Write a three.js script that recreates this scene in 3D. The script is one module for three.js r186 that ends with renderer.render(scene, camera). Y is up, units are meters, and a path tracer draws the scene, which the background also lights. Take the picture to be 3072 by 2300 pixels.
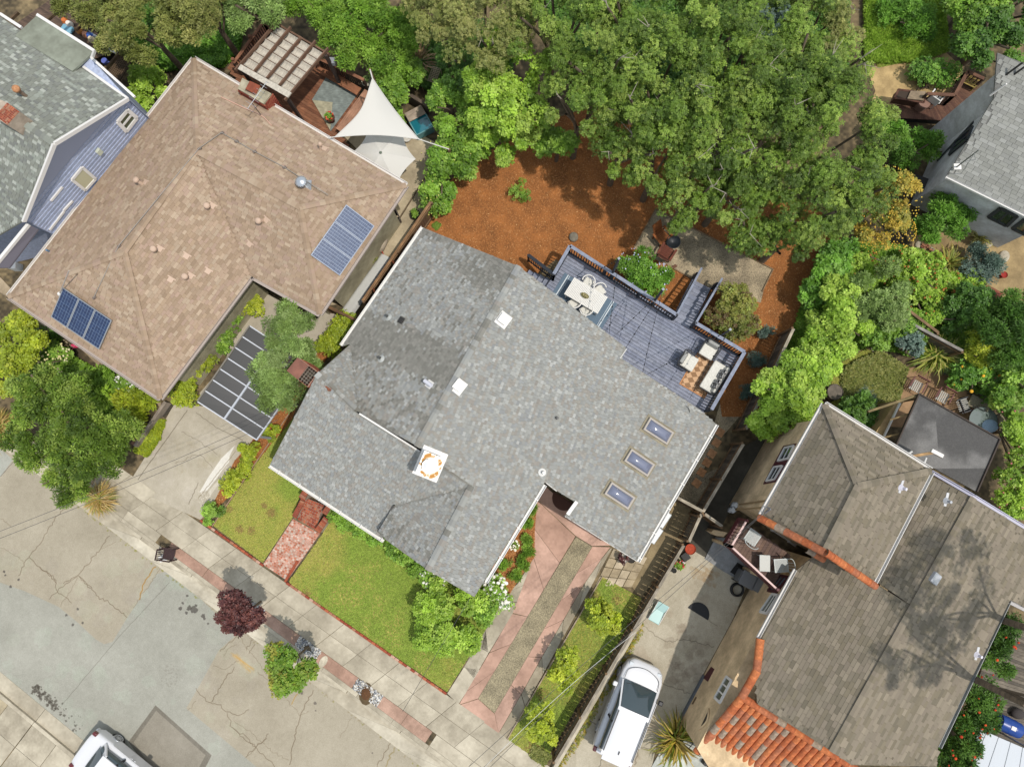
import * as THREE from 'three';
import { mergeGeometries, toCreasedNormals } from 'three/addons/utils/BufferGeometryUtils.js';
import { RoundedBoxGeometry } from 'three/addons/geometries/RoundedBoxGeometry.js';

// ---------------------------------------------------------------- camera, sky, sun, exposure
const scene = new THREE.Scene();
const renderer = new THREE.WebGLRenderer({ antialias: true });
renderer.setSize(1024, 766);
renderer.toneMapping = THREE.LinearToneMapping;
renderer.toneMappingExposure = 0.94;
renderer.shadowMap.enabled = true;
const W = 3072, H = 2300, F = 2130, CAMY = 32.3;          // frame of the photograph, focal length in its pixels, flying height
const camera = new THREE.PerspectiveCamera(2 * Math.atan(H / 2 / F) * 180 / Math.PI, W / H, 0.5, 600);
camera.position.set(0, CAMY, 0);
camera.up.set(0, 0, -1);
camera.lookAt(-1.0 * CAMY * 50 / F, 0, -CAMY * 255 / F); // a drone looking almost straight down, tipped 7 degrees
camera.updateMatrixWorld(true); camera.updateProjectionMatrix();
const SUN = new THREE.Vector3(0.37, 1, 0.17).normalize();
// hazy bright sky: pale blue overhead, whiter towards the horizon and round the sun
const skyT = (() => { const w = 256, h = 128, d = new Float32Array(w * h * 4);
  for (let j = 0; j < h; j++) for (let i = 0; i < w; i++) { const el = ((j + .5) / h - .5) * Math.PI, az = ((i + .5) / w - .5) * 2 * Math.PI, x = Math.cos(az) * Math.cos(el), y = Math.sin(el), z = Math.sin(az) * Math.cos(el), k = Math.pow(1 - Math.max(0, y), 2.2), c = Math.max(0, x * SUN.x + y * SUN.y + z * SUN.z), gl = .55 * Math.pow(c, 6) + .9 * Math.pow(c, 60), o = (j * w + i) * 4;
    const b = y < -.02 ? [.3, .29, .26] : [.50 + .36 * k + gl, .58 + .30 * k + gl * .96, .70 + .20 * k + gl * .86]; d[o] = b[0]; d[o + 1] = b[1]; d[o + 2] = b[2]; d[o + 3] = 1; }
  const t = new THREE.DataTexture(d, w, h, THREE.RGBAFormat, THREE.FloatType); t.mapping = THREE.EquirectangularReflectionMapping; t.magFilter = THREE.LinearFilter; t.needsUpdate = true; return t; })();
scene.background = skyT; scene.environment = skyT; scene.backgroundIntensity = scene.environmentIntensity = 1.12;
const sun = new THREE.DirectionalLight(new THREE.Color(1, 0.93, 0.85), 3.3);
sun.position.copy(SUN).multiplyScalar(90); sun.castShadow = true; sun.shadow.radius = 1.6;
sun.shadow.mapSize.set(4096, 4096);
Object.assign(sun.shadow.camera, { left: -45, right: 45, top: 45, bottom: -45, near: 1, far: 200 });
scene.add(sun); scene.add(sun.target);

// ---------------------------------------------------------------- surveying: a picture point and a height (or a plane) give a place
const V = (x, y, z) => new THREE.Vector3(x, y, z);
function at(px, py, h = 0) {
  const d = V(px / W * 2 - 1, 1 - py / H * 2, 0.5).unproject(camera).sub(camera.position).normalize();
  if (h.isPlane) { const r = new THREE.Ray(camera.position, d); return r.intersectPlane(h, V(0, 0, 0)) || V(0, 0, 0); }
  return camera.position.clone().addScaledVector(d, (h - CAMY) / d.y);
}
const Q = (ox, oy, s) => (x, y, h = 0) => at(ox + x * s, oy + y * s, h), S1 = 800 / 2208, S2 = 400 / 2208;
const D = Q(0, 0, 3072 / 2212);
const r1 = Q(0, 0, S1), r2 = Q(700, 0, S1), r3 = Q(1400, 0, S1), r4 = Q(2272, 0, S1), r5 = Q(0, 600, S1), r6 = Q(700, 600, S1), r7 = Q(1400, 600, S1), r8 = Q(2272, 600, S1);
const s1 = Q(0, 1150, S1), s2 = Q(700, 1150, S1), s3 = Q(1400, 1150, S1), s4 = Q(2100, 1150, S1), t1 = Q(0, 1700, S1), t2 = Q(700, 1700, S1), t3 = Q(1400, 1700, S1), t4 = Q(2272, 1700, S1);
const c1 = Q(2000, 500, S2), c2 = Q(1900, 750, S2), c3 = Q(1950, 950, S2), c4 = Q(2600, 1100, 472 / 2208), c5 = Q(2672, 1700, S2), c6 = Q(2080, 1480, S2), c7 = Q(1800, 2000, S2), c8 = Q(200, 2000, S2);
const d1 = Q(0, 0, S2), d2 = Q(650, 50, S2), d3 = Q(950, 200, S2), d4 = Q(1000, 600, S2), d5 = Q(0, 1000, 500 / 2208), d6 = Q(1650, 800, 300 / 2208), d7 = Q(2020, 1000, 220 / 2208), d8 = Q(780, 1440, 320 / 1656);
const plane3 = (a, b, c) => { const p = new THREE.Plane().setFromCoplanarPoints(a, b, c); if (p.normal.y < 0) p.negate(); return p; };

// ---------------------------------------------------------------- random numbers, noise
let seedv = 12345;
const rnd = () => { seedv = (seedv + 0x6d2b79f5) | 0; let t = Math.imul(seedv ^ (seedv >>> 15), 1 | seedv); t = (t + Math.imul(t ^ (t >>> 7), 61 | t)) ^ t; return ((t ^ (t >>> 14)) >>> 0) / 4294967296; };
const rr = (a, b) => a + (b - a) * rnd(), pick = (a) => a[Math.floor(rnd() * a.length)], lerp = (a, b, t) => a + (b - a) * t;
const reseed = (n) => { seedv = n; };
const hash = (x, y, s) => { let h = Math.imul(x, 374761393) + Math.imul(y, 668265263) + Math.imul(s, 1442695041) | 0; h = Math.imul(h ^ (h >>> 13), 1274126177); return ((h ^ (h >>> 16)) >>> 0) / 4294967296; };
function vn(x, y, s = 0, per = 0) {           // value noise, periodic when per > 0
  const ix = Math.floor(x), iy = Math.floor(y), fx = x - ix, fy = y - iy, u = fx * fx * (3 - 2 * fx), v = fy * fy * (3 - 2 * fy), m = (a) => per ? ((a % per) + per) % per : a;
  return lerp(lerp(hash(m(ix), m(iy), s), hash(m(ix + 1), m(iy), s), u), lerp(hash(m(ix), m(iy + 1), s), hash(m(ix + 1), m(iy + 1), s), u), v);
}
const fbm = (x, y, s = 0, o = 4) => { let a = 0, w = 0.5, t = 0; for (let i = 0; i < o; i++, x *= 2, y *= 2, w *= 0.5) { a += w * vn(x, y, s + i); t += w; } return a / t; };
const sstep = (a, b, x) => { const t = Math.min(1, Math.max(0, (x - a) / (b - a))); return t * t * (3 - 2 * t); };

// ---------------------------------------------------------------- materials
const col = (h) => new THREE.Color(h);
function tex(n, fn, srgb = true, m = n) {     // fn(u, v) -> [r, g, b] 0..255
  const d = new Uint8Array(n * m * 4);
  for (let j = 0; j < m; j++) for (let i = 0; i < n; i++) { const c = fn(i / n, j / m, i, j), o = (j * n + i) * 4; d[o] = Math.max(0, Math.min(255, c[0])); d[o + 1] = Math.max(0, Math.min(255, c[1])); d[o + 2] = Math.max(0, Math.min(255, c[2])); d[o + 3] = 255; }
  const t = new THREE.DataTexture(d, n, m); t.wrapS = t.wrapT = THREE.RepeatWrapping; t.magFilter = THREE.LinearFilter; t.minFilter = THREE.LinearMipmapLinearFilter; t.generateMipmaps = true;
  if (srgb) t.colorSpace = THREE.SRGBColorSpace; t.needsUpdate = true; return t;
}
const rep = (t, sx, sy = sx) => { const c = t.clone(); c.repeat.set(sx, sy); c.needsUpdate = true; return c; };
// neutral grain that tints a base colour: mean about white
const grainT = tex(512, (u, v, i, j) => { const n = 0.55 * vn(u * 16, v * 16, 3, 16) + 0.45 * vn(u * 64, v * 64, 5, 64), f = hash(i, j, 9), g = 200 + (n - 0.5) * 52 + (f - 0.5) * 38; return [g, g, g]; });
const blotchT = tex(512, (u, v, i, j) => { const n = 0.5 * vn(u * 4, v * 4, 13, 4) + 0.3 * vn(u * 9, v * 9, 15, 9) + 0.2 * vn(u * 34, v * 34, 17, 34), f = hash(i, j, 19), g = 198 + (n - 0.5) * 84 + (f - 0.5) * 18; return [g, g * (0.985 + 0.02 * n), g * (0.95 + 0.05 * n)]; });
const woodT = tex(512, (u, v, i, j) => { const n = 0.6 * vn(u * 3, v * 96, 23, 96) + 0.4 * vn(u * 12, v * 200, 25, 200), k = vn(u * 6, v * 6, 27, 6), g = 190 + (n - 0.5) * 90 + (k - 0.5) * 40; return [g, g * 0.985, g * 0.965]; });
const bumpT = tex(512, (u, v, i, j) => { const g = 128 + (vn(u * 120, v * 120, 33, 120) - 0.5) * 120 + (hash(i, j, 35) - 0.5) * 120; return [g, g, g]; }, false);
function mat(color, o = {}) {
  const { map = grainT, scale = 0.5, rough = 0.85, bump = 0, ...rest } = o;
  const m = new THREE.MeshStandardMaterial({ color: col(color), roughness: rough, metalness: 0, ...rest });
  if (map) { m.map = rep(map, scale); m.color.multiplyScalar(1.6); }   // the grain's mean is about 0.6 linear
  if (bump) { m.bumpMap = rep(bumpT, scale * 2); m.bumpScale = bump; }
  return m;
}
const phys = (color, o = {}) => new THREE.MeshPhysicalMaterial({ color: col(color), roughness: 0.5, ...o });
const plain = (color, rough = 0.7, o = {}) => new THREE.MeshStandardMaterial({ color: col(color), roughness: rough, ...o });

// ---------------------------------------------------------------- objects
const taken = new Map();
const numbered = (n) => { const k = taken.get(n) || 0; taken.set(n, k + 1); return k ? n + '_' + String(k).padStart(3, '0') : n; };
function thing(name, label, category, pos = V(0, 0, 0), group) {
  const o = new THREE.Group(); o.name = numbered(name); o.position.copy(pos); o.userData = { label, category }; if (group) o.userData.group = group; scene.add(o); return o;
}
const finish = (m) => { m.castShadow = m.receiveShadow = true; return m; };
const root = (o) => { let p = V(0, 0, 0); for (let q = o; q && q !== scene; q = q.parent) p.add(q.position); return p; };
function part(parent, name, geo, m, extra) {      // geometry in world places, parent not turned
  const mesh = finish(new THREE.Mesh(Array.isArray(geo) ? join(geo) : geo, m)); mesh.name = name;
  const p = root(parent); mesh.geometry.translate(-p.x, -p.y, -p.z); if (extra) Object.assign(mesh.userData, extra); parent.add(mesh); return mesh;
}
function lpart(parent, name, geo, m, pos, rot, extra) {  // geometry in the parent's own axes
  const mesh = finish(new THREE.Mesh(Array.isArray(geo) ? join(geo) : geo, m)); mesh.name = name; if (pos) mesh.position.set(...pos); if (rot) mesh.rotation.set(...rot); if (extra) Object.assign(mesh.userData, extra); parent.add(mesh); return mesh;
}
function struct(name, geo, m, kind = 'structure', label, category) {
  const mesh = finish(new THREE.Mesh(Array.isArray(geo) ? join(geo) : geo, m)); mesh.name = numbered(name); mesh.userData = { kind }; if (label) mesh.userData.label = label; if (category) mesh.userData.category = category; scene.add(mesh); return mesh;
}
function tag(name, label, category, geo, m, group) { // a thing that is one mesh, origin at its base centre
  const g = Array.isArray(geo) ? join(geo) : geo; g.computeBoundingBox(); const b = g.boundingBox, p = V((b.min.x + b.max.x) / 2, b.min.y, (b.min.z + b.max.z) / 2);
  g.translate(-p.x, -p.y, -p.z); const mesh = finish(new THREE.Mesh(g, m)); mesh.name = numbered(name); mesh.position.copy(p); mesh.userData = { label, category }; if (group) mesh.userData.group = group; scene.add(mesh); return mesh;
}
function join(list) {
  const l = list.map((g) => { let q = g.index ? g.toNonIndexed() : g; for (const k of Object.keys(q.attributes)) if (!['position', 'normal', 'uv'].includes(k)) q.deleteAttribute(k); if (!q.attributes.uv) q.setAttribute('uv', new THREE.BufferAttribute(new Float32Array(q.attributes.position.count * 2), 2)); return q; });
  return l.length === 1 ? l[0] : mergeGeometries(l);
}
function copyOf(o, pos, turn, label) { const c = o.clone(); c.name = numbered(o.name.replace(/_\d{3}$/, '')); c.userData = { ...o.userData }; if (label) c.userData.label = label; c.position.copy(pos); c.rotation.y = turn; scene.add(c); return c; }

// ---------------------------------------------------------------- shapes
function prism(top, bottom, uvs = 1) {            // top: ring of points; bottom: a height, or {d: depth}
  const n = top.length, c2d = top.map((p) => new THREE.Vector2(p.x, -p.z)); let ring = top;
  if (THREE.ShapeUtils.isClockWise(c2d)) { ring = top.slice().reverse(); }
  const tri = THREE.ShapeUtils.triangulateShape(ring.map((p) => new THREE.Vector2(p.x, -p.z)), []), P = [], U = [];
  const low = ring.map((p) => V(p.x, typeof bottom === 'number' ? bottom : p.y - bottom.d, p.z));
  const add = (p, u, v) => { P.push(p.x, p.y, p.z); U.push(u * uvs, v * uvs); };
  for (const t of tri) for (const k of t) add(ring[k], ring[k].x, ring[k].z);
  for (const t of tri) for (const k of [t[0], t[2], t[1]]) add(low[k], low[k].x, low[k].z);
  for (let i = 0; i < n; i++) {
    const j = (i + 1) % n, L = ring[i].distanceTo(ring[j]);
    add(ring[i], 0, ring[i].y); add(low[i], 0, low[i].y); add(low[j], L, low[j].y); add(ring[i], 0, ring[i].y); add(low[j], L, low[j].y); add(ring[j], L, ring[j].y);
  }
  const g = new THREE.BufferGeometry(); g.setAttribute('position', new THREE.Float32BufferAttribute(P, 3)); g.setAttribute('uv', new THREE.Float32BufferAttribute(U, 2)); g.computeVertexNormals(); return g;
}
const flat = (pts, y, thick = 0.05) => prism(pts.map((p) => V(p.x, y, p.z)), { d: thick });
function box(w, h, d, x = 0, y = 0, z = 0) { const g = new THREE.BoxGeometry(w, h, d); const u = g.attributes.uv, n = g.attributes.normal; for (let i = 0; i < u.count; i++) { const ax = Math.abs(n.getX(i)) > 0.5 ? [d, h] : Math.abs(n.getY(i)) > 0.5 ? [w, d] : [w, h]; u.setXY(i, u.getX(i) * ax[0], u.getY(i) * ax[1]); } g.translate(x, y, z); return g; }
function rbox(w, h, d, r, x = 0, y = 0, z = 0) { const g = new RoundedBoxGeometry(w, h, d, 2, Math.min(r, w / 2.01, h / 2.01, d / 2.01)); g.translate(x, y, z); return g; }
const basisM = (x, y, z, o) => new THREE.Matrix4().makeBasis(x, y, z).setPosition(o);
function beam(a, b, w, h, up = V(0, 1, 0)) {      // box from a to b, w across, h along up
  const x = b.clone().sub(a), L = x.length(); x.normalize(); const z = x.clone().cross(up).normalize(), y = z.clone().cross(x).normalize();
  return box(L, h, w).applyMatrix4(basisM(x, y, z, a.clone().add(b).multiplyScalar(0.5)));
}
function rod(a, b, r, r2 = r, seg = 8) {
  const y = b.clone().sub(a), L = y.length(); y.normalize(); const g = new THREE.CylinderGeometry(r2, r, L, seg, 1);
  return g.applyQuaternion(new THREE.Quaternion().setFromUnitVectors(V(0, 1, 0), y)).translate((a.x + b.x) / 2, (a.y + b.y) / 2, (a.z + b.z) / 2);
}
const tube = (pts, r, seg = 24, rs = 6, closed = false) => new THREE.TubeGeometry(new THREE.CatmullRomCurve3(pts, closed), seg, r, rs, closed);
const cyl = (r, h, x = 0, y = 0, z = 0, r2 = r, seg = 20) => new THREE.CylinderGeometry(r2, r, h, seg).translate(x, y + h / 2, z);
const lathe = (pts, seg = 24) => new THREE.LatheGeometry(pts.map((p) => new THREE.Vector2(p[0], p[1])), seg);
const mid = (a, b, t = 0.5) => a.clone().lerp(b, t);
const up = (p, h) => V(p.x, p.y + h, p.z), atY = (p, y) => V(p.x, y, p.z);
const bil = (A, B, C, E, u, v) => mid(mid(A, B, u), mid(E, C, u), v);   // quad A B C E: u from A to B, v from A to E
function inset(ring, d) {                          // shrink a ring of ground points by d
  const n = ring.length; let area = 0; for (let i = 0; i < n; i++) { const a = ring[i], b = ring[(i + 1) % n]; area += a.x * b.z - b.x * a.z; } const s = Math.sign(area);
  return ring.map((p, i) => { const a = ring[(i + n - 1) % n], b = ring[(i + 1) % n], e = V(p.x - a.x, 0, p.z - a.z).normalize(), f = V(b.x - p.x, 0, b.z - p.z).normalize();
    const ne = V(-e.z * s, 0, e.x * s), nf = V(-f.z * s, 0, f.x * s), m = ne.clone().add(nf).normalize(); return p.clone().addScaledVector(m, d / Math.max(0.35, m.dot(ne))); });
}
const inPoly = (x, y, p) => { let c = false; for (let i = 0, j = p.length - 1; i < p.length; j = i++) if ((p[i][1] > y) !== (p[j][1] > y) && x < (p[j][0] - p[i][0]) * (y - p[i][1]) / (p[j][1] - p[i][1]) + p[i][0]) c = !c; return c; };
const inRing = (x, z, ring) => inPoly(x, z, ring.map((p) => [p.x, p.z]));
// pieces laid over a quad, each its own mesh, joints left open
function pieces(parent, name, A, B, C, E, us, vs, gap, y0, th, mats, o = {}) {
  const lu = A.distanceTo(B), lv = A.distanceTo(E), out = [];
  for (let j = 0; j + 1 < vs.length; j++) { const row = typeof us === 'function' ? us(j) : us;
    for (let i = 0; i + 1 < row.length; i++) {
      const gu = gap / 2 / lu, gv = gap / 2 / lv, y = y0 + (o.jig ? rr(-o.jig, o.jig) : 0);
      const q = [[row[i] + gu, vs[j] + gv], [row[i + 1] - gu, vs[j] + gv], [row[i + 1] - gu, vs[j + 1] - gv], [row[i] + gu, vs[j + 1] - gv]].map(([u, v]) => { const p = bil(A, B, C, E, u, v); return V(p.x, (o.follow ? p.y : 0) + y, p.z); });
      if (o.skip && o.skip(mid(q[0], q[2]))) continue;
      out.push(part(parent, name, prism(q, { d: th }), pick(mats)));
    } }
  return out;
}
const steps = (n, a = 0, b = 1) => Array.from({ length: n + 1 }, (_, i) => a + (b - a) * i / n);
function instanced(parent, name, geo, m, mats, cols, label) {
  const im = new THREE.InstancedMesh(geo, m, mats.length); im.name = name; mats.forEach((x, i) => im.setMatrixAt(i, x)); if (cols) cols.forEach((c, i) => im.setColorAt(i, c));
  im.castShadow = im.receiveShadow = true; im.userData = { kind: 'stuff', ...(label || {}) }; (parent || scene).add(im); return im;
}

// ---------------------------------------------------------------- ground surfaces
function painted(x0, z0, size, N, draw, speck = 10, soft = 16) {   // a map of the ground from above: stains, cracks, patches, colours only
  const c = document.createElement('canvas'); c.width = c.height = N; const g = c.getContext('2d'), k = N / size;
  const P = (p) => [(p.x - x0) * k, (p.z - z0) * k];
  const api = { g, k, P, poly(pts, fill) { g.fillStyle = fill; g.beginPath(); pts.map(P).forEach(([x, y], i) => i ? g.lineTo(x, y) : g.moveTo(x, y)); g.closePath(); g.fill(); },
    crack(pts, w, stroke, jig = 0.06) { g.strokeStyle = stroke; g.lineWidth = w * k; g.lineJoin = 'round'; g.beginPath(); pts.map(P).forEach(([x, y], i, a) => { if (!i) return g.moveTo(x, y); const [px, py] = a[i - 1], n = Math.max(1, Math.round(Math.hypot(x - px, y - py) / k / 0.12)); for (let s = 1; s <= n; s++) g.lineTo(px + (x - px) * s / n + (s < n ? rr(-jig, jig) * k : 0), py + (y - py) * s / n + (s < n ? rr(-jig, jig) * k : 0)); }); g.stroke(); },
    spot(p, r, fill) { const [x, y] = P(p); g.fillStyle = fill; g.beginPath(); for (let a = 0; a < 14; a++) { const q = r * k * rr(0.6, 1.15); g.lineTo(x + Math.cos(a / 14 * 6.28) * q, y + Math.sin(a / 14 * 6.28) * q); } g.closePath(); g.fill(); } };
  draw(api);
  const d = g.getImageData(0, 0, N, N).data, out = new Uint8Array(N * N * 4);
  for (let j = 0; j < N; j++) for (let i = 0; i < N; i++) { const o = (j * N + i) * 4, x = i / k, y = j / k, n = (fbm(x * 0.9, y * 0.9, 41, 3) - 0.5) * soft * 2 + (fbm(x * 7, y * 7, 43, 2) - 0.5) * soft + (hash(i, j, 45) - 0.5) * speck * 2; for (let q = 0; q < 3; q++) out[o + q] = Math.max(0, Math.min(255, d[o + q] + n)); out[o + 3] = 255; }
  const t = new THREE.DataTexture(out, N, N); t.magFilter = THREE.LinearFilter; t.colorSpace = THREE.SRGBColorSpace; t.wrapS = t.wrapT = THREE.RepeatWrapping; t.repeat.set(1 / size, 1 / size); t.offset.set(-x0 / size, -z0 / size); t.needsUpdate = true; return t;
}
const mapMat = (t, rough = 0.95, o = {}) => new THREE.MeshStandardMaterial({ map: t, roughness: rough, ...o });

// earth to the horizon, then the raised lots behind the kerb
struct('ground', flat([V(-190, 0, -190), V(190, 0, -190), V(190, 0, 190), V(-190, 0, 190)], -0.2), mat('#6b6046', { map: blotchT, scale: 0.2 }));
const K0 = at(312, 1538), K1 = at(1330, 2300), KD = K1.clone().sub(K0).setY(0).normalize(), KN = V(KD.z, 0, -KD.x);  // kerb line; KN points to the houses
const kerbAt = (s, off = 0, y = 0) => atY(K0.clone().addScaledVector(KD, s).addScaledVector(KN, off), y);
const soilT = tex(1024, (u, v, i, j) => { const n = vn(u * 6, v * 6, 51, 6), m = vn(u * 40, v * 40, 53, 40), f = hash(i, j, 55), g = 86 + (n - 0.5) * 40 + (m - 0.5) * 46 + (f - 0.5) * 40; return [g * 1.12, g * 0.98, g * 0.72]; });
const soilM = new THREE.MeshStandardMaterial({ map: rep(soilT, 0.18), roughness: 1 });
struct('yard_soil', flat([kerbAt(-120, 0.02), kerbAt(120, 0.02), kerbAt(120, 160), kerbAt(-120, 160)], -0.012, 0.18), soilM);

// road with old and new asphalt, cracks, oil
const roadT = painted(-27, -6, 26, 2048, (a) => {
  const T = (x, y) => t1(x, y, -0.13), U = (x, y) => s1(x, y, -0.13), Y = (x, y) => t2(x, y, -0.13);
  a.g.fillStyle = '#9a9280'; a.g.fillRect(0, 0, 2048, 2048);
  const grey = '#949388';
  a.poly([T(-600, -200), T(0, 130), T(200, 200), T(480, 330), T(640, 460), T(790, 600), T(860, 640), T(930, 620), T(1050, 420), T(1140, 290), T(1230, 160), T(1290, 60), T(1420, 30), T(1960, 560), T(1810, 690), T(1650, 980), T(1540, 1170), Y(190, 1656), Y(700, 2300), T(800, 2600), T(-900, 1600)], grey);
  a.poly([U(-300, 400), U(0, 540), U(105, 630), U(0, 770), U(-300, 900)], '#999a90');
  for (let i = 0; i < 260; i++) a.spot(T(rr(-300, 2200), rr(-100, 2000)), rr(0.1, 0.5), rnd() < 0.5 ? 'rgba(168,170,158,0.10)' : 'rgba(140,134,122,0.09)');
  a.crack([U(105, 650), U(0, 770)], 0.03, 'rgba(90,86,80,0.7)', 0.02);
  a.poly([T(1285, 1145), T(1750, 1560), T(1500, 2050), T(1060, 1450)], '#6e695e');
  a.poly([T(1290, 1190), T(1700, 1560), T(1470, 1980), T(1105, 1450)], '#857f72');
  const ck = 'rgba(104,92,72,0.68)', ck2 = 'rgba(112,100,80,0.5)', L = (f, ...p) => p.map(([x, y]) => f(x, y));
  a.crack(L(U, [560, 990], [410, 1180], [350, 1300], [240, 1430], [150, 1590]), 0.035, ck);
  a.crack(L(U, [905, 1260], [830, 1370], [640, 1590], [520, 1656]), 0.035, ck); a.crack(L(U, [640, 1590], [760, 1690]), 0.03, ck);
  a.crack(L(U, [240, 1440], [330, 1530], [420, 1590], [465, 1656]), 0.035, ck); a.crack(L(U, [0, 1360], [140, 1430], [190, 1490]), 0.025, ck2); a.crack(L(U, [0, 1120], [90, 1180]), 0.03, ck2); a.crack(L(U, [830, 1370], [960, 1310]), 0.02, ck2);
  a.crack(L(T, [330, 0], [460, 110], [470, 200], [590, 300]), 0.03, ck); a.crack(L(T, [640, 80], [500, 170], [405, 270]), 0.03, ck); a.crack(L(T, [640, 90], [560, 220], [500, 330]), 0.028, ck2); a.crack(L(T, [650, 80], [760, 190], [820, 270], [850, 260], [960, 350], [1050, 420]), 0.035, ck);
  a.crack(L(T, [1290, 0], [1200, 110], [1150, 270]), 0.05, 'rgba(150,110,50,0.75)'); a.crack(L(T, [1330, 0], [1100, 340]), 0.03, ck2);
  a.crack(L(T, [1400, 130], [1000, 560], [520, 1130]), 0.022, 'rgba(108,104,94,0.8)', 0.015);
  a.crack(L(T, [1820, 700], [1900, 620], [1990, 570]), 0.03, ck); a.crack(L(T, [1940, 830], [1870, 920], [1780, 1060], [1750, 1120]), 0.035, ck); a.crack(L(T, [1620, 1000], [1700, 1110], [1800, 1140], [1900, 1200], [1960, 1230], [2060, 1180]), 0.03, ck);
  a.crack(L(T, [1620, 1110], [1550, 1190]), 0.03, ck2); a.crack(L(T, [1880, 1210], [1920, 1330], [2010, 1410], [2120, 1490], [2208, 1420]), 0.03, ck); a.crack(L(T, [2120, 1490], [2040, 1570]), 0.03, ck2); a.crack(L(T, [1760, 820], [1860, 850], [1990, 760]), 0.025, ck2); a.crack(L(T, [1990, 580], [2050, 680], [2150, 800], [2208, 900]), 0.025, ck2);
  a.crack(L(Y, [660, 1020], [560, 1210], [520, 1330], [500, 1450], [465, 1640]), 0.04, ck); a.crack(L(Y, [530, 1050], [480, 1140]), 0.04, 'rgba(160,125,60,0.7)'); a.crack(L(Y, [440, 1100], [545, 1230], [620, 1190]), 0.025, ck2); a.crack(L(Y, [1300, 1460], [1190, 1656]), 0.035, ck); a.crack(L(Y, [1330, 1500], [1260, 1656]), 0.05, 'rgba(120,104,60,0.5)');
  a.crack(L(Y, [0, 1340], [100, 1400], [180, 1490], [290, 1600], [340, 1656]), 0.03, ck); a.crack(L(Y, [290, 1380], [190, 1490], [100, 1580]), 0.03, ck); a.crack(L(Y, [0, 1270], [170, 1390], [330, 1540], [460, 1600]), 0.025, ck2);
  a.crack(L(Y, [980, 1250], [880, 1420]), 0.02, ck2); a.crack(L(Y, [200, 870], [260, 920], [300, 940]), 0.03, ck2); a.crack(L(T, [2080, 600], [2040, 690]), 0.03, ck); a.crack(L(T, [2110, 640], [2060, 720]), 0.03, ck); a.crack(L(T, [1960, 640], [1880, 680], [1850, 740]), 0.025, ck2);
  for (let i = 0; i < 20; i++) a.crack(L(T, [1900 + rr(0, 60), 700 + rr(0, 40)], [2110 + rr(-60, 0), 885 + rr(-40, 0)]), rr(0.02, 0.06), 'rgba(178,128,54,0.13)', 0.02);
  for (const [x, y, r] of [[1605, 355, .13], [1565, 340, .1], [1490, 345, .08], [1550, 240, .05], [1680, 405, .08], [1690, 430, .05], [1540, 380, .06], [1510, 300, .05], [1620, 320, .05], [1720, 470, .04], [30, 40, .05], [40, 70, .04], [85, 165, .06], [150, 105, .05], [545, 400, .05], [600, 480, .05], [680, 465, .05], [640, 350, .05]]) a.spot(T(x, y), r * 1.3, 'rgba(70,66,60,0.7)');
  for (let i = 0; i < 90; i++) { const q = rnd(); a.spot(T(280 + q * 230 + rr(-35, 50) * (1 - 0.3 * q), 990 + q * 190 + rr(-25, 60)), rr(0.02, 0.12) * (1 - q * 0.4), 'rgba(66,62,54,0.6)'); }
  for (let i = 0; i < 18; i++) a.spot(T(rr(540, 680), rr(1220, 1370)), rr(0.02, 0.06), 'rgba(70,66,58,0.6)');
  for (const [x, y, r] of [[565, 1040, .09], [675, 1130, .08], [680, 1190, .04], [1150, 1540, .04]]) a.spot(Y(x, y), r, 'rgba(78,74,66,0.6)');
  for (let i = 0; i < 60; i++) a.spot(T(1410 + rr(-95, 95) * Math.sqrt(rnd()), 905 + rr(-105, 95)), rr(0.02, 0.05), 'rgba(130,126,116,0.5)');
  // weeds and grit along the gutter joint
  for (let i = 0; i < 150; i++) { const q = rnd(), p = mid(U(600, 975), Y(1560, 1656), q); a.spot(p.add(V(rr(-.05, .05), 0, rr(0, .12))), rr(0.02, 0.06), q < 0.3 || rnd() < .25 ? 'rgba(120,118,52,0.5)' : 'rgba(120,105,75,0.35)'); }
}, 12, 9);
const G0 = s1(600, 975, -0.13), G1 = t2(1560, 1656, -0.13), F0 = t1(0, 870, -0.13), F1 = t1(690, 1440, -0.13), GD = G1.clone().sub(G0).normalize(), FD = F1.clone().sub(F0).normalize();
const along = (p, d, s) => p.clone().addScaledVector(d, s);
struct('road', flat([along(G0, GD, -60), along(G0, GD, 90), along(F0, FD, 90), along(F0, FD, -60)], -0.13, 0.06), mapMat(roadT, 0.95));

// concrete kinds
const concA = mat('#b0a897', { map: blotchT, scale: 0.33 }), concB = mat('#b4ac9b', { map: blotchT, scale: 0.27 }), concC = mat('#aca493', { map: blotchT, scale: 0.41 }), concs = [concA, concB, concC];
const pinkA = mat('#b89585', { map: blotchT, scale: 0.3 }), pinkB = mat('#bb998a', { map: blotchT, scale: 0.36 }), clayA = mat('#a78676', { map: blotchT, scale: 0.5 }), clayB = mat('#ab8c7c', { map: blotchT, scale: 0.6 });
const concG = mat('#bdb6a6', { map: blotchT, scale: .3 });
function walk(name) { const g = new THREE.Group(); g.name = numbered(name); g.userData = { kind: 'structure' }; scene.add(g); return g; }

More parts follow.
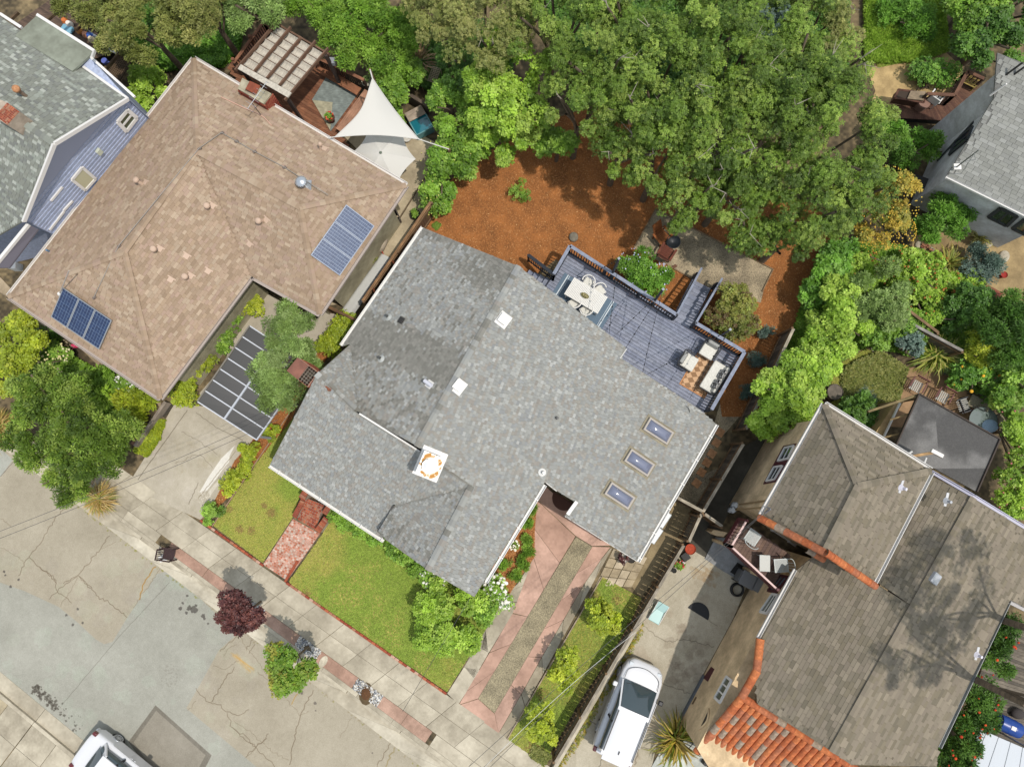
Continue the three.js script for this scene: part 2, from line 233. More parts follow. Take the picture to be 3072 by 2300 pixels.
// near gutter and kerb in lengths
const gut = walk('kerb');
{ const n = 13, A = along(G0, GD, -12), B = along(G0, GD, 24), E0 = kerbAt(-12.4), E1 = kerbAt(25.3);
  for (let i = 0; i < n; i++) { const q = [mid(A, B, (i + 0.004) / n), mid(A, B, (i + 0.996) / n), mid(E0, E1, (i + 0.996) / n), mid(E0, E1, (i + 0.004) / n)];
    part(gut, 'gutter_slab', flat(q, -0.118 + rr(-.003, .003), 0.06), pick([concG, concB]));
    const k0 = atY(q[3], 0.003), k1 = atY(q[2], 0.003), nrm = KN.clone().multiplyScalar(0.14); part(gut, 'kerb_stone', prism([k0, k1, k1.clone().add(nrm), k0.clone().add(nrm)], { d: 0.2 }), pick(concs)); } }
// far kerb and pavement
const far = walk('pavement');
{ const A = along(F0, FD, -3), B = along(F0, FD, 14), A2 = t1(0, 1010, -0.1), FDn = V(-FD.z, 0, FD.x), n = 6;
  for (let i = 0; i < n; i++) { const a = mid(A, B, (i + .004) / n), b = mid(A, B, (i + .996) / n), o = (p, d, y) => atY(p.clone().addScaledVector(FDn, d), y);
    part(far, 'gutter_slab', prism([o(a, 0, -.118), o(b, 0, -.118), o(b, .62, -.11), o(a, .62, -.11)], { d: .06 }), pick(concs));
    part(far, 'kerb_stone', prism([o(a, .62, .01), o(b, .62, .01), o(b, .78, .012), o(a, .78, .012)], { d: .2 }), pick(concs));
    for (let j = 0; j < 3; j++) for (const h of [0, .5]) { const p = mid(a, b, h + .004), q = mid(a, b, h + .496), w0 = .79 + j * 1.15, w1 = w0 + 1.135; part(far, 'paving_slab', prism([o(p, w0, .002), o(q, w0, .002), o(q, w1, .002), o(p, w1, .002)], { d: .1 }), pick([concA, concC, mat('#ab9f86', { map: blotchT, scale: .4 })])); } } }
struct('verge', flat([along(F0, FD, -60), along(F0, FD, 90)].concat([along(F0, FD, 90).add(V(-40, 0, 50)), along(F0, FD, -60).add(V(-40, 0, 50))]).map((p) => p.clone().add(V(-FD.z, 0, FD.x).multiplyScalar(0.8))), -0.03, 0.15), soilM);

// near pavement: kerbside strip and two rows of scored slabs
const pv = walk('pavement');
const W0 = t2(230, 335), W1 = t2(1650, 1365), B0 = t2(430, 130), B1 = t2(1760, 1055);      // strip side and lawn side of the slabs
const WD = W1.clone().sub(W0).normalize(), BD = B1.clone().sub(B0).normalize(), wl = W0.distanceTo(W1);
const jt = [t2(480, 455), t2(900, 800), t2(1360, 1130), t2(1830, 1490)].map((p) => p.clone().sub(W0).dot(WD)); const pitch = (jt[3] - jt[0]) / 3;
const wP = (s) => along(W0, WD, s), bP = (s) => along(B0, BD, (s) * 1.0 + 0.25), kP = (s) => { const p = wP(s); return p.addScaledVector(KN, -p.clone().sub(kerbAt(0)).dot(KN) + 0.145); };
const stripIn = (s) => mid(kP(s), wP(s), 0.27);
for (let i = -4; i < 6; i++) for (let h = 0; h < 2; h++) {
  const a = jt[0] + (i + h / 2) * pitch, b = a + pitch / 2, g = h ? 0.012 : 0.006, m = pick(concs);
  for (let k = 0; k < 2; k++) { const v0 = k / 2, v1 = v0 + 0.5, f = (s, v) => mid(wP(s), bP(s), v); part(pv, 'paving_slab', flat([f(a + g, v0 + .004), f(b - .006, v0 + .004), f(b - .006, v1 - .004), f(a + g, v1 - .004)], 0.006 + rr(-.003, .003), 0.09), rnd() < 0.7 ? m : pick(concs)); }
}
// kerbside strip: clay coloured concrete with stone filled tree wells, plain concrete at both ends
const sS = s1(1430, 1300).sub(W0).dot(WD), sE = t2(1650, 1365).sub(W0).dot(WD), wells = [[t2(160, 330), 1.15], [t2(640, 640), 1.15], [t2(1100, 1055), 1.35]].map(([p, w]) => [p.clone().sub(W0).dot(WD), w]);
{ let a = sS; const quad = (p, q, m, y = 0.004) => part(pv, 'strip_slab', flat([stripIn(p), stripIn(q), wP(q).addScaledVector(KN, -.01), wP(p).addScaledVector(KN, -.01)], y, .08), m);
  for (const [c, w] of wells) { const e = c - w / 2, n = Math.max(1, Math.round((e - a) / 2)); for (let i = 0; i < n; i++) quad(lerp(a, e, (i + .004) / n), lerp(a, e, (i + .996) / n), pick([clayA, clayB])); a = c + w / 2; }
  const n = 2; for (let i = 0; i < n; i++) quad(lerp(a, sE, (i + .004) / n), lerp(a, sE, (i + .996) / n), pick([clayA, clayB]));
  for (let s = sS - 12; s < sE + 9; s += 1.9) { part(pv, 'edge_slab', flat([kP(s), kP(s + 1.89), stripIn(s + 1.89).addScaledVector(KN, -.008), stripIn(s).addScaledVector(KN, -.008)], .003, .08), pick(concs));
    if (s < sS - 1.6 || s > sE - .4) quad(Math.max(s, s > sE - 1 ? sE + .01 : s), Math.min(s + 1.89, s < sS ? sS - .01 : 99), pick(concs), .002); } }
for (const [c, w] of wells) { // white and grey cobbles in the tree wells
  const M = [], C = [], q = (a, v) => mid(stripIn(c - w / 2 + a * w), wP(c - w / 2 + a * w), v); struct('well_soil', flat([q(0, 0), q(1, 0), q(1, 1), q(0, 1)], -0.006, .05), plain('#6d6250', 1));
  for (let i = 0; i < 420; i++) { const a = rnd(), v = rnd(); if (Math.hypot(a - .5, v - .5) < .15 + .05 * rnd()) continue; const p = q(a, v); M.push(new THREE.Matrix4().compose(V(p.x, rr(.0, .03), p.z), new THREE.Quaternion().setFromEuler(new THREE.Euler(rnd() * 6, rnd() * 6, rnd() * 6)), V(rr(.025, .055), rr(.018, .03), rr(.025, .05)))); C.push(col(pick(['#c8c6c0', '#9b9c9c', '#7d8288', '#b3aca0', '#d8d6cf', '#8a8d92']))); }
  const im = instanced(null, numbered('cobbles'), new THREE.IcosahedronGeometry(1, 1), plain('#ffffff', .8), M, C, { label: 'loose white and grey cobbles filling a kerbside tree well', category: 'cobbles' }); }
tag('utility_cover', 'pale oval utility cover set in the clay coloured kerbside strip', 'utility cover', [cyl(.26, .012, 0, 0, 0, .25, 28).scale(.62, 1, 1).rotateY(-.55).translate(t2(745, 782).x, .006, t2(745, 782).z)], mat('#c3bba9', { map: blotchT, scale: .8 }));
{ const p = t2(1098, 1050); const g = thing('tree_stump', 'rust brown cut stump in the empty cobbled tree well', 'stump', atY(p, 0)); lpart(g, 'stump_wood', lathe([[.0, .1], [.16, .1], [.2, .05], [.26, 0]], 14).scale(1, 1, 1.3), mat('#5d3d1e', { map: woodT, scale: 2 })); lpart(g, 'root_mound', lathe([[0, .06], [.25, .05], [.42, 0]], 12).scale(.8, 1, 1.2), mat('#5a4a30', { map: blotchT, scale: 1 })); }

// neighbour's drive on the left: painted concrete with patch and cracks
const driveL = painted(-20, -8, 14, 1024, (a) => {
  a.g.fillStyle = '#aaa291'; a.g.fillRect(0, 0, 1024, 1024); const L = (f, ...p) => p.map(([x, y]) => f(x, y)), jn = 'rgba(105,96,80,0.9)';
  for (let i = 0; i < 80; i++) a.spot(s1(rr(1250, 2100), rr(200, 1050)), rr(.1, .5), pick(['rgba(150,142,128,0.12)', 'rgba(190,182,166,0.12)', 'rgba(140,128,104,0.10)']));
  a.poly(L(s1, [1945, 510], [1900, 600], [1895, 650], [1850, 700], [1790, 790], [1700, 900], [1650, 900], [1720, 780], [1830, 620]), '#cdc9bf'); a.poly(L(s1, [1900, 690], [1830, 800], [1720, 960], [1690, 940], [1760, 850]), '#bdb6a6'); for (let i = 0; i < 40; i++) a.spot(s1(rr(1640, 1760), rr(880, 1000)), rr(.02, .08), pick(['rgba(206,200,188,0.5)', 'rgba(130,120,100,0.3)']));
  a.crack(L(s1, [1550, 220], [1200, 710], [1070, 900]), .03, jn, .01); a.crack(L(s1, [1640, 820], [1560, 1000]), .025, jn, .02); a.crack(L(s1, [1950, 560], [1640, 950]), .03, 'rgba(120,108,86,.7)', .02);
  a.crack(L(s1, [1500, 400], [1650, 480], [1800, 590]), .018, 'rgba(110,100,84,.7)'); a.crack(L(s1, [1450, 660], [1550, 610], [1650, 590], [1760, 700]), .018, 'rgba(100,90,74,.7)'); a.crack(L(s1, [1620, 240], [1800, 370], [2010, 470]), .02, jn, .02);
}, 9, 12);
struct('driveway', flat([s1(1440, 170), s1(1700, 190), s1(1650, 80), r6(200, 1050), r6(-60, 1300), r6(150, 700), r6(680, 1000), r6(740, 900), r6(980, 1010), r6(720, 1230), s1(2110, 480), s1(1660, 1130), s1(1050, 850), s1(1180, 640)], 0.004, .06), mapMat(driveL));
// right neighbour's drive
const driveR = painted(2, 2, 22, 1024, (a) => {
  a.g.fillStyle = '#a79f8c'; a.g.fillRect(0, 0, 1024, 1024); const L = (f, ...p) => p.map(([x, y]) => f(x, y));
  for (let i = 0; i < 160; i++) a.spot(t3(rr(1000, 2300), rr(-300, 1700)), rr(.1, .55), pick(['rgba(140,128,108,0.14)', 'rgba(188,180,160,0.14)', 'rgba(120,104,80,0.10)']));
  for (const [x, y] of [[2000, 40], [1930, 60], [2030, 90]]) for (let i = 0; i < 12; i++) a.spot(t3(x + rr(-70, 70), y + rr(-70, 70)), rr(.04, .16), 'rgba(120,84,40,0.16)');
  for (let i = 0; i < 40; i++) a.spot(t3(rr(1680, 2000), rr(480, 1000)), rr(.06, .3), 'rgba(84,76,60,0.14)');
  const ck = 'rgba(84,76,62,.8)'; a.crack(L(t3, [1470, 490], [1600, 590], [1660, 620], [1800, 600], [2050, 660]), .02, ck); a.crack(L(t3, [1010, 1270], [1100, 1320], [1250, 1450], [1560, 1520]), .025, ck, .02); a.crack(L(t3, [1430, 1500], [1420, 1560], [1390, 1640]), .025, ck); a.crack(L(t3, [1120, 1570], [1090, 1656]), .025, ck); a.crack(L(t3, [1600, 960], [1750, 1010], [1850, 1050]), .02, ck); a.crack(L(t3, [1860, 290], [2080, 490]), .02, 'rgba(90,82,66,.6)');
}, 9, 12);
struct('driveway', flat([s3(1600, 1656), s3(1800, 1340), c6(200, 1060), c6(900, 1500), t3(2208, 430), t3(1760, 1260), t3(1560, 1540), t3(1500, 1800), t3(560, 1900), t3(740, 1656), t3(1400, 520)], 0.004, .06), mapMat(driveR));
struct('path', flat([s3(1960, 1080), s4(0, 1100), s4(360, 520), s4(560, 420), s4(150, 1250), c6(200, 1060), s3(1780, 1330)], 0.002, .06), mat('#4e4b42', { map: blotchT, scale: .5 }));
struct('entry_slab', flat([c6(370, 720), c6(760, 760), c6(1100, 1250), c6(700, 1400), c6(500, 1290), c6(190, 1080)], 0.05, .08), mat('#8f9296', { map: blotchT, scale: .6 }));
struct('entry_slab', flat([t3(1620, 1500), t3(1830, 1420), t3(2208, 1700), t3(2208, 2100), t3(1470, 1760)], 0.03, .08), mat('#b9beba', { map: blotchT, scale: .5 }));

// pink drive with an aggregate strip
const drv = walk('driveway');
const aggT = tex(512, (u, v, i, j) => { const n = vn(u * 90, v * 90, 61, 90), m = vn(u * 5, v * 5, 63, 5), f = hash(i, j, 65), g = 134 + (n - .5) * 60 + (m - .5) * 22 + (f - .5) * 60; return [g * 1.03, g * .96, g * .78]; });
const aggM = new THREE.MeshStandardMaterial({ map: rep(aggT, .5), roughness: 1, bumpMap: rep(bumpT, 1), bumpScale: .008 });
part(drv, 'aggregate_strip', flat([s3(905, 1270), s3(1040, 1350), t3(230, 1210), t3(95, 1090)], .008, .08), aggM);
const seg = (f0, f1, n) => steps(n).map((k) => mid(f0, f1, k));
{ const Lo = [s3(575, 960), s3(558, 1200), s3(555, 1440), t3(380, 385), t3(190, 710), t3(0, 1030), t2(1870, 1140)], Ai = seg(s3(905, 1270), t3(95, 1090), 6), Ao = seg(s3(1040, 1350), t3(230, 1210), 6), Ro = [s3(1190, 1355), s3(1120, 1445), t3(980, 130), t3(800, 440), t3(620, 750), t3(450, 1055), t3(265, 1375)];
  const j = .01, put = (q, m = pick([pinkA, pinkB])) => part(drv, 'pink_slab', flat(q, .006 + rr(-.001, .001), .08), m);
  put([s3(575, 955), s3(640, 840), s3(1190, 1340), s3(1040, 1345), s3(905, 1262)]);
  for (let i = 0; i < 6; i++) { const f = (a, k) => mid(a[i], a[i + 1], k); put([f(Lo, i ? .01 : 0), mid(f(Ai, .006), f(Lo, .006), .015), mid(f(Ai, .994), f(Lo, .994), .015), f(Lo, .99)]); put([mid(f(Ao, .006), f(Ro, .006), .015), f(Ro, .006), f(Ro, .994), mid(f(Ao, .994), f(Ro, .994), .015)]); }
  put([t3(95, 1094), t3(230, 1216), t3(265, 1375), t2(1870, 1145)]);
  const Lw = [s3(430, 1650), t3(360, 200), t3(290, 300), t3(75, 660), t2(2090, 520), t2(1910, 830), t2(1770, 1050)], Li = [s3(548, 1455), t3(545, 120), t3(440, 290), t3(180, 715), t3(60, 925), t2(2050, 850), t2(1862, 1140)];
  for (let i = 0; i < 6; i++) { const f = (a, k) => mid(a[i], a[i + 1], k); part(drv, 'border_slab', flat([f(Lw, .01), f(Li, .01), f(Li, .99), f(Lw, .99)], .005, .08), pick(concs)); }
  const Rw = seg(s3(1205, 1365), t3(335, 1425), 6), Ri = Ro.map((p) => p.clone().add(V(.015, 0, .008))); Ri[0] = s3(1195, 1360); for (let i = 0; i < 6; i++) { const f = (a, k) => mid(a[i], a[i + 1], k); part(drv, 'border_slab', flat([f(Ri, .01), f(Rw, .01), f(Rw, .99), f(Ri, .99)], .005, .08), pick([concC, mat('#9b917e', { map: blotchT, scale: .4 })])); } }
// square pavers beside the garage
const pav = walk('paving'); { const A = s3(1215, 1365), B = s3(1500, 1440), C = s3(1385, 1656), E = s3(1080, 1640); reseed(71); pieces(pav, 'paver', A, B, mid(B, C, 1.15), mid(A, E, 1.12), steps(4), steps(4), .035, .012, .06, [mat('#b3a58d', { map: blotchT, scale: .7 }), mat('#a8997f', { map: blotchT, scale: .6 }), mat('#bbad96', { map: blotchT, scale: .8 })], { jig: .004 }); }
// stepping stones and gravel at the house's side
const gravT = tex(512, (u, v, i, j) => { const n = vn(u * 70, v * 70, 71, 70), m = vn(u * 4, v * 4, 73, 4), f = hash(i, j, 75), g = 140 + (n - .5) * 60 + (m - .5) * 40 + (f - .5) * 50; return [g * 1.04, g * .95, g * .78]; });
const gravM = new THREE.MeshStandardMaterial({ map: rep(gravT, .55), roughness: 1, bumpMap: rep(bumpT, 1), bumpScale: .01 });
struct('gravel_path', flat([c3(1250, 1150), c3(1720, 1380), s4(150, 480), s4(0, 770), s3(2190, 650), s3(1960, 1060), s3(1700, 960), s3(1480, 1430), s3(1360, 1560), s3(1300, 1400), s3(1800, 700), s3(2050, 330)], .003, .05), gravM);
{ const g = walk('stepping_stones'); const m = [mat('#b98a62', { map: blotchT, scale: 1 }), mat('#b08058', { map: blotchT, scale: 1.3 })]; for (const [x, y] of [[2098, 405], [2068, 490], [2030, 580], [1990, 655], [1945, 735], [1905, 825]]) { const p = s3(x, y); part(g, 'stepping_stone', rbox(.36, .05, .36, .02).rotateY(rr(-.5, -.7)).translate(p.x, .025, p.z), pick(m)); } }
struct('side_soil', flat([s3(1730, 935), s3(1960, 1070), s3(1760, 1330), s3(1640, 1560), t3(1500, 180), t3(1440, 260), s3(1340, 1640), s3(1480, 1440)], .002, .05), mat('#8a7a5c', { map: blotchT, scale: .6 }));
// gravel sitting area with timber edging
const gravelRing = [r7(1565, 75), r8(130, 575), r8(60, 720), r8(30, 850), c2(1700, 760), c2(1340, 660), c2(950, 470), r7(1385, 395)];
struct('gravel_area', flat(gravelRing, .012, .05), gravM);
const timber = mat('#8a7357', { map: woodT, scale: 1 }), timber2 = mat('#7a6247', { map: woodT, scale: 1.2 });
for (const [a, b, l] of [[r7(1565, 75), r8(130, 575), 'long timber edging board along the shaded rear of the gravel area'], [r7(1565, 75), r7(1385, 395), 'short timber edging board on the mulch side of the gravel area'], [r8(130, 575), r8(40, 760), 'short timber edging board at the far end of the gravel area'], [c2(480, 200), c2(960, 478), 'timber edging board between the gravel and the blue flowering shrub']])
  tag('edging_board', l, 'edging board', beam(atY(a, .03), atY(b, .03), .05, .09), timber);

// bark mulch: sheet plus loose chips
const mulT = tex(1024, (u, v, i, j) => { const n = vn(u * 8, v * 8, 81, 8), m = 0.5 * vn(u * 70, v * 110, 83, 0) + .5 * vn(u * 130, v * 60, 84, 0), f = hash(i, j, 85), k = .66 + .28 * m + .2 * (n - .5) + .2 * (f - .5); return [184 * k, 118 * k, 62 * k]; });
const mulM = new THREE.MeshStandardMaterial({ map: rep(mulT, .3), roughness: 1, bumpMap: rep(bumpT, .6), bumpScale: .02 });
const chipG = new THREE.BoxGeometry(1, .22, .38), chipM = plain('#ffffff', .95), chipC = ['#ab7443', '#a06a3a', '#b47e4c', '#996336', '#bb8a58', '#a56f3f'].map(col);
function mulch(ring, label, n, y = .006, holes = []) {
  const m = struct('mulch', flat(ring, y, .04), mulM); const b = new THREE.Box3().setFromPoints(ring), M = [], C = []; let k = 0;
  for (let t = 0; t < n; t++) { const x = rr(b.min.x, b.max.x), z = rr(b.min.z, b.max.z); if (!inRing(x, z, ring) || holes.some((h) => inRing(x, z, h))) continue; const s = rr(.025, .065); M.push(new THREE.Matrix4().compose(V(x, y + rr(.0, .016), z), new THREE.Quaternion().setFromEuler(new THREE.Euler(rr(-.3, .3), rnd() * 6.3, rr(-.3, .3))), V(s, s, s))); const c = pick(chipC).clone().multiplyScalar(rr(.85, 1.15)); if (rnd() < .006) c.set('#d8b27c'); C.push(c); }
  instanced(null, numbered('bark_chips'), chipG, chipM, M, C, { label, category: 'bark chips' });
}
reseed(91);
mulch([D(905, 500), D(960, 400), D(1050, 330), D(1150, 270), D(1280, 230), D(1420, 300), D(1600, 400), D(1760, 440), D(1840, 540), D(1760, 700), D(1705, 850), D(1660, 900), D(1560, 900), D(1540, 760), D(1440, 700), D(1200, 560), D(1100, 640)], 'loose orange bark chips covering the rear yard', 60000, .006, [gravelRing]);
mulch([s2(560, 100), s2(470, 330), s2(200, 640), s2(0, 900), s1(1830, 1000), s1(1680, 1130), s1(1700, 1120), s1(1940, 640), s2(150, 480), s2(340, 190), r6(560, 1600), r6(700, 1250), r6(900, 1000), r6(990, 1040), r6(760, 1330)], 'orange bark chips in the narrow bed beside the carport', 14000, .008);
mulch([s3(585, 955), s3(565, 1200), s3(560, 1440), s3(420, 1640), t3(340, 250), t3(200, 250), s3(120, 1640), s3(380, 1240)], 'orange bark chips in the bed between pink drive and house', 12000, .008);

// lawns: sheet plus tufts
const lawnT = tex(1024, (u, v, i, j) => { const n = .55 * vn(u * 5, v * 5, 101, 5) + .45 * vn(u * 13, v * 13, 103, 13), m = vn(u * 90, v * 90, 105, 90), f = hash(i, j, 107), d = sstep(.42, .68, n), k = .82 + .3 * (m - .5) + .3 * (f - .5); return [lerp(142, 182, d) * k, lerp(160, 172, d) * k, lerp(66, 90, d) * k]; });
const lawnM = new THREE.MeshStandardMaterial({ map: rep(lawnT, .16), roughness: 1 });
const bladeG = (() => { const P = []; for (let i = 0; i < 5; i++) { const a = i * 1.3, w = .16, lx = Math.cos(a) * .55, lz = Math.sin(a) * .55, px = -Math.sin(a) * w, pz = Math.cos(a) * w, bx = Math.cos(a + 2) * .25, bz = Math.sin(a + 2) * .25; P.push(bx + px, 0, bz + pz, bx - px, 0, bz - pz, bx + lx, .8 + .1 * (i % 3), bz + lz); } const g = new THREE.BufferGeometry(); g.setAttribute('position', new THREE.Float32BufferAttribute(P, 3)); g.computeVertexNormals(); return g; })();
const bladeM = plain('#ffffff', .9, { side: THREE.DoubleSide });
const worn = [[d8(180, 510), .3], [d8(70, 395), .18], [s1(2080, 1220), .22], [s1(1985, 1210), .25], [s1(2190, 1015), .12], [s1(1900, 1040), .2], [t3(1250, 270), .25], [t3(560, 1500), .5], [t3(1060, 240), .3], [t3(620, 1060), .35], [t2(600, 230), .3], [t2(2000, 850), .3]];
function lawn(ring, label, n, dry = .5) {
  struct('lawn', flat(ring, .01, .05), lawnM); const b = new THREE.Box3().setFromPoints(ring), M = [], C = [];
  for (let t = 0; t < n; t++) { const x = rr(b.min.x, b.max.x), z = rr(b.min.z, b.max.z); if (!inRing(x, z, ring)) continue; const d = sstep(.42, .66, fbm(x * .55, z * .55, 111, 3) + (dry - .5) * .25), s = rr(.035, .075); M.push(new THREE.Matrix4().compose(V(x, .01, z), new THREE.Quaternion().setFromAxisAngle(V(0, 1, 0), rnd() * 6.3), V(s, s * rr(.4, .8), s)));
    C.push(new THREE.Color().lerpColors(col(pick(['#93aa44', '#9eb44c', '#869e3c'])), col(pick(['#b8b258', '#bfb264', '#aaac4e'])), d * rr(.5, 1)).lerp(col('#93704c'), worn.some(([q, r]) => Math.hypot(q.x - x, q.z - z) < r * rr(.4, 1)) ? rr(.4, .9) : 0).multiplyScalar(rr(.8, 1.15))); }
  instanced(null, numbered('lawn_grass'), bladeG, bladeM, M, C, { label, category: 'grass' });
}
const lawnMain = [t2(485, 155), t2(1770, 1035), t2(1895, 830), t2(2135, 450), t3(290, 300), s3(150, 1640), s2(1280, 1290), s2(790, 1030), d8(1070, 640), d8(960, 850), d8(450, 1570)];
lawn(lawnMain, 'mown green grass of the large front lawn', 60000, .45);
lawn([s1(1765, 1175), d8(40, 1280), d8(490, 600), d8(600, 290), d8(680, 120), s2(310, 650), s2(520, 260), s2(160, 690), s1(2200, 560), s1(1850, 1060)], 'patchy mown grass of the small front lawn by the carport', 42000, .66);
lawn([t3(1120, 80), t3(1450, 260), t3(1300, 560), t3(900, 1170), t3(640, 1640), t3(335, 1420)], 'patchy grass strip between the pink drive and the side fence', 26000, .62);
lawn([r8(900, 1230), r8(1240, 1380), r8(1180, 1656), s4(1500, 350), s4(1100, 260), r8(600, 1600), r8(640, 1380)], 'worn dry grass behind the tan house', 16000, .85);
lawn([r4(1000, 560), r4(900, 300), r4(860, -300), r4(1500, -300), r4(1560, 420), r4(1300, 500)], 'bright green rough grass on the slope above the wood', 60000, .2);
struct('straw_ground', flat([r4(900, 560), r4(1300, 500), r4(1560, 430), r4(1700, 560), r4(1640, 800), r4(1100, 880), r4(900, 960), r4(980, 750)], .008, .05), mat('#b39a6c', { map: blotchT, scale: .8 }));
struct('patio', flat([r8(1240, 1380), r8(1500, 1400), r8(1640, 1500), r8(1800, 1656), c4(1900, 760), c4(1800, 950), s4(1500, 350), r8(1100, 1656)], .006, .05), mat('#937657', { map: blotchT, scale: .6 }));
struct('garden_soil', flat([r8(1300, 200), r8(2300, 250), r8(2300, 1100), r8(2100, 900), r8(1900, 700), r8(1500, 550), r8(1280, 420)], .004, .05), mat('#97825c', { map: blotchT, scale: .6 }));
struct('patio', flat([d3(450, 1150), d3(1100, 950), d3(1650, 1080), d3(2200, 1380), d4(1640, 20), d4(470, 1680), r6(720, 880), d4(-100, 1500), d4(850, 0), d3(900, 1600)], .006, .05), mat('#aea188', { map: blotchT, scale: .45 }));
struct('patio', flat([r5(0, 640), r5(300, 960), r5(640, 1250), r5(1000, 1480), r5(1330, 1656), s1(1330, 200), s1(1100, 100), s1(900, -60), s1(550, -400), s1(250, -560), r5(-100, 700)], .006, .05), mat('#a2927a', { map: blotchT, scale: .45 }));

// ---------------------------------------------------------------- roofs
const shG = box(1, 1, 1), shM = plain('#ffffff', .95), capG = join([box(.13, .012, .24).rotateZ(-.3).translate(.06, 0, 0), box(.13, .012, .24).rotateZ(.3).translate(-.06, 0, 0)]);
const PLOW = (p) => (typeof p === 'function' ? p() : p);
const planeY = (pl, x, z) => -(pl.constant + pl.normal.x * x + pl.normal.z * z) / pl.normal.y;
function makeRoof(h, planes, o) {   // o: w, e (exposure), pal, walls material, slab material, caps [[a,b]]
  const all = [];
  for (const { pts: pts0, pl, over = .35, w = o.w, e = o.e, wall = true, base = 0, flatRoof } of planes) {
    const pts = pts0.map((p) => V(p.x, planeY(pl, p.x, p.z), p.z));
    const lifted = pts.map((p) => p.clone());
    part(h, 'roof_slab', prism(lifted, { d: .07 }), o.slab);
    if (wall) { const q = inset(pts.map((p) => p.clone()), over).map((p) => V(p.x, planeY(pl, p.x, p.z) - .08, p.z)); part(h, 'wall', prism(q, base), o.walls); }
    if (flatRoof) continue;
    const n = pl.normal, s = V(0, -1, 0).addScaledVector(n, n.y).normalize(), t = s.clone().cross(n).normalize(), O = pts[0], P2 = pts.map((p) => { const d = p.clone().sub(O); return [d.dot(t), d.dot(s)]; });
    const as = P2.map((p) => p[0]), bs = P2.map((p) => p[1]), a0 = Math.min(...as), a1 = Math.max(...as), b0 = Math.min(...bs), b1 = Math.max(...bs), len = e * 1.25, tilt = .012 / len;
    const rs = V(0, 0, 0).copy(s).multiplyScalar(Math.cos(tilt)).addScaledVector(n, Math.sin(tilt)), rn = t.clone().cross(rs).negate(); // lower edge stands proud
    for (let k = 0, b = b1 - e * .5; b > b0; b -= e, k++) for (let a = a0 - rnd() * w; a < a1; ) {
      const ww = w * rr(.75, 1.3), ca = a + ww / 2, g = .006; a += ww;
      if (!inPoly(ca, b, P2)) continue; let lo = ca - ww / 2 + g, hi = ca + ww / 2 - g; const q = e * .48;
      if (!(inPoly(lo, b - q, P2) && inPoly(hi, b - q, P2) && inPoly(lo, b + q, P2) && inPoly(hi, b + q, P2))) { if (inPoly(ca - ww * .2, b - q, P2) && inPoly(ca + ww * .2, b + q, P2)) { lo = ca - ww * .3; hi = ca + ww * .3; } else continue; }
      const p = O.clone().addScaledVector(t, (lo + hi) / 2).addScaledVector(s, b - e * .1).addScaledVector(n, .012), W2 = hi - lo, c = o.tone ? o.tone(p, rnd, pl) : Math.floor(rnd() * o.pal.length);
      const m = new THREE.Matrix4().makeBasis(t.clone().multiplyScalar(W2), rn.clone().multiplyScalar(.012), rs.clone().multiplyScalar(len)).setPosition(p); all.push([m, c, p.distanceToSquared(camera.position), pts]);
    }
  }
  all.sort((x, y) => x[2] - y[2]);
  const mats = o.pal.map((c) => plain(c, .95)), inv = new THREE.Matrix4().makeTranslation(...root(h).negate().toArray());
  for (const [m, c] of all.slice(0, 300)) { const me = finish(new THREE.Mesh(shG, mats[c])); me.name = 'shingle'; me.applyMatrix4(m.premultiply(inv)); h.add(me); }
  const rest = all.slice(300); instanced(h, 'shingles', shG, shM, rest.map((x) => x[0].premultiply(inv)), rest.map((x) => col(o.pal[x[1]]).multiplyScalar(rr(.9, 1.1))));
  for (const [a, b] of o.caps || []) { const L = a.distanceTo(b), n = Math.floor(L / .2), z = b.clone().sub(a).normalize(), x = V(0, 1, 0).cross(z).normalize(), y = z.clone().cross(x); const r = root(h);
    for (let i = 0; i < n; i++) { const me = finish(new THREE.Mesh(capG, pick(mats))); me.name = 'ridge_cap'; me.applyMatrix4(basisM(x, y, z, mid(a, b, (i + .5) / n).add(V(0, .035 + (i % 2) * .003, 0)).sub(r))); h.add(me); } }
}
function gutter(h, a, b, outward, m, strap = .9, name = 'gutter') {
  const d = b.clone().sub(a).normalize(), n = outward.clone().setY(0).normalize(), g = [], o = (p, k, y) => p.clone().addScaledVector(n, k).add(V(0, y, 0));
  g.push(beam(o(a, .125, -.02), o(b, .125, -.02), .02, .1), beam(o(a, .065, -.075), o(b, .065, -.075), .13, .015), beam(o(a, .006, -.03), o(b, .006, -.03), .012, .1));
  for (let s = strap / 2, L = a.distanceTo(b); s < L; s += strap) { const p = a.clone().addScaledVector(d, s); g.push(beam(o(p, -.03, .03), o(p, .14, .03), .035, .008)); }
  return part(h, name, g, m);
}
function onRoof(name, label, cat, p, q, pl, group) { // a group standing on a roof plane, x towards q
  const g = thing(name, label, cat, p, group), x = q.clone().sub(p).normalize(), y = pl.normal.clone(), z = x.clone().cross(y).normalize(); x.copy(y.clone().cross(z)); g.quaternion.setFromRotationMatrix(new THREE.Matrix4().makeBasis(x, y, z)); return g;
}
const white = plain('#d4d2cd', .5), whiteD = plain('#b8b6b0', .6), galv = plain('#a7abae', .4, { metalness: .6 }), darkM = plain('#2b2a28', .7), black = plain('#141414', .6);
const brickM = [mat('#96492f', { map: blotchT, scale: 2 }), mat('#8a3f2a', { map: blotchT, scale: 2.3 }), mat('#a55a3c', { map: blotchT, scale: 1.7 }), mat('#9d6a52', { map: blotchT, scale: 2 })], mortarM = mat('#a89a8c', { map: blotchT, scale: 1 });

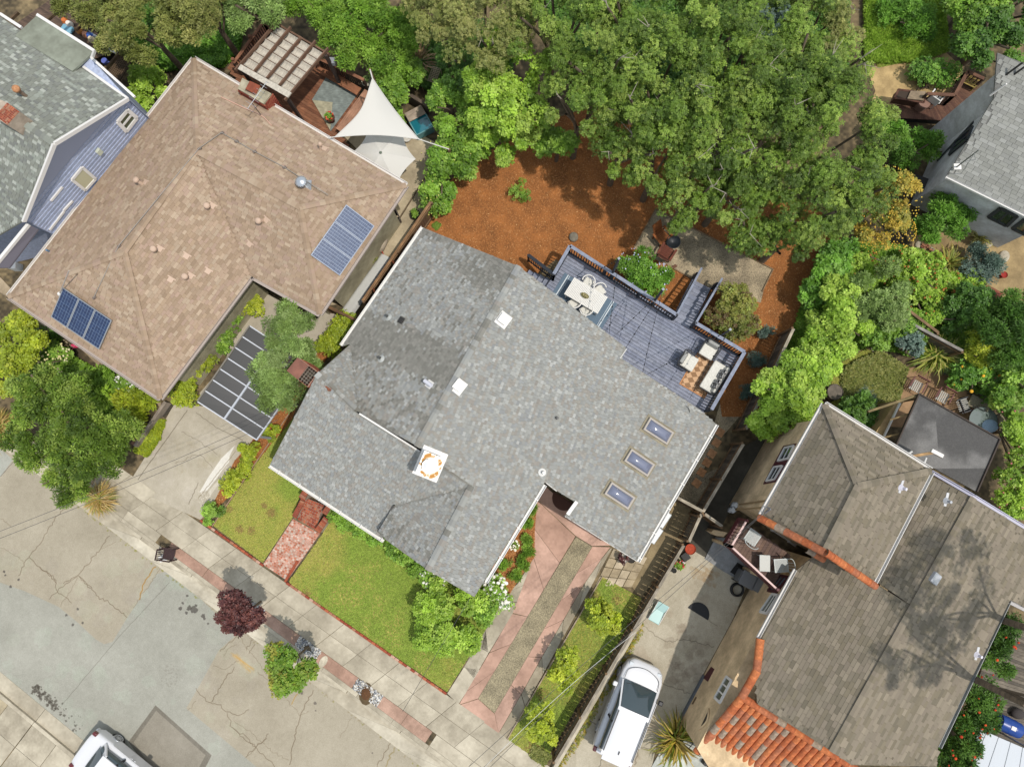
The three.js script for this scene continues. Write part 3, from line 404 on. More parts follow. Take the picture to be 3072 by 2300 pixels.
// ---- the main house
reseed(201);
const eaveL = 3.0, mA = r6(1575, 230, eaveL), mA2 = r6(900, 1210, eaveL), mR0 = r7(430, 548, 5.1), plL = plane3(mA, mA2, mR0), mR1 = s2(1520, 520, plL);
const plM = plane3(mR0, mR1, s3(2068, 335, 2.8)), mVE = s2(1035, 240, plL), fl = s2(302, 670, 2.95), fr = s2(1250, 1295, 2.95), plF = plane3(fl, fr, s2(1970, 850, plM)), mA0 = r6(970, 1190, plL), mA1 = r6(690, 1440, plF), plB = plane3(mA0, mA1, mVE);
const mK = s2(1970, 850, plM), mPk = s2(1610, 1545, plM), plW = plane3(mK, mPk, s2(1330, 1010, plF));
const house = thing('grey_roofed_house', 'central house with a mottled grey shingle roof and three skylights', 'house', V(0, 0, 0));
const wallMain = mat('#b3b0aa', { map: blotchT, scale: .5 });
{ const onM = (l) => l.map((p) => p), PM = [mR0, r7(1320, 1220, plM), r7(1285, 1312, plM), s3(1930, 215, plM), s3(2066, 335, plM), s3(1410, 1468, plM), s3(815, 1095, plM), s3(905, 985, plM), s3(740, 885, plM), s3(650, 815, plM), t2(1995, 250, plM), mPk, mK, mR1];
  const PLf = [mA, mR0, mR1, s2(1060, 262, plL), mVE, mA0, mA2], PF = [fl, mA1, mVE, s2(1555, 570, plF), s2(1970, 850, plF), s2(1330, 1010, plF), s2(1200, 1225, plF), fr], PW = [mK, mPk, s2(1262, 1295, plW), s2(1200, 1225, plW), s2(1330, 1010, plW)];
  makeRoof(house, [{ pts: PM, pl: plM }, { pts: PLf, pl: plL }, { pts: PF, pl: plF }, { pts: PW, pl: plW, over: .3 }, { pts: [mA0, mA1, mVE], pl: plB, over: .2 }], { w: .145, e: .105, slab: mat('#83827b', { scale: 1 }), walls: wallMain,
    pal: ['#868783', '#898a86', '#838480', '#8c8d88', '#88857e', '#89867e', '#92938e', '#828483', '#888a87', '#85817a', '#9a9b97', '#7a7972', '#73726b', '#7d7b74', '#6e6d66'],
    tone: (p, r, pl) => { const k = r(), t = p.x * .83 + p.z * .55, s = p.z * .83 - p.x * .55, st = pl === plL ? sstep(.36, .6, fbm(t * .22, s * .75, 211, 3)) * .85 + .12 : pl === plW ? .35 * sstep(.4, .6, fbm(t * .3, s * .8, 213, 3)) : 0; return r() < st ? 11 + Math.floor(k * 4) : k < .86 ? Math.floor(k / .86 * 10) : k < .93 ? 10 : 6; },
    caps: [[mR0, mR1], [mK, mPk], [mA1, mVE]] });
  const eD = mA2.clone().sub(mA).normalize(), out = V(eD.z, 0, -eD.x).multiplyScalar(-1); if (out.x > 0) out.negate();
  gutter(house, mA, mA2, out, white, 50); const fd = fr.clone().sub(fl), fo = V(-fd.z, 0, fd.x); gutter(house, fl, fr, fo, white, 1.02);
  const re0 = s3(2066, 335, plM), re1 = s3(1410, 1468, plM), ro = V(re0.x - re1.x, 0, re0.z - re1.z), ro2 = V(-ro.z, 0, ro.x); gutter(house, re0, re1, ro2.x > 0 ? ro2 : ro2.negate(), white, 1.15);
  const we0 = s3(640, 835, plM), we1 = s3(150, 1640, plM); gutter(house, we0, we1, ro2, white, 1.3);
  part(house, 'ridge_flashing', beam(s2(1045, 250, plF).add(V(0, -.1, 0)), s2(1555, 570, plF).add(V(0, -.1, 0)), .06, .34), white);
  part(house, 'step_flashing', prism([s2(1555, 570, plF), s2(1970, 850, plF), s2(1985, 845, plF), s2(1570, 565, plF)].map((p, i) => V(p.x, planeY(plM, p.x, p.z) - .02, p.z)), 3.2), plain('#6b685f', .9));
  part(house, 'step_flashing', beam(s2(1335, 1005, plF).add(V(0, .05, 0)), s2(1203, 1222, plF).add(V(0, .05, 0)), .05, .16), plain('#4c4a46', .9));
  part(house, 'fascia', [beam(s3(812, 1098, plM).add(V(0, -.1, 0)), s3(1410, 1472, plM).add(V(0, -.1, 0)), .03, .18), beam(s3(742, 888, plM).add(V(0, -.1, 0)), s3(652, 818, plM).add(V(0, -.1, 0)), .04, .2)], whiteD);
  part(house, 'fascia', beam(s3(912, 978, plM).add(V(0, .02, 0)), s3(835, 1085, plM).add(V(0, .02, 0)), .14, .1), white);
  part(house, 'fascia', beam(r7(1325, 1232, plM).add(V(0, -.06, 0)), r7(1270, 1312, plM).add(V(0, -.06, 0)), .04, .16), whiteD);
}
// skylights
const domeG = (w, d, hgt) => { const g = new THREE.PlaneGeometry(w, d, 18, 12).rotateX(-Math.PI / 2), P = g.attributes.position; for (let i = 0; i < P.count; i++) { const a = 1 - Math.abs(P.getX(i) / w * 2) ** 3.2, b = 1 - Math.abs(P.getZ(i) / d * 2) ** 2.4; P.setY(i, hgt * Math.pow(Math.max(0, a * b), .6)); } g.computeVertexNormals(); return g; };
const domeM = phys('#6b7083', { roughness: .12, clearcoat: 1, clearcoatRoughness: .05 }), skyFrame = plain('#9a938a', .55), flashM = mat('#8a8371', { map: blotchT, scale: .8 });
[['the skylight nearest the deck, topmost of the three domed skylights', [1510, 278], [1705, 405], [1452, 380]], ['middle one of the three domed skylights on the grey roof', [1355, 538], [1547, 668], [1295, 640]], ['the skylight nearest the pink drive, lowest of the three domed skylights', [1190, 810], [1385, 940], [1133, 912]]].forEach(([l, a, b, c]) => {
  const A = s3(...a, plM), B = s3(...b, plM), C = s3(...c, plM), w = A.distanceTo(B), d = A.distanceTo(C), o = B.clone().add(C).multiplyScalar(.5), g = onRoof('skylight', l, 'skylight', o, o.clone().add(B).sub(A), plM, 'domed skylights on the grey roof');
  lpart(g, 'flashing', box(w + .2, .03, d + .2, 0, .025, 0), flashM); lpart(g, 'frame', [box(w, .14, .07, 0, .1, d / 2 - .035), box(w, .14, .07, 0, .1, -d / 2 + .035), box(.07, .14, d - .14, w / 2 - .035, .1, 0), box(.07, .14, d - .14, -w / 2 + .035, .1, 0)], skyFrame); lpart(g, 'dome', domeG(w - .12, d - .12, .2).translate(0, .15, 0), domeM); });
// white flue cap on the ridge
{ const A = s2(1560, 545, plM), B = s2(1755, 625, plM), C = s2(1488, 690, plM), o = s2(1615, 670, plM), g = onRoof('chimney_flue', 'white metal flue box with rust stained cap on the grey roof', 'chimney', o, o.clone().add(B).sub(A), plM);
  const rustT = tex(128, (u, v) => { const r = Math.hypot(u - .5, v - .5), n = fbm(u * 7, v * 7, 121, 3), k = sstep(.3, .42, r) * sstep(.47, .62, n) * (1 - sstep(.5, .56, r)); return [lerp(232, 176, k), lerp(230, 122, k), lerp(224, 50, k)]; });
  lpart(g, 'flashing', box(1.0, .03, 1.15, .05, .03, -.05), white); lpart(g, 'box', rbox(.72, .75, .8, .01, 0, .36, 0), white); const cap = lpart(g, 'cap', (() => { const b = box(.82, .03, .9); const u = b.attributes.uv; for (let i = 0; i < u.count; i++) u.setXY(i, u.getX(i) / .82, u.getY(i) / .9); return b; })(), new THREE.MeshStandardMaterial({ map: rustT, roughness: .7 }), [0, .75, 0]); lpart(cap, 'flue_pipe', cyl(.2, .2, -.08, .02, .02), galv); lpart(cap, 'flue_lid', [cyl(.23, .02, -.08, .24, .02), cyl(.2, .03, -.08, .26, .02, .05)], plain('#c3c5c6', .35, { metalness: .5 })); }
// brick chimney on the gable
{ const A = r6(700, 1425, 4.9), B = r6(545, 1310, 4.9), C = r6(610, 1545, 4.9), o = mid(B, C).setY(0), E = r6(455, 1420, 4.9), g = thing('brick_chimney', 'brick chimney with a flat brown cap at the left gable', 'chimney', o);
  const ring = [A, B, E, C], core = inset(ring.map((p) => p.clone()), .015); part(g, 'chimney_core', prism(core, 0), mortarM); reseed(77);
  for (let k = 30; k < 60; k++) { const y = .08 * k + .04; if (y > 4.84) break; for (let s = 0; s < 4; s++) { const a = ring[s], b = ring[(s + 1) % 4], L = a.distanceTo(b), n = Math.round(L / .21); for (let i = 0; i < n; i++) { const p0 = mid(a, b, (i + (k % 2) * .5) / n + .01), p1 = mid(a, b, Math.min(1, (i + 1 + (k % 2) * .5) / n) - .01); if (i === n - 1 && k % 2) continue; part(g, 'brick', beam(atY(p0, y), atY(p1, y), .03, .068), pick(brickM)); } } }
  const us = steps(5); pieces(g, 'brick', mid(A, B, 0), mid(C, C, 0), mid(C, E, .48), mid(A, B, .48).setY(4.9), steps(6), steps(4), .015, 4.9 - A.y + A.y, .06, brickM); part(g, 'mortar_bed', prism(ring.map((p) => atY(p, 4.86)), { d: .05 }), mat('#c7b7a8', { map: blotchT, scale: 1 }));
  part(g, 'cap', prism([mid(A, B, .46), mid(C, E, .46), mid(C, E, 1.04), mid(A, B, 1.04)].map((p) => atY(p, 5.02)), { d: .05 }), mat('#7c4f40', { map: blotchT, scale: .8, rough: .6 })); }
{ const a = r6(665, 1465, 4.4), b = r6(795, 1565, plF).add(V(0, .12, 0)); const g = thing('roof_brace', 'thin rusty brace rod from brick chimney to grey roof', 'brace', b); part(g, 'rod', rod(a, b, .035, .035), plain('#8a5238', .8)); part(g, 'foot_plate', cyl(.09, .04, b.x, b.y - .13, b.z), plain('#6e4632', .8)); }
// white box vents, pipes, small things on the roof
for (const [q, a, b, l] of [[r7, [300, 985], [365, 945], 'white square roof vent high on the grey roof near the deck'], [r6, [1860, 1535], [1930, 1500], 'white square roof vent on the ridge beside the plumbing pipe']]) { const o = q(...a, plM), g = onRoof('roof_vent', l, 'roof vent', o, q(b[0], b[1] + 90, plM), plM, 'white roof vents'); lpart(g, 'flashing', box(.5, .015, .56, .03, .03, .02), white); lpart(g, 'hood', rbox(.36, .17, .4, .02, 0, .11, 0), white); }
{ const o = r6(1625, 1525, plL), g = onRoof('vent_pipe', 'short white elbow vent pipe on the dark slope', 'vent pipe', o, r6(1700, 1580, plL), plL); lpart(g, 'flashing', box(.3, .02, .3, 0, .02, 0), white); lpart(g, 'pipe', [cyl(.07, .25, 0, 0, 0), new THREE.CylinderGeometry(.08, .08, .4, 14).rotateZ(Math.PI / 2).translate(.1, .28, 0)], plain('#c9cad2', .4)); }
for (const [q, a, pl, l, n] of [[r6, [1285, 970], plL, 'small round plumbing vent with pale collar on the dark slope', 0], [r6, [1225, 1315], plL, 'second round plumbing collar lower on the dark slope', 1], [s3, [740, 285], plM, 'small pipe stub in the middle of the light slope', 2], [s3, [625, 735], plM, 'white pipe collar by the garage roof corner', 3]]) { const o = q(...a, pl), g = onRoof('plumbing_vent', l, 'vent pipe', o, q(a[0] + 60, a[1] + 40, pl), pl); lpart(g, 'collar', lathe([[.16, .02], [.14, .035], [.07, .06], [.06, .12]], 16), plain(['#9da09c', '#a5a8a4', '#8c8c86', '#d0cfca'][n], .6)); lpart(g, 'pipe', cyl(.05, .22, 0, .02, 0), n === 3 ? white : plain('#4c4d4c', .6)); }
{ const o = r6(1393, 998, plL), g = onRoof('roof_vent', 'low black slot vent beside the plumbing vent', 'roof vent', o, r6(1450, 1030, plL), plL); lpart(g, 'hood', rbox(.24, .07, .26, .02, 0, .05, 0), darkM); lpart(g, 'flange', box(.32, .012, .34, 0, .02, 0), plain('#6d6c66', .8)); }
{ const a = s3(1830, 215, plM).add(V(0, .03, 0)); tag('roof_cable', 'short black cable lying at the deck edge of the roof', 'cable', tube([s3(1820, 190, plM).add(V(0, .04, 0)), s3(1838, 210, plM).add(V(0, .05, 0)), s3(1845, 240, plM).add(V(0, .03, 0))], .012, 10), black); }

// ---- beige house
reseed(211);
const be = 3.1, bR = 4.6, bRd = D(269, 544, bR), bJ = D(424, 326, bR), bW = D(648, 448, bR), bS = D(18, 640, be), bT = D(418, 127, be), bE = D(877, 400, be), bN = D(690, 678, be), bI = D(543, 596, be), bF = D(345, 860, be);
const beige = thing('tan_roofed_house', 'neighbouring house with a tan hipped shingle roof and solar panels', 'house', V(0, 0, 0));
const bp = (a, b, c) => plane3(a, b, c), plBR = bp(bF, bI, mid(bRd, bJ)), plBL = bp(bS, bT, mid(bRd, bJ)), plBF = bp(bS, bF, bRd), plBw = bp(bI, bN, mid(bJ, bW)), plBe = bp(bN, bE, bW), plBb = bp(bE, bT, mid(bJ, bW));
makeRoof(beige, [{ pts: [bS, bT, bJ, bRd], pl: plBL }, { pts: [bS, bRd, bF], pl: plBF }, { pts: [bF, bRd, bJ, bI], pl: plBR }, { pts: [bI, bJ, bW, bN], pl: plBw }, { pts: [bN, bW, bE], pl: plBe }, { pts: [bE, bW, bJ, bT], pl: plBb }],
  { w: .25, e: .122, slab: mat('#947f6a', { scale: 1 }), walls: mat('#a49e86', { map: blotchT, scale: .5 }), pal: ['#97836f', '#927e69', '#9d8a75', '#9a8571', '#8d7964', '#a2907b', '#998372', '#95816b'], caps: [[bRd, bJ], [bJ, bW], [bT, bJ], [bS, bRd], [bF, bRd], [bE, bW], [bN, bW]] });
{ const gm = plain('#a59a92', .6), g2 = plain('#cfcac4', .55), od = (a, b) => { const d = b.clone().sub(a), n = V(d.z, 0, -d.x).normalize(), c = D(420, 470, 3), m = mid(a, b); return n.dot(m.clone().sub(c)) > 0 ? n : n.negate(); };
  for (const [a, b, m] of [[bS, bT, g2], [bT, bE, g2], [bE, bN, gm], [bI, bF, gm], [bF, bS, gm]]) gutter(beige, a, b, od(a, b), m, 60); const nn = od(bI, bN); gutter(beige, bN, bI, V(bI.z - bN.z, 0, bN.x - bI.x).multiplyScalar(1).dot(bF.clone().sub(bT)) > 0 ? V(bI.z - bN.z, 0, bN.x - bI.x) : V(bN.z - bI.z, 0, bI.x - bN.x), gm, 60); }
// solar panels
const cellT = (nx, ny, a, b, line, bus) => tex(256, (u, v) => { const x = (u * nx) % 1, y = (v * ny) % 1, g = x < .045 || x > .955 || y < .03 || y > .97, bb = bus && (Math.abs((y * 3) % 1 - .5) < .06), n = hash(Math.floor(u * nx), Math.floor(v * ny), 7); return g ? line : bb ? [(a[0] + line[0]) / 2, (a[1] + line[1]) / 2, (a[2] + line[2]) / 2] : [lerp(a[0], b[0], n), lerp(a[1], b[1], n), lerp(a[2], b[2], n)]; });
function solar(label, A, B, C, n, t, pl, frameM, group) { // A corner, B along the row, C down the slope
  const w = A.distanceTo(B) / n, d = A.distanceTo(C), x = B.clone().sub(A).normalize();
  for (let i = 0; i < n; i++) { const o = A.clone().addScaledVector(x, w * (i + .5)).add(C.clone().sub(A).multiplyScalar(.5)); const g = onRoof('solar_panel', label[i], 'solar panel', o, o.clone().add(x), pl, group);
    const fr = lpart(g, 'frame', [box(w - .015, .05, .035, 0, .14, d / 2 - .02), box(w - .015, .05, .035, 0, .14, -d / 2 + .02), box(.035, .05, d - .08, w / 2 - .025, .14, 0), box(.035, .05, d - .08, -w / 2 + .025, .14, 0)], frameM);
    const pg = new THREE.PlaneGeometry(w - .07, d - .08).rotateX(-Math.PI / 2).translate(0, .155, 0); lpart(g, 'cell_sheet', join([pg, box(w - .07, .02, d - .08, 0, .14, 0)]), new THREE.MeshPhysicalMaterial({ map: t, roughness: .22, clearcoat: .6, clearcoatRoughness: .1 }));
    lpart(g, 'mounting_rail', [box(w, .04, .04, 0, .08, d * .25), box(w, .04, .04, 0, .08, -d * .25), box(.05, .1, .05, -w * .3, .05, d * .25), box(.05, .1, .05, w * .3, .05, -d * .25)], galv); } }
solar(['dark blue solar panel nearest the left neighbour, first of three', 'middle dark blue solar panel of the row of three', 'dark blue solar panel nearest the front corner, last of three'], r5(542, 722, plBF), r5(945, 993, plBF), r5(443, 965, plBF), 3, cellT(6, 10, [17, 36, 70], [26, 48, 84], [104, 122, 148], false), plBF, galv, 'row of three solar panels');
{ const tB = cellT(6, 30, [50, 62, 90], [72, 86, 112], [150, 160, 176], true), wf = plain('#8e98a8', .5); const A = r6(925, 42, plBe), B = r6(630, 460, plBe), C = r6(1165, 210, plBe); solar(['striped pale blue solar panel nearest the sail, first of three', 'middle striped pale blue solar panel beside the side yard', 'striped pale blue solar panel nearest the notch, last of three'], A, B, C, 3, tB, plBe, wf, 'striped solar panels beside the side yard'); }
// chimney-barbecue, vents, conduit, turbine, antenna, hose
const vtan = plain('#b79f8b', .7);
for (const [q, a, pl, l, kind] of [[r5, [1720, 55], plBR, 'tan mushroom vent nearest the wing roof', 1], [r5, [1282, 410], plBR, 'tan mushroom vent in the middle of the front slope', 1], [r5, [1540, 635], plBR, 'tan mushroom vent lowest on the front slope', 1], [r6, [242, 168], plBw, 'tan mushroom vent on the wing near the striped solar panels', 1], [r1, [1175, 1525], plBL, 'tan mushroom vent alone on the left slope', 1], [r5, [1540, 465], plBR, 'flat tan roof jack between two mushroom vents', 0], [r5, [1410, 660], plBR, 'flat tan roof jack beside the lowest mushroom vent', 0], [r5, [1720, 590], plBR, 'flat tan roof jack nearest the notch eave', 0], [r5, [2065, 365], plBw, 'flat tan roof jack on the wing slope', 0], [r2, [720, 1240], plBb, 'small tan capped pipe near the rear eave', 2]]) {
  const o = q(...a, pl), g = onRoof('roof_vent', l, 'roof vent', o, q(a[0] + 60, a[1] - 90, pl), pl, 'tan roof vents'); lpart(g, 'flashing', box(.2, .012, .22, kind ? .12 : 0, .03, kind ? .12 : 0), vtan); lpart(g, 'lip', box(.05, .02, .36, kind ? .22 : .1, .03, kind ? .12 : 0), vtan); if (kind) lpart(g, 'stack', cyl(kind === 2 ? .05 : .08, .3), vtan); if (kind) lpart(g, 'cap', lathe([[0, .44], [.08, .43], [.13, .39], [.14, .3], [.1, .29]], 16).scale(kind === 2 ? .7 : 1, 1, kind === 2 ? .7 : 1), vtan); }
{ const o = r2(585, 1535, plBb), g = thing('turbine_vent', 'round galvanised turbine vent near the wing ridge', 'roof vent', o); lpart(g, 'flashing', box(.5, .03, .5, .06, .02, .03), galv); lpart(g, 'stack', cyl(.15, .25), galv); const fin = []; for (let i = 0; i < 16; i++) { const a = i / 16 * 6.283; fin.push(box(.02, .2, .05, 0, 0, 0).rotateX(.2).translate(0, 0, .21).rotateY(a).translate(0, .36, 0)); } lpart(g, 'fins', fin, galv); lpart(g, 'dome', lathe([[0, .56], [.12, .54], [.2, .48], [.23, .44]], 20), plain('#b9bec2', .3, { metalness: .7 })); }
{ const pts = [[r5(785, 810, plBF)], [r5(990, 385, plBL)], [r1(1655, 1235, plBL)], [r1(1840, 1105, plBb)], [r1(2110, 1260, plBb)], [r2(425, 1390, plBb)], [r2(790, 1620, plBe)]].map(([p]) => p.add(V(0, .1, 0))); const g = thing('conduit', 'thin grey conduit running along the tan roof to the solar panels', 'conduit', atY(pts[0], pts[0].y)); part(g, 'pipe', pts.slice(1).map((p, i) => rod(pts[i], p, .016, .016, 6)), plain('#8c8780', .5)); for (const p of [...pts.slice(0, -1), mid(pts[1], pts[2]), mid(pts[3], pts[4], .45)]) part(g, 'support_block', box(.16, .08, .1).rotateY(.6).translate(p.x, p.y - .06, p.z), plain('#6a5f57', .8)); }
{ const a = r5(490, 775, plBF), b = a.clone().add(V(-.1, 1.5, -.45)), g = thing('vent_pipe', 'tall thin vent pipe leaning beside the dark solar panels', 'vent pipe', a); part(g, 'pipe', rod(a, r5(568, 585, 5.2), .025, .025), plain('#a8a098', .5)); part(g, 'collar', cyl(.1, .06, a.x, a.y, a.z, .06), white); }
tag('roof_pipe', 'tiny blue topped pipe on the left slope of the tan roof', 'vent pipe', cyl(.04, .22, r5(408, 425, plBL).x, r5(408, 425, plBL).y, r5(408, 425, plBL).z), plain('#5d7d98', .6));
{ // outdoor kitchen chimney at the rear eave
  const y = 3.75, A = d2(420, 1010, y), B = d2(900, 1270, y), C = d2(770, 1440, y), E = d2(345, 1190, y), g = thing('brick_barbecue', 'broad brick chimney block with stone rim behind the tan roof', 'chimney', atY(mid(A, C), 0)), ring = [A, B, C, E], m = [mat('#8a4030', { map: blotchT, scale: 2 }), mat('#7e3729', { map: blotchT, scale: 2 }), mat('#96503c', { map: blotchT, scale: 2 })];
  part(g, 'core', prism(inset(ring.map((p) => p.clone()), .03).map((p) => atY(p, y - .1)), 0), mortarM); reseed(5);
  for (let k = 0; k < 20; k++) { const yy = y - .15 - k * .085; for (let s = 0; s < 4; s++) { const a = ring[s], b = ring[(s + 1) % 4], n = Math.round(a.distanceTo(b) / .24); for (let i = 0; i < n; i++) part(g, 'brick', beam(atY(mid(a, b, (i + .02 + (k % 2) * .5 - .25) / n), yy), atY(mid(a, b, Math.min(1, (i + .98 + (k % 2) * .5 - .25) / n)), yy), .05, .075), pick(m)); } }
  const rim = mat('#a29b86', { map: blotchT, scale: 1.2 }); part(g, 'stone_rim', prism([A, B, mid(B, C, .1), mid(A, E, .1)].map((p) => atY(p, y)), { d: .1 }), rim); part(g, 'stone_rim', prism([mid(A, E, .11), mid(mid(A, E, .11), mid(B, C, .11), .24), mid(mid(A, E, .85), mid(B, C, .85), .24), mid(A, E, .85)].map((p) => atY(p, y)), { d: .1 }), rim); part(g, 'stone_rim', prism([mid(A, E, .86), mid(B, C, .86), C, E].map((p) => atY(p, y + .01)), { d: .1 }), rim); part(g, 'stone_rim', prism([mid(mid(A, E, .11), mid(B, C, .11), .6), mid(B, C, .11), mid(B, C, .85), mid(mid(A, E, .85), mid(B, C, .85), .6)].map((p) => atY(p, y + .002)), { d: .1 }), rim);
  part(g, 'rust_lid', prism([d2(545, 1060, y + .05), d2(715, 1140, y + .05), d2(640, 1285, y + .05), d2(470, 1195, y + .05)], { d: .06 }), mat('#87432a', { map: blotchT, scale: 1.2, rough: .7 })); }
{ const p = d2(740, 1640, plBb), g = thing('antenna', 'silver television antenna on the rear slope of the tan roof', 'antenna', p), q = up(p, 1.1), bD = d2(690, 1350, 4.6).sub(d2(540, 1560, 4.6)).normalize(); part(g, 'mast', rod(p, q, .018, .018), plain('#5a514c', .6)); const b0 = q.clone().addScaledVector(bD, -.3), b1 = q.clone().addScaledVector(bD, 1.1); part(g, 'boom', rod(b0, b1, .015, .015, 6), galv); const cr = V(-bD.z, 0, bD.x); for (let i = 0; i < 7; i++) { const c = mid(b0, b1, i / 6); part(g, 'element', rod(c.clone().addScaledVector(cr, -.3 + i * .025), c.clone().addScaledVector(cr, .3 - i * .025), .008, .008, 5), galv); } }
tag('roof_hose', 'thin pinkish pipe lying along the rear of the tan roof', 'pipe', tube([d2(80, 1340, plBb), d2(420, 1500, plBb), d2(750, 1650, plBb), r2(320, 1045, plBb)].map((p) => p.add(V(0, .06, 0))), .02, 20), plain('#c9a18e', .6));

// ---------------------------------------------------------------- neighbours' houses
const vplane = (a, b) => plane3V(a, b, V(a.x, a.y + 5, a.z)); function plane3V(a, b, c) { return new THREE.Plane().setFromCoplanarPoints(a, b, c); }
const glassM = phys('#343b44', { roughness: .08, clearcoat: 1 }), glassG = phys('#39452f', { roughness: .1, clearcoat: 1 });
function slab4(c, n, th) { const P = [], o = n.clone().multiplyScalar(th), a = c.map((p) => p.clone().add(o)), f = (x, y, z) => P.push(...x.toArray(), ...y.toArray(), ...z.toArray()); f(a[0], a[1], a[2]); f(a[0], a[2], a[3]); f(c[0], c[2], c[1]); f(c[0], c[3], c[2]); for (let i = 0; i < 4; i++) { const j = (i + 1) % 4; f(c[i], c[j], a[j]); f(c[i], a[j], a[i]); } const g = new THREE.BufferGeometry(); g.setAttribute('position', new THREE.Float32BufferAttribute(P, 3)); g.computeVertexNormals(); return g; }
function windowOn(h, c, n, o = {}) { // c: four corners round the opening on the wall, n: outward
  const { frame = white, pane = glassM, nx = 2, ny = 1, w = .08, sill } = o, t = (k) => n.clone().multiplyScalar(k), bar = (a, b, ww, d) => beam(a.clone().add(t(d / 2)), b.clone().add(t(d / 2)), d, ww, n.clone().cross(b.clone().sub(a)).normalize());
  const win = part(h, 'window', [0, 1, 2, 3].map((i) => bar(c[i], c[(i + 1) % 4], w, .07)), frame);
  for (let i = 0; i < nx; i++) for (let j = 0; j < ny; j++) { const f = (u, v) => bil(c[0], c[1], c[2], c[3], u, v); part(win, 'pane', slab4([f(i / nx + .01, j / ny + .01), f((i + 1) / nx - .01, j / ny + .01), f((i + 1) / nx - .01, (j + 1) / ny - .01), f(i / nx + .01, (j + 1) / ny - .01)], n, .03), pane); }
  for (let i = 1; i < nx; i++) part(win, 'muntin', bar(mid(c[0], c[1], i / nx), mid(c[3], c[2], i / nx), w * .6, .05), frame);
  for (let j = 1; j < ny; j++) part(win, 'muntin', bar(mid(c[0], c[3], j / ny), mid(c[1], c[2], j / ny), w * .6, .052), frame);
  if (sill) part(win, 'sill', bar(c[sill[0]], c[sill[1]], .12, .12), frame);
  return win;
}
const tileC = ['#b9683c', '#ad5f37', '#c07244', '#a86647', '#b56e4a', '#9a8a7a'].map((c) => mat(c, { map: blotchT, scale: 1.6 })), tileG = (len, r = .11) => { const g = new THREE.CylinderGeometry(r, r * 1.06, len, 12, 1, true, -Math.PI / 2, Math.PI), g2 = new THREE.CylinderGeometry(r - .015, r * 1.06 - .015, len, 12, 1, true, -Math.PI / 2, Math.PI); return join([g, g2]).rotateX(0); };
const barrel = tileG(.44, .118), tmat = tileC.map((m) => { const c = m.clone(); c.side = THREE.DoubleSide; return c; });
function tileRun(h, a, b, r = 1, name = 'ridge_tile', lift = .02) { const L = a.distanceTo(b), n = Math.max(1, Math.round(L / .38)), y = b.clone().sub(a).normalize(), x = y.clone().cross(V(0, 1, 0)).normalize(), z = x.clone().cross(y), R = root(h); for (let i = 0; i < n; i++) { const me = finish(new THREE.Mesh(barrel, pick(tmat))); me.name = name; me.applyMatrix4(basisM(x.clone().multiplyScalar(r), y, z.clone().multiplyScalar(r), mid(a, b, (i + .5) / n).add(V(0, lift + (i % 2) * .006, 0)).sub(R))); h.add(me); } }

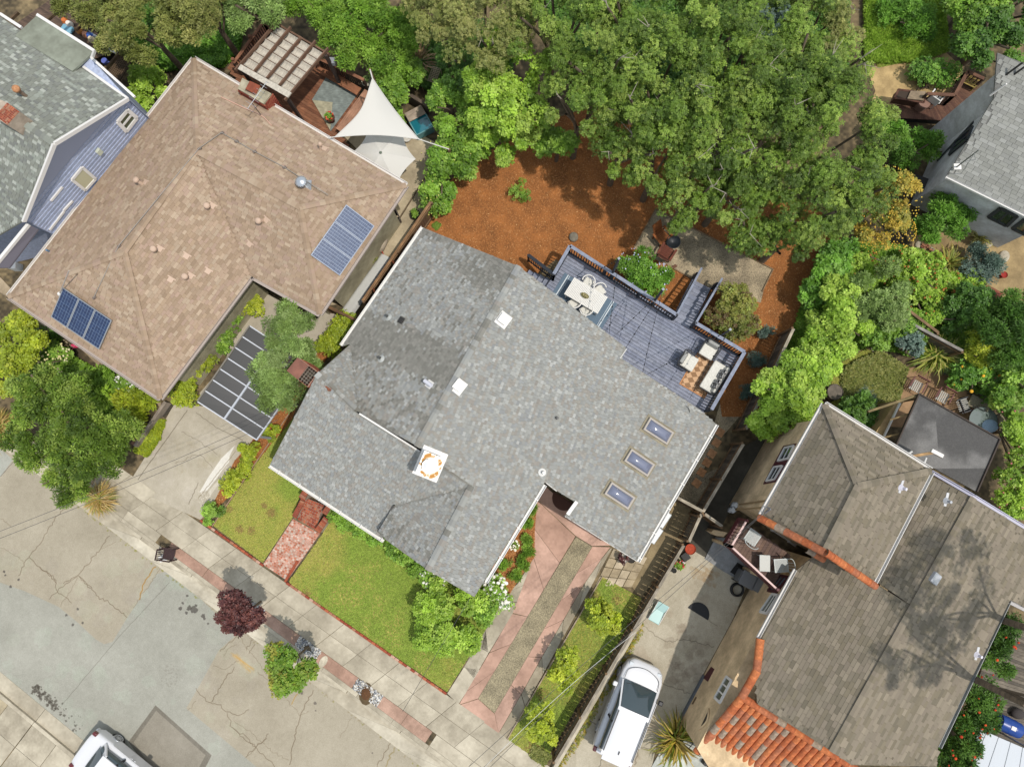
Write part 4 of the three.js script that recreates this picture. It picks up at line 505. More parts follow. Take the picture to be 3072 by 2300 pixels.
// ---- tan stucco house on the right
reseed(301);
const te = 5.9, T1 = s4(515, 1095, te), T2 = s4(1035, 175, te), T3 = s4(1915, 725, te), T4 = s4(1440, 1645, te), Tp = s4(1310, 850, 7.5);
const tan = thing('stucco_house', 'tan stucco house with brown shingle roofs and terracotta tile trim', 'house', V(0, 0, 0));
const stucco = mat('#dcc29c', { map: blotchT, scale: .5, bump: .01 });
const e39 = 3.9, r50 = 5.4, fL0 = t4(330, 30, e39), fL1 = t4(20, 600, e39), fRd0 = t4(1290, 330, r50), fRd1 = t4(620, 1530, r50), fR0 = t4(2080, 270, e39), fR1 = t4(1500, 1490, e39), plFL = plane3(fRd0, fRd1, fL1), plFR = plane3(fRd0, fRd1, fR1);
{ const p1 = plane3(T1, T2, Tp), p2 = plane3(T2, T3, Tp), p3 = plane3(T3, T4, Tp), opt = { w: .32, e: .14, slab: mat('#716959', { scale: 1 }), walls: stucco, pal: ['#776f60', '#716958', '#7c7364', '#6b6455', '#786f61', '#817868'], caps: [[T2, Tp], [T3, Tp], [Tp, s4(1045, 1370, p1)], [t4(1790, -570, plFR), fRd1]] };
  const Tf1 = s4(1045, 1370, p1), back = s4(1915, 745, plFL), Rx = t4(1790, -570, plFR);
  makeRoof(tan, [{ pts: [T1, T2, Tp, Tf1], pl: p1 }, { pts: [T2, T3, Tp], pl: p2 }, { pts: [Tp, T3, T4, s4(1045, 1370, p3)], pl: p3 },
    { pts: [fL0, t4(520, -130, plFL), t4(900, 20, plFL), t4(1000, 150, plFL), fRd0, fRd1, t4(0, 1130, plFL), t4(-10, 900, plFL), fL1].map((p) => p), pl: plFL },
    { pts: [fRd0, t4(960, 100, plFL), s4(1440, 1640, plFL), s4(1500, 1300, plFL), s4(1880, 745, plFL), Rx], pl: plFL },
    { pts: [fRd1, fRd0, Rx, D(2250, 1165, plFR), D(2250, 1330, plFR), fR0, fR1, t4(1490, 1656, plFR), t4(780, 1640, plFR)], pl: plFR }], opt);
  const gw = plain('#c6c4c0', .55); const od = (a, b, c) => { const d = b.clone().sub(a), n = V(d.z, 0, -d.x).normalize(); return n.dot(mid(a, b).sub(c)) > 0 ? n : n.negate(); }, cT = mid(T1, T3), cF = mid(fRd0, fRd1);
  for (const [a, b] of [[T1, T2], [T2, T3], [T3, T4]]) gutter(tan, a, b, od(a, b, cT), gw, 60); gutter(tan, fL0, fL1, od(fL0, fL1, cF), gw, 60); gutter(tan, fR0, fR1, od(fR0, fR1, cF), plain('#8d8f8c', .6), 60); gutter(tan, back, Rx, V(.5, 0, -.8), plain('#b7b6c4', .6), 60); gutter(tan, Rx, D(2250, 1165, plFR), V(.5, 0, -.8), plain('#b7b6c4', .6), 60); gutter(tan, fR0, D(2250, 1330, plFR), V(-.5, 0, .8), plain('#b0aeae', .6), 60);
  tileRun(tan, T1.clone().add(V(-.1, .05, .08)), Tf1.clone().add(V(-.1, .05, .1)), 1.1); tileRun(tan, Tf1.clone().add(V(-.05, .05, .1)), T4.clone().add(V(0, .05, .12)), 1.1);
  tileRun(tan, c6(1900, 930, 4.6), c6(2150, 1080, 4.55), 1.2, 'roof_tile'); tileRun(tan, c6(1990, 880, 4.8), c6(2200, 1000, 4.8), 1.2, 'roof_tile');
  // front tile apron over the entrance
  const a0 = t4(-60, 1115, 3.95), a1 = t4(800, 1660, 3.95), lo0 = c7(1590, 1375, 2.75), plA = plane3(a0, a1, lo0), dn = V(0, -1, 0).addScaledVector(plA.normal, plA.normal.y).normalize(), L = lo0.clone().sub(a0).dot(dn), along2 = a1.clone().sub(a0).normalize(), len = a0.distanceTo(a1) + 2;
  const st = a0.clone().addScaledVector(along2, lo0.clone().sub(a0).dot(along2)); part(tan, 'roof_slab', prism([st, st.clone().addScaledVector(along2, len), st.clone().addScaledVector(along2, len).addScaledVector(dn, L), st.clone().addScaledVector(dn, L)], { d: .1 }), mat('#5b3a28', { scale: 1 }));
  for (let i = 0; i < len / .245; i++) { const b = st.clone().addScaledVector(along2, .12 + i * .245).add(V(0, .03, 0)); tileRun(tan, b.clone().addScaledVector(dn, L), b, 1, 'roof_tile', .0); } tileRun(tan, st.clone().add(V(0, .1, 0)), st.clone().addScaledVector(along2, len).add(V(0, .1, 0)), 1.2); tileRun(tan, st.clone().addScaledVector(dn, L).add(V(0, .08, 0)), st.clone().add(V(0, .1, 0)), 1.1);
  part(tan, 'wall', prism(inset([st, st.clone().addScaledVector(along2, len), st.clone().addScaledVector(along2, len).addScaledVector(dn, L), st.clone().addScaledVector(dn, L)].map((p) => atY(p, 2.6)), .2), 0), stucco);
  tileRun(tan, fL1.clone().add(V(0, .05, 0)), t4(-10, 860, plFL).add(V(0, .05, 0)), 1.3); tileRun(tan, t4(-10, 860, plFL).add(V(0, .05, 0)), st.clone().add(V(0, .12, 0)), 1.3);
  // walls seen from the drone: openings and fittings lie on these planes
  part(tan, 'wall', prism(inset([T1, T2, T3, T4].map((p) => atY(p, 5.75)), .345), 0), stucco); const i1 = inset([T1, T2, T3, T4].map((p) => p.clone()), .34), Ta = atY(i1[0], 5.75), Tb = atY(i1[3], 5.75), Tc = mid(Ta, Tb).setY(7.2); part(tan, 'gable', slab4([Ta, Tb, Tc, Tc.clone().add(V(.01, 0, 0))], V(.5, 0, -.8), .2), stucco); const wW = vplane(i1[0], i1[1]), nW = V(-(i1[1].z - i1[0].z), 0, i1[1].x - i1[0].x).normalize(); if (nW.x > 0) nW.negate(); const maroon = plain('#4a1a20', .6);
  const wq = (f, l, pl) => l.map(([x, y]) => f(x, y, pl)); part(tan, 'window_surround', [slab4(wq(s4, [[695, 520], [805, 498], [640, 815], [528, 835]], wW), nW, .03)], maroon);
  windowOn(tan, wq(s4, [[712, 540], [790, 522], [738, 628], [655, 648]], wW).map((p) => p.addScaledVector(nW, .02)), nW, { nx: 2, w: .06 }); windowOn(tan, wq(s4, [[622, 700], [695, 688], [628, 800], [560, 815]], wW).map((p) => p.addScaledVector(nW, .02)), nW, { nx: 2, w: .06 });
  const fS = inset([T1, Tf1, T4].map((p) => p.clone()), .0), wS = vplane(i1[0], i1[3]), nS = V(-(i1[3].z - i1[0].z), 0, i1[3].x - i1[0].x).normalize(); if (nS.z < 0) nS.negate();
  windowOn(tan, wq(c6, [[1100, 610], [1330, 600], [1840, 930], [1560, 915]], wS), nS, { nx: 1, ny: 1, w: .12, pane: glassM }); windowOn(tan, wq(c6, [[1420, 770], [1600, 770], [1740, 865], [1560, 860]], wS).map((p) => p.addScaledVector(nS, .05)), nS, { nx: 1, w: .07 });
  const iF = [t3(2420, 45, 0), t3(1765, 1265, 0)], wF = vplane(iF[0], iF[1]), nF = V(-(iF[1].z - iF[0].z), 0, iF[1].x - iF[0].x).normalize(); if (nF.x > 0) nF.negate();
  windowOn(tan, wq(t4, [[195, 75], [265, 90], [165, 215], [95, 200]], wF), nF, { frame: maroon, w: .1 }); windowOn(tan, wq(t4, [[130, 230], [180, 240], [85, 390], [30, 375]], wF), nF, { w: .1, pane: glassG });
  part(tan, 'wall', prism([iF[0], iF[1], t3(1905, 1490, 0), t3(2300, 1400, 0), t3(2900, 600, 0)].map((p) => atY(p, 3.2)), 0), stucco); windowOn(tan, wq(c7, [[2110, 170], [2190, 235], [2000, 600], [1915, 515]], wF), nF, { nx: 1, ny: 3, w: .1, pane: glassG }); part(tan, 'wall_panel', slab4(wq(c7, [[1850, 0], [1900, 40], [1790, 245], [1725, 190]], wF), nF, .03), maroon);
  part(tan, 'letter_slot', slab4(wq(c7, [[1595, 500], [1608, 505], [1545, 622], [1530, 618]], wF), nF, .03), plain('#5e4a30', .7));
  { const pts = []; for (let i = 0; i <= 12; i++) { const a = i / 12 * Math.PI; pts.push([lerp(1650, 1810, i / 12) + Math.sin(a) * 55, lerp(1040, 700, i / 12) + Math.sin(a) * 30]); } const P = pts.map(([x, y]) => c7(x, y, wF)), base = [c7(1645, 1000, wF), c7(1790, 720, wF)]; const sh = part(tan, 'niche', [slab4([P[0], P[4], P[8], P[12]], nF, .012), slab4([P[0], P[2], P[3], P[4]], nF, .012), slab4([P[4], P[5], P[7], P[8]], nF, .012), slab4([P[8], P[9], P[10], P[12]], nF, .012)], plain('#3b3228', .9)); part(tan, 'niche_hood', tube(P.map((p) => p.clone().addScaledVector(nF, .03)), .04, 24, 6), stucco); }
  // meters and pipes on the side wall
  for (const [a, b] of [[[1250, 125], [780, 190]], [[1220, 235], [720, 285]]]) part(tan, 'wall_pipe', rod(c6(...a, wW).addScaledVector(nW, .05), c6(...b, wW).addScaledVector(nW, .05), .03, .03), plain('#8a7350', .7));
  for (const [x, y] of [[700, 215], [650, 300]]) { const p = c6(x, y, wW).addScaledVector(nW, .12); part(tan, 'electric_meter', [new THREE.CylinderGeometry(.11, .11, .12, 18).rotateZ(Math.PI / 2).rotateY(-Math.atan2(nW.z, nW.x)).translate(p.x, p.y, p.z), rbox(.2, .45, .2, .02).rotateY(.6).translate(p.x + .1, p.y - .05, p.z)], plain('#b4b6b5', .4)); }
  part(tan, 'service_head', tube([c6(1230, 230, te + .1), c6(1280, 260, te + .5), c6(1240, 290, te + .3), c6(1190, 330, te + .15)], .03, 14), plain('#75767a', .5));
  part(tan, 'downpipe', [rod(c4(640, 1190, 5.7), c4(570, 1230, 5.8), .035, .035), rod(c4(840, 1280, 5.6), c4(800, 1380, 5.75), .04, .04)], gw);
  part(tan, 'base_trim', beam(atY(c7(1740, 150, wF), .12).addScaledVector(nF, .02), atY(c7(1330, 870, wF), .12).addScaledVector(nF, .02), .08, .24), plain('#5b6066', .8));
}
for (const [q, a, l, k] of [[s4, [1660, 860], 'white pipe vent on the tower roof of the stucco house', 1], [s4, [2035, 970], 'grey capped pipe vent behind the tower roof', 1], [s4, [1930, 1605], 'grey box vent with flashing on the stained brown roof', 0], [c5, [1420, 1450], 'small pale vent near the gutter of the stained roof', 1]]) { const h = q === s4 && a[0] < 1800 ? plane3(T3, T4, Tp) : plFR, o = q(...a, h), g = onRoof('roof_vent', l, 'roof vent', o, q(a[0] + 50, a[1] - 80, h), h, 'vents on the stucco house'); lpart(g, 'flashing', box(.5, .015, .12, .05, .03, 0).rotateY(.4), plain('#bfc0c2', .5)); lpart(g, 'hood', k ? [cyl(.13, .1, 0, .02, 0, .07), cyl(.055, .25)] : rbox(.4, .16, .36, .03, 0, .1, 0), plain(k && a[0] < 1800 ? '#cfcdd6' : '#a6a9ad', .5)); }
// flat dark patio roof behind it, on posts
{ const A = c4(735, 380, 2.9), B = c4(1870, 1015, 2.9), C = D(2110, 1062, 2.9), E = c4(400, 1120, 2.9), g = thing('patio_cover', 'flat dark grey patio roof behind the stucco house', 'patio roof', atY(mid(A, C), 0));
  const dT = tex(256, (u, v, i, j) => { const n = fbm(u * 6, v * 6, 131, 4), f = hash(i, j, 133), k = sstep(.45, .7, n), q = 72 + k * 40 + (f - .5) * 14; return [q, q * .99, q * .97]; }); part(g, 'roof_sheet', prism([A, B, C, E], { d: .1 }), new THREE.MeshStandardMaterial({ map: rep(dT, .12), roughness: .8 })); part(g, 'edge_trim', [beam(A, E, .05, .16), beam(A, B, .05, .16), beam(B, C, .05, .16)], plain('#3d332c', .8));
  for (const p of [mid(A, C, .04), mid(B, E, .04), mid(A, B, .5)]) part(g, 'post', box(.1, 2.8, .1, p.x, 1.4, p.z), timber2); const W1 = c4(20, 620, 2.6), W2 = c4(730, 385, 2.6); part(g, 'beam', beam(c4(20, 630, 2.7), c4(720, 395, 2.75), .09, .14), mat('#7d6f4c', { map: woodT, scale: 1 })); part(g, 'beam', beam(c4(330, 745, 2.4), c4(600, 660, 2.7), .06, .1), mat('#8d7a55', { map: woodT, scale: 1 })); part(g, 'beam', beam(c4(220, 1000, 2.4), c4(470, 935, 2.7), .06, .1), mat('#8d7a55', { map: woodT, scale: 1 }));
  part(g, 'rafter', beam(c4(640, 1255, 4.2), c4(935, 1205, 4.2), .1, .2), mat('#a88a62', { map: woodT, scale: 1 })); part(g, 'downpipe_elbow', rbox(.5, .14, .16, .03).rotateY(-.5).translate(c4(990, 1215, 4.3).x, 4.3, c4(990, 1215, 4.3).z), white); part(g, 'screen_wall', prism([c4(430, 470, 1.9), c4(530, 480, 1.9), c4(230, 980, 1.9), c4(130, 920, 1.9)], 0), mat('#9a835c', { map: blotchT, scale: .6 })); part(g, 'window_frame', [beam(c4(470, 510, 2.1), c4(240, 990, 2.1), .06, .12)], white); }

// ---- balcony of the stucco house
{ reseed(311); const y = 2.85, rt = 3.8, P0 = c6(885, 450, rt), P1 = c6(632, 878, rt), P2 = c6(1395, 1588, rt), P3 = c6(1620, 1010, y), g = thing('balcony', 'small timber balcony with dark red rails over the side entrance', 'balcony', atY(mid(P0, P2), 0)), wood = ['#6f5a4e', '#64514a', '#78645a'].map((c) => mat(c, { map: woodT, scale: 1 })), red = plain('#4b171b', .6), pinkish = plain('#c9aca6', .6);
  const A = atY(P1, y), B = atY(P2, y), n = 17, du = P0.clone().sub(P1).setY(0).normalize(), dv = B.clone().sub(A).normalize(), ring = [atY(P0, y), A, B, P3, c6(1050, 600, y)], L = 6;
  for (let i = 0; i < 40; i++) { const o = A.clone().addScaledVector(dv, .14 * i), pts = []; const q = [o, o.clone().addScaledVector(dv, .132), o.clone().addScaledVector(dv, .132).addScaledVector(du, 4.5), o.clone().addScaledVector(du, 4.5)]; // trim to the balcony outline
    let t = 0; for (let s = 0; s < 4.5; s += .05) { const m = o.clone().addScaledVector(dv, .066).addScaledVector(du, s); if (inRing(m.x, m.z, ring)) t = s; } if (t < .2) continue; part(g, 'board', prism([q[0], q[1], q[1].clone().addScaledVector(du, t), q[0].clone().addScaledVector(du, t)], { d: .04 }), pick(wood)); }
  part(g, 'skirt', [beam(atY(P0, y - .1), atY(P1, y - .1), .05, .3), beam(atY(P1, y - .1), atY(P2, y - .1), .05, .3)], red);
  for (const [a, b] of [[P0, P1], [P1, P2]]) { part(g, 'top_rail', beam(a, b, .07, .05), pinkish); part(g, 'bottom_rail', beam(atY(a, y + .15), atY(b, y + .15), .05, .06), red); const k = Math.round(a.distanceTo(b) / .14); for (let i = 1; i < k; i++) { const p = mid(a, b, i / k); part(g, 'baluster', box(.03, .75, .03, p.x, y + .52, p.z), red); } for (const p of [a, b]) part(g, 'post', box(.1, 1.1, .1, p.x, y + .5, p.z), red); }
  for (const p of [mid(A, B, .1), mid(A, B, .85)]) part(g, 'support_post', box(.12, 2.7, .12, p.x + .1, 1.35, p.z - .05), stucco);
  // white wire chairs and table
  const wire = plain('#a4aba8', .45);
  const chair = (p, turn, l) => { const c = thing('wire_chair', l, 'chair', p, 'white wire chairs on the balcony'); c.rotation.y = turn; const bars = []; for (let i = 0; i < 14; i++) bars.push(box(.5, .008, .022, 0, .42, -.22 + i * .034)); lpart(c, 'seat', [rbox(.54, .015, .03, .005, 0, .42, -.25), rbox(.54, .015, .03, .005, 0, .42, .25), ...bars, box(.03, .02, .5, .26, .42, 0), box(.03, .02, .5, -.26, .42, 0)], wire);
    const arc = []; for (let i = 0; i <= 8; i++) { const a = i / 8 * Math.PI; arc.push(V(-.25 - Math.sin(a) * .16, .8, Math.cos(a) * .3)); } lpart(c, 'backrest', [tube(arc, .016, 20), ...steps(6).map((k) => { const q = arc[Math.round(k * 8)]; return rod(V(-.25, .43, q.z * .85), q, .009, .009, 5); })], wire); for (const [x, z] of [[.24, .24], [.24, -.24], [-.24, .24], [-.24, -.24]]) lpart(c, 'leg', rod(V(x, .42, z), V(x * 1.1, 0, z * 1.1), .013, .013, 6), wire); };
  chair(c6(930, 710, y), -2.2 + 3.14, 'white wire chair in the rear corner of the balcony'); chair(c6(1400, 1170, y), 3.2, 'white wire chair beside the small balcony table');
  { const p = c6(1125, 1130, y), t = thing('side_table', 'small white slatted table on the balcony', 'table', p); t.rotation.y = -.05; const tp = lpart(t, 'tabletop', rbox(.42, .03, .64, .01, 0, .45, 0), wire); for (let i = 0; i < 8; i++) lpart(tp, 'slat', box(.05, .01, .6, -.18 + i * .051, .47, 0), plain('#b9bab4', .6)); for (const [x, z] of [[.17, .27], [.17, -.27], [-.17, .27], [-.17, -.27]]) lpart(t, 'leg', rod(V(x, .44, z), V(x, 0, z), .014, .014, 6), wire); } }

// ---- blue clapboard house at the left edge
{ reseed(321); const g = thing('blue_house', 'blue clapboard house with a green grey roof at the left edge', 'house', V(0, 0, 0)), G = r1(440, 1185, 7.0), e = 5.0, Er = r1(1052, 812, e), Ef = r5(188, 170, e), rD = V(-.83, 0, -.56).normalize(), Gx = G.clone().addScaledVector(rD, 9), p1 = plane3(G, Gx, Er), p2 = plane3(G, Gx, Ef), rf = mat('#777a71', { scale: 1 });
  const blue = ['#a2acc4', '#9da8c0', '#a7b1c8'].map((c) => mat(c, { scale: .8 }));
  makeRoof(g, [{ pts: [G, Er, d1(1335, 1085, p1), r1(150, 240, p1), r1(0, 135, p1), r1(-350, -60, p1), Gx], pl: p1, over: .7 }, { pts: [G, Gx, r5(-400, 520, p2), Ef], pl: p2, over: .7 }], { w: .19, e: .13, slab: rf, walls: blue[0], pal: ['#787b72', '#73766e', '#7d8178', '#777a73', '#70736e', '#858a81', '#9a9e95'], caps: [[G, Gx]] });
  const bt = plain('#d2d0cc', .55); part(g, 'rake_trim', beam(G.clone().add(V(.05, .02, .04)), Er.clone().add(V(.05, .02, .04)), .09, .16), bt); part(g, 'rake_trim', beam(G.clone().add(V(.05, .02, .04)), Ef.clone().add(V(.05, .02, .04)), .09, .16), bt);
  // dormer with flat felt roof
  const fh = d1(715, 880, p1).y + .06, f0 = d1(610, 245, fh - .25), f1 = d1(1560, 845, fh - .25), f2 = d1(1190, 1175, fh), f3 = d1(240, 590, fh); part(g, 'dormer_roof', prism([f0, f1, f2, f3], { d: .1 }), mat('#868c80', { map: blotchT, scale: .3 })); part(g, 'dormer_wall', prism(inset([f0, f1, f2, f3].map((p) => atY(p, fh - .4)), .2), 2), blue[1]); part(g, 'gutter', [beam(f0, f1, .12, .1), beam(f1, d1(1515, 960, 5.6), .1, .1)], bt); part(g, 'gutter', beam(r1(-20, 125, p1).add(V(.1, 0, -.05)), r1(155, 238, p1).add(V(.1, 0, -.05)), .12, .1), bt); part(g, 'gutter', [beam(d1(1340, 1080, p1), Er, .1, .1), beam(d1(1515, 960, 5.2), Er.clone().add(V(.25, -.1, -.1)), .1, .1)], bt); part(g, 'wall', prism([d1(1510, 970, 5.0), Er, d1(1340, 1100, 5.0), d1(1440, 960, 5.0)], 0), blue[2]);
  const gab = (A, B2, C) => slab4([A, B2, C, C.clone().add(V(.01, .01, .01))], V(-.4, 0, -.3), .3);
  windowOn(g, [d1(1480, 1130, 4.7), d1(1540, 1080, 4.7), d1(1660, 1270, 4.7), d1(1560, 1230, 4.7)].map((p) => p), V(0, 1, 0), { nx: 1, w: .12 });
  // clapboards on the gable wall
  const n = V(-(Er.z - Ef.z), 0, Er.x - Ef.x).normalize(); if (n.x < 0) n.negate(); const ins = -.16, a0 = Er.clone().addScaledVector(n, ins), b0 = Ef.clone().addScaledVector(n, ins), apex = G.clone().addScaledVector(n, ins), wl2 = b0.clone().sub(a0).setY(0), Lw = wl2.length(); wl2.normalize(); const ap = apex.clone().sub(a0).dot(wl2), wp = vplane(a0, b0);
  part(g, 'gable_wall', [gab(atY(a0, e - .1), atY(b0, e - .1), apex.clone().setY(6.9)), slab4([atY(a0, 0), atY(b0, 0), atY(b0, e - .1), atY(a0, e - .1)], V(-.4, 0, -.3), .3)], blue[0]); for (let yy = 1.5; yy < 7; yy += .19) { let s0 = .05, s1 = Lw - .05; if (yy > e - .12) { const k = (yy - e + .2) / (7 - e + .1); s0 = ap * k; s1 = Lw - (Lw - ap) * k; } if (s1 - s0 < .2) break; const A = atY(a0.clone().addScaledVector(wl2, s0), yy).addScaledVector(n, .02), B = atY(a0.clone().addScaledVector(wl2, s1), yy).addScaledVector(n, .02); part(g, 'clapboard', beam(A, B, .03, .185, V(n.x * .12, 1, n.z * .12)), pick(blue)); }
  const wq = (l) => l.map(([f, x, y]) => f(x, y, wp).addScaledVector(n, .05)); windowOn(g, wq([[r1, 1040, 900], [r1, 1118, 965], [r1, 1030, 1078], [r1, 958, 1000]]), n, { nx: 2, w: .16, pane: glassG, frame: bt }); windowOn(g, wq([[r1, 665, 1375], [r1, 775, 1470], [r1, 690, 1565], [r1, 580, 1478]]), n, { nx: 1, w: .12, pane: mat('#b8b59a', { map: blotchT, scale: 2 }), frame: bt });
  for (const [x, y] of [[495, 1228]]) part(g, 'wall_vent', slab4(wq([[r1, 480, 1200], [r1, 525, 1215], [r1, 510, 1258], [r1, 465, 1245]]), n, .04), bt); part(g, 'utility_box', slab4(wq([[r1, 800, 1212], [r1, 832, 1240], [r1, 805, 1275], [r1, 775, 1248]]), n, .12), plain('#b6bbaa', .6)); part(g, 'wall_trim', [beam(r5(590, 0, wp).addScaledVector(n, .06), r5(515, 80, wp).addScaledVector(n, .06), .06, .1), beam(r5(520, 85, wp).addScaledVector(n, .06), r5(400, 240, wp).addScaledVector(n, .06), .06, .1), beam(r1(505, 1540, wp).addScaledVector(n, .06), r1(410, 1656, wp).addScaledVector(n, .06), .06, .1)], bt);
  const q0 = r5(235, 200, 4.6), q1 = r5(-60, 560, 4.6); part(g, 'porch_roof', prism([q0, r5(312, 240, 4.2), r5(70, 560, 4.2), q1], { d: .08 }), plain('#5d5a63', .8)); part(g, 'porch_trim', beam(q0, q1, .12, .14), bt); part(g, 'utility_box', rbox(.35, .5, .3, .03).translate(r5(125, 550, 3).x, 3, r5(125, 550, 3).z), bt);
  const cp = r1(70, 935, p1); part(g, 'chimney', prism([r1(-60, 800, 7.6), r1(60, 850, 7.6), r1(160, 925, 7.6), r1(60, 1035, 7.6), r1(-80, 950, 7.6)], 4), mortarM); for (let k = 0; k < 9; k++) for (let i = 0; i < 6; i++) { const A = r1(60, 850, 7.6), B = r1(160, 925, 7.6), C = r1(60, 1035, 7.6), E = r1(-40, 960, 7.6), f = (u, v) => bil(A, B, C, E, u, v); part(g, 'brick', prism([f(i / 6 + .01, k / 9 + .01), f((i + 1) / 6 - .01, k / 9 + .01), f((i + 1) / 6 - .01, (k + 1) / 9 - .01), f(i / 6 + .01, (k + 1) / 9 - .01)].map((p) => atY(p, 7.63)), { d: .05 }), pick(brickM)); }
  const vp = r1(212, 795, p1); const vt = thing('roof_vent', 'round rusty capped vent on the green grey roof', 'roof vent', vp); lpart(vt, 'stack', cyl(.07, .5), plain('#7d6a5a', .7)); lpart(vt, 'cap', lathe([[0, .66], [.12, .63], [.15, .55], [.13, .46], [0, .46]], 16), mat('#b98660', { map: blotchT, scale: 3 }));
}
// ---- pale house at the upper right
{ reseed(331); const g = thing('pale_house', 'pale grey two storey house with dark framed windows at upper right', 'house', V(0, 0, 0)), e = 3.6, A = r4(1575, 1450, e), B = r4(2560, 1935, e), R = r4(2560, 900, 5.2), pl = plane3(A, B, R), L1 = r4(1962, 812, pl), L2 = r4(1992, 435, pl);
  const pw = mat('#c9ccd0', { map: blotchT, scale: .4 }); makeRoof(g, [{ pts: [A, L1, L2, r4(2560, 660, pl), B], pl, over: .3 }], { w: .3, e: .15, slab: mat('#6a6a66', { scale: 1 }), walls: pw, pal: ['#84857f', '#7d7e78', '#8b8c86', '#80817c', '#8f908b'], caps: [] });
  gutter(g, A, B, V(-.4, 0, 1), plain('#d0cfcc', .6), 50); const ring = inset([A, L1, L2, r4(2560, 660, pl), B].map((p) => p.clone()), .3), w1 = vplane(ring[0], ring[1]), w2 = vplane(ring[0], ring[4]), nrm = (a, b, s) => { const n = V(-(b.z - a.z), 0, b.x - a.x).normalize(); return n.dot(s) > 0 ? n : n.negate(); }, n1 = nrm(ring[0], ring[1], V(-1, 0, 0)), n2 = nrm(ring[0], ring[4], V(0, 0, 1)), dk = plain('#33383c', .6);
  const wq = (f, l, pl2) => l.map(([x, y]) => f(x, y, pl2)); windowOn(g, wq(r4, [[1690, 955], [1660, 1040], [1560, 1120], [1585, 1040]], w1), n1, { frame: dk, nx: 1, w: .14 }); windowOn(g, wq(r4, [[1790, 1050], [1745, 1160], [1600, 1280], [1640, 1180]], w1), n1, { frame: dk, nx: 2, w: .14 }); windowOn(g, wq(r4, [[1885, 860], [1850, 930], [1760, 1010], [1790, 930]], w1), n1, { frame: dk, nx: 1, w: .12 });
  for (const [x, y] of [[1920, 130], [2120, 225]]) windowOn(g, wq(r8, [[x + 100, y - 70], [x + 235, y], [x + 150, y + 80], [x, y + 5]], w2), n2, { frame: dk, nx: 2, w: .14, pane: glassG });
  part(g, 'wall_trim', [beam(wq(r4, [[1800, 1010], [1500, 1330]], w1)[0].addScaledVector(n1, .04), wq(r4, [[1800, 1010], [1500, 1330]], w1)[1].addScaledVector(n1, .04), .04, .12)], dk);
  const v0 = r4(1650, 1385, pl), at2 = thing('roof_mast', 'thin antenna mast with stays on the pale house roof', 'antenna', v0); part(at2, 'mast', rod(v0, r4(1838, 1240, 6.6), .03, .02), plain('#6f7478', .5)); part(at2, 'stay', [rod(r4(1800, 1270, 6.2), r4(1810, 1320, pl), .01, .01, 5), rod(r4(1800, 1270, 6.2), r4(1690, 1440, pl), .01, .01, 5)], plain('#8a8f92', .5)); part(at2, 'base', box(.3, .1, .25, v0.x, v0.y + .05, v0.z), white);
  for (const [x, y, l] of [[2060, 620, 'thin dark pipe vent nearest the top of the pale roof'], [2130, 615, 'second thin dark pipe vent on the pale roof'], [1930, 790, 'white capped vent at the edge of the pale roof']]) { const p = r4(x, y, pl); tag('vent_pipe', l, 'vent pipe', rod(p, up(p, .7).add(V(.2, 0, -.1)), .04, .04), x < 2000 ? white : darkM); } }

// ---------------------------------------------------------------- decks, fences, structures
function topOver(base, q, x, y) { let best = 0, bd = 1e9; for (let h = base.y + .3; h < 9; h += .05) { const p = q(x, y, h), d = Math.hypot(p.x - base.x, p.z - base.z); if (d < bd) { bd = d; best = h; } } return best; }
const deckM = ['#858a99', '#7f8594', '#8a8f9d', '#828796', '#7d8394'].map((c) => mat(c, { scale: .5 })), railM = mat('#868d9d', { scale: .5 }), balM = plain('#30343b', .7);  // balusters: same paint as the rail, their shade put into this darker colour
function railing(g, a, b, y, hgt, o = {}) { const { cap = railM, bal = balM, sp = .13, capW = .15, posts = true } = o, ya = typeof y === 'number' ? [y, y] : y, A = atY(a, ya[0]), B = atY(b, ya[1]); part(g, 'cap_rail', beam(up(A, hgt), up(B, hgt), capW, .04), cap); part(g, 'bottom_rail', beam(up(A, .1), up(B, .1), .05, .07), bal); part(g, 'top_rail', beam(up(A, hgt - .07), up(B, hgt - .07), .05, .07), bal); const n = Math.round(A.distanceTo(B) / sp); for (let i = 1; i < n; i++) { const p = mid(A, B, i / n); part(g, 'baluster', box(.04, hgt - .2, .04, p.x, p.y + hgt / 2, p.z), bal); } if (posts) { const k = Math.max(1, Math.round(A.distanceTo(B) / 1.8)); for (let i = 0; i <= k; i++) { const p = mid(A, B, i / k); part(g, 'post', box(.09, hgt, .09, p.x, p.y + hgt / 2 - .02, p.z), bal); } } }
reseed(401);
const dy = .95, K1r = r7(857, 378, 1.95), K0r = r7(722, 612, 1.95), Ks = r7(1742, 950, 1.95), Kt = c2(1040, 1207, 1.95), K2 = c3(1572, 582, 1.95), K3 = c3(1022, 1535, 1.95);
const du = K2.clone().sub(K1r).setY(0).normalize(), dv = V(-du.z, 0, du.x), dL = K2.distanceTo(K1r), dkP = (s, v, y = dy) => atY(K1r.clone().addScaledVector(du, s).addScaledVector(dv, v), y);
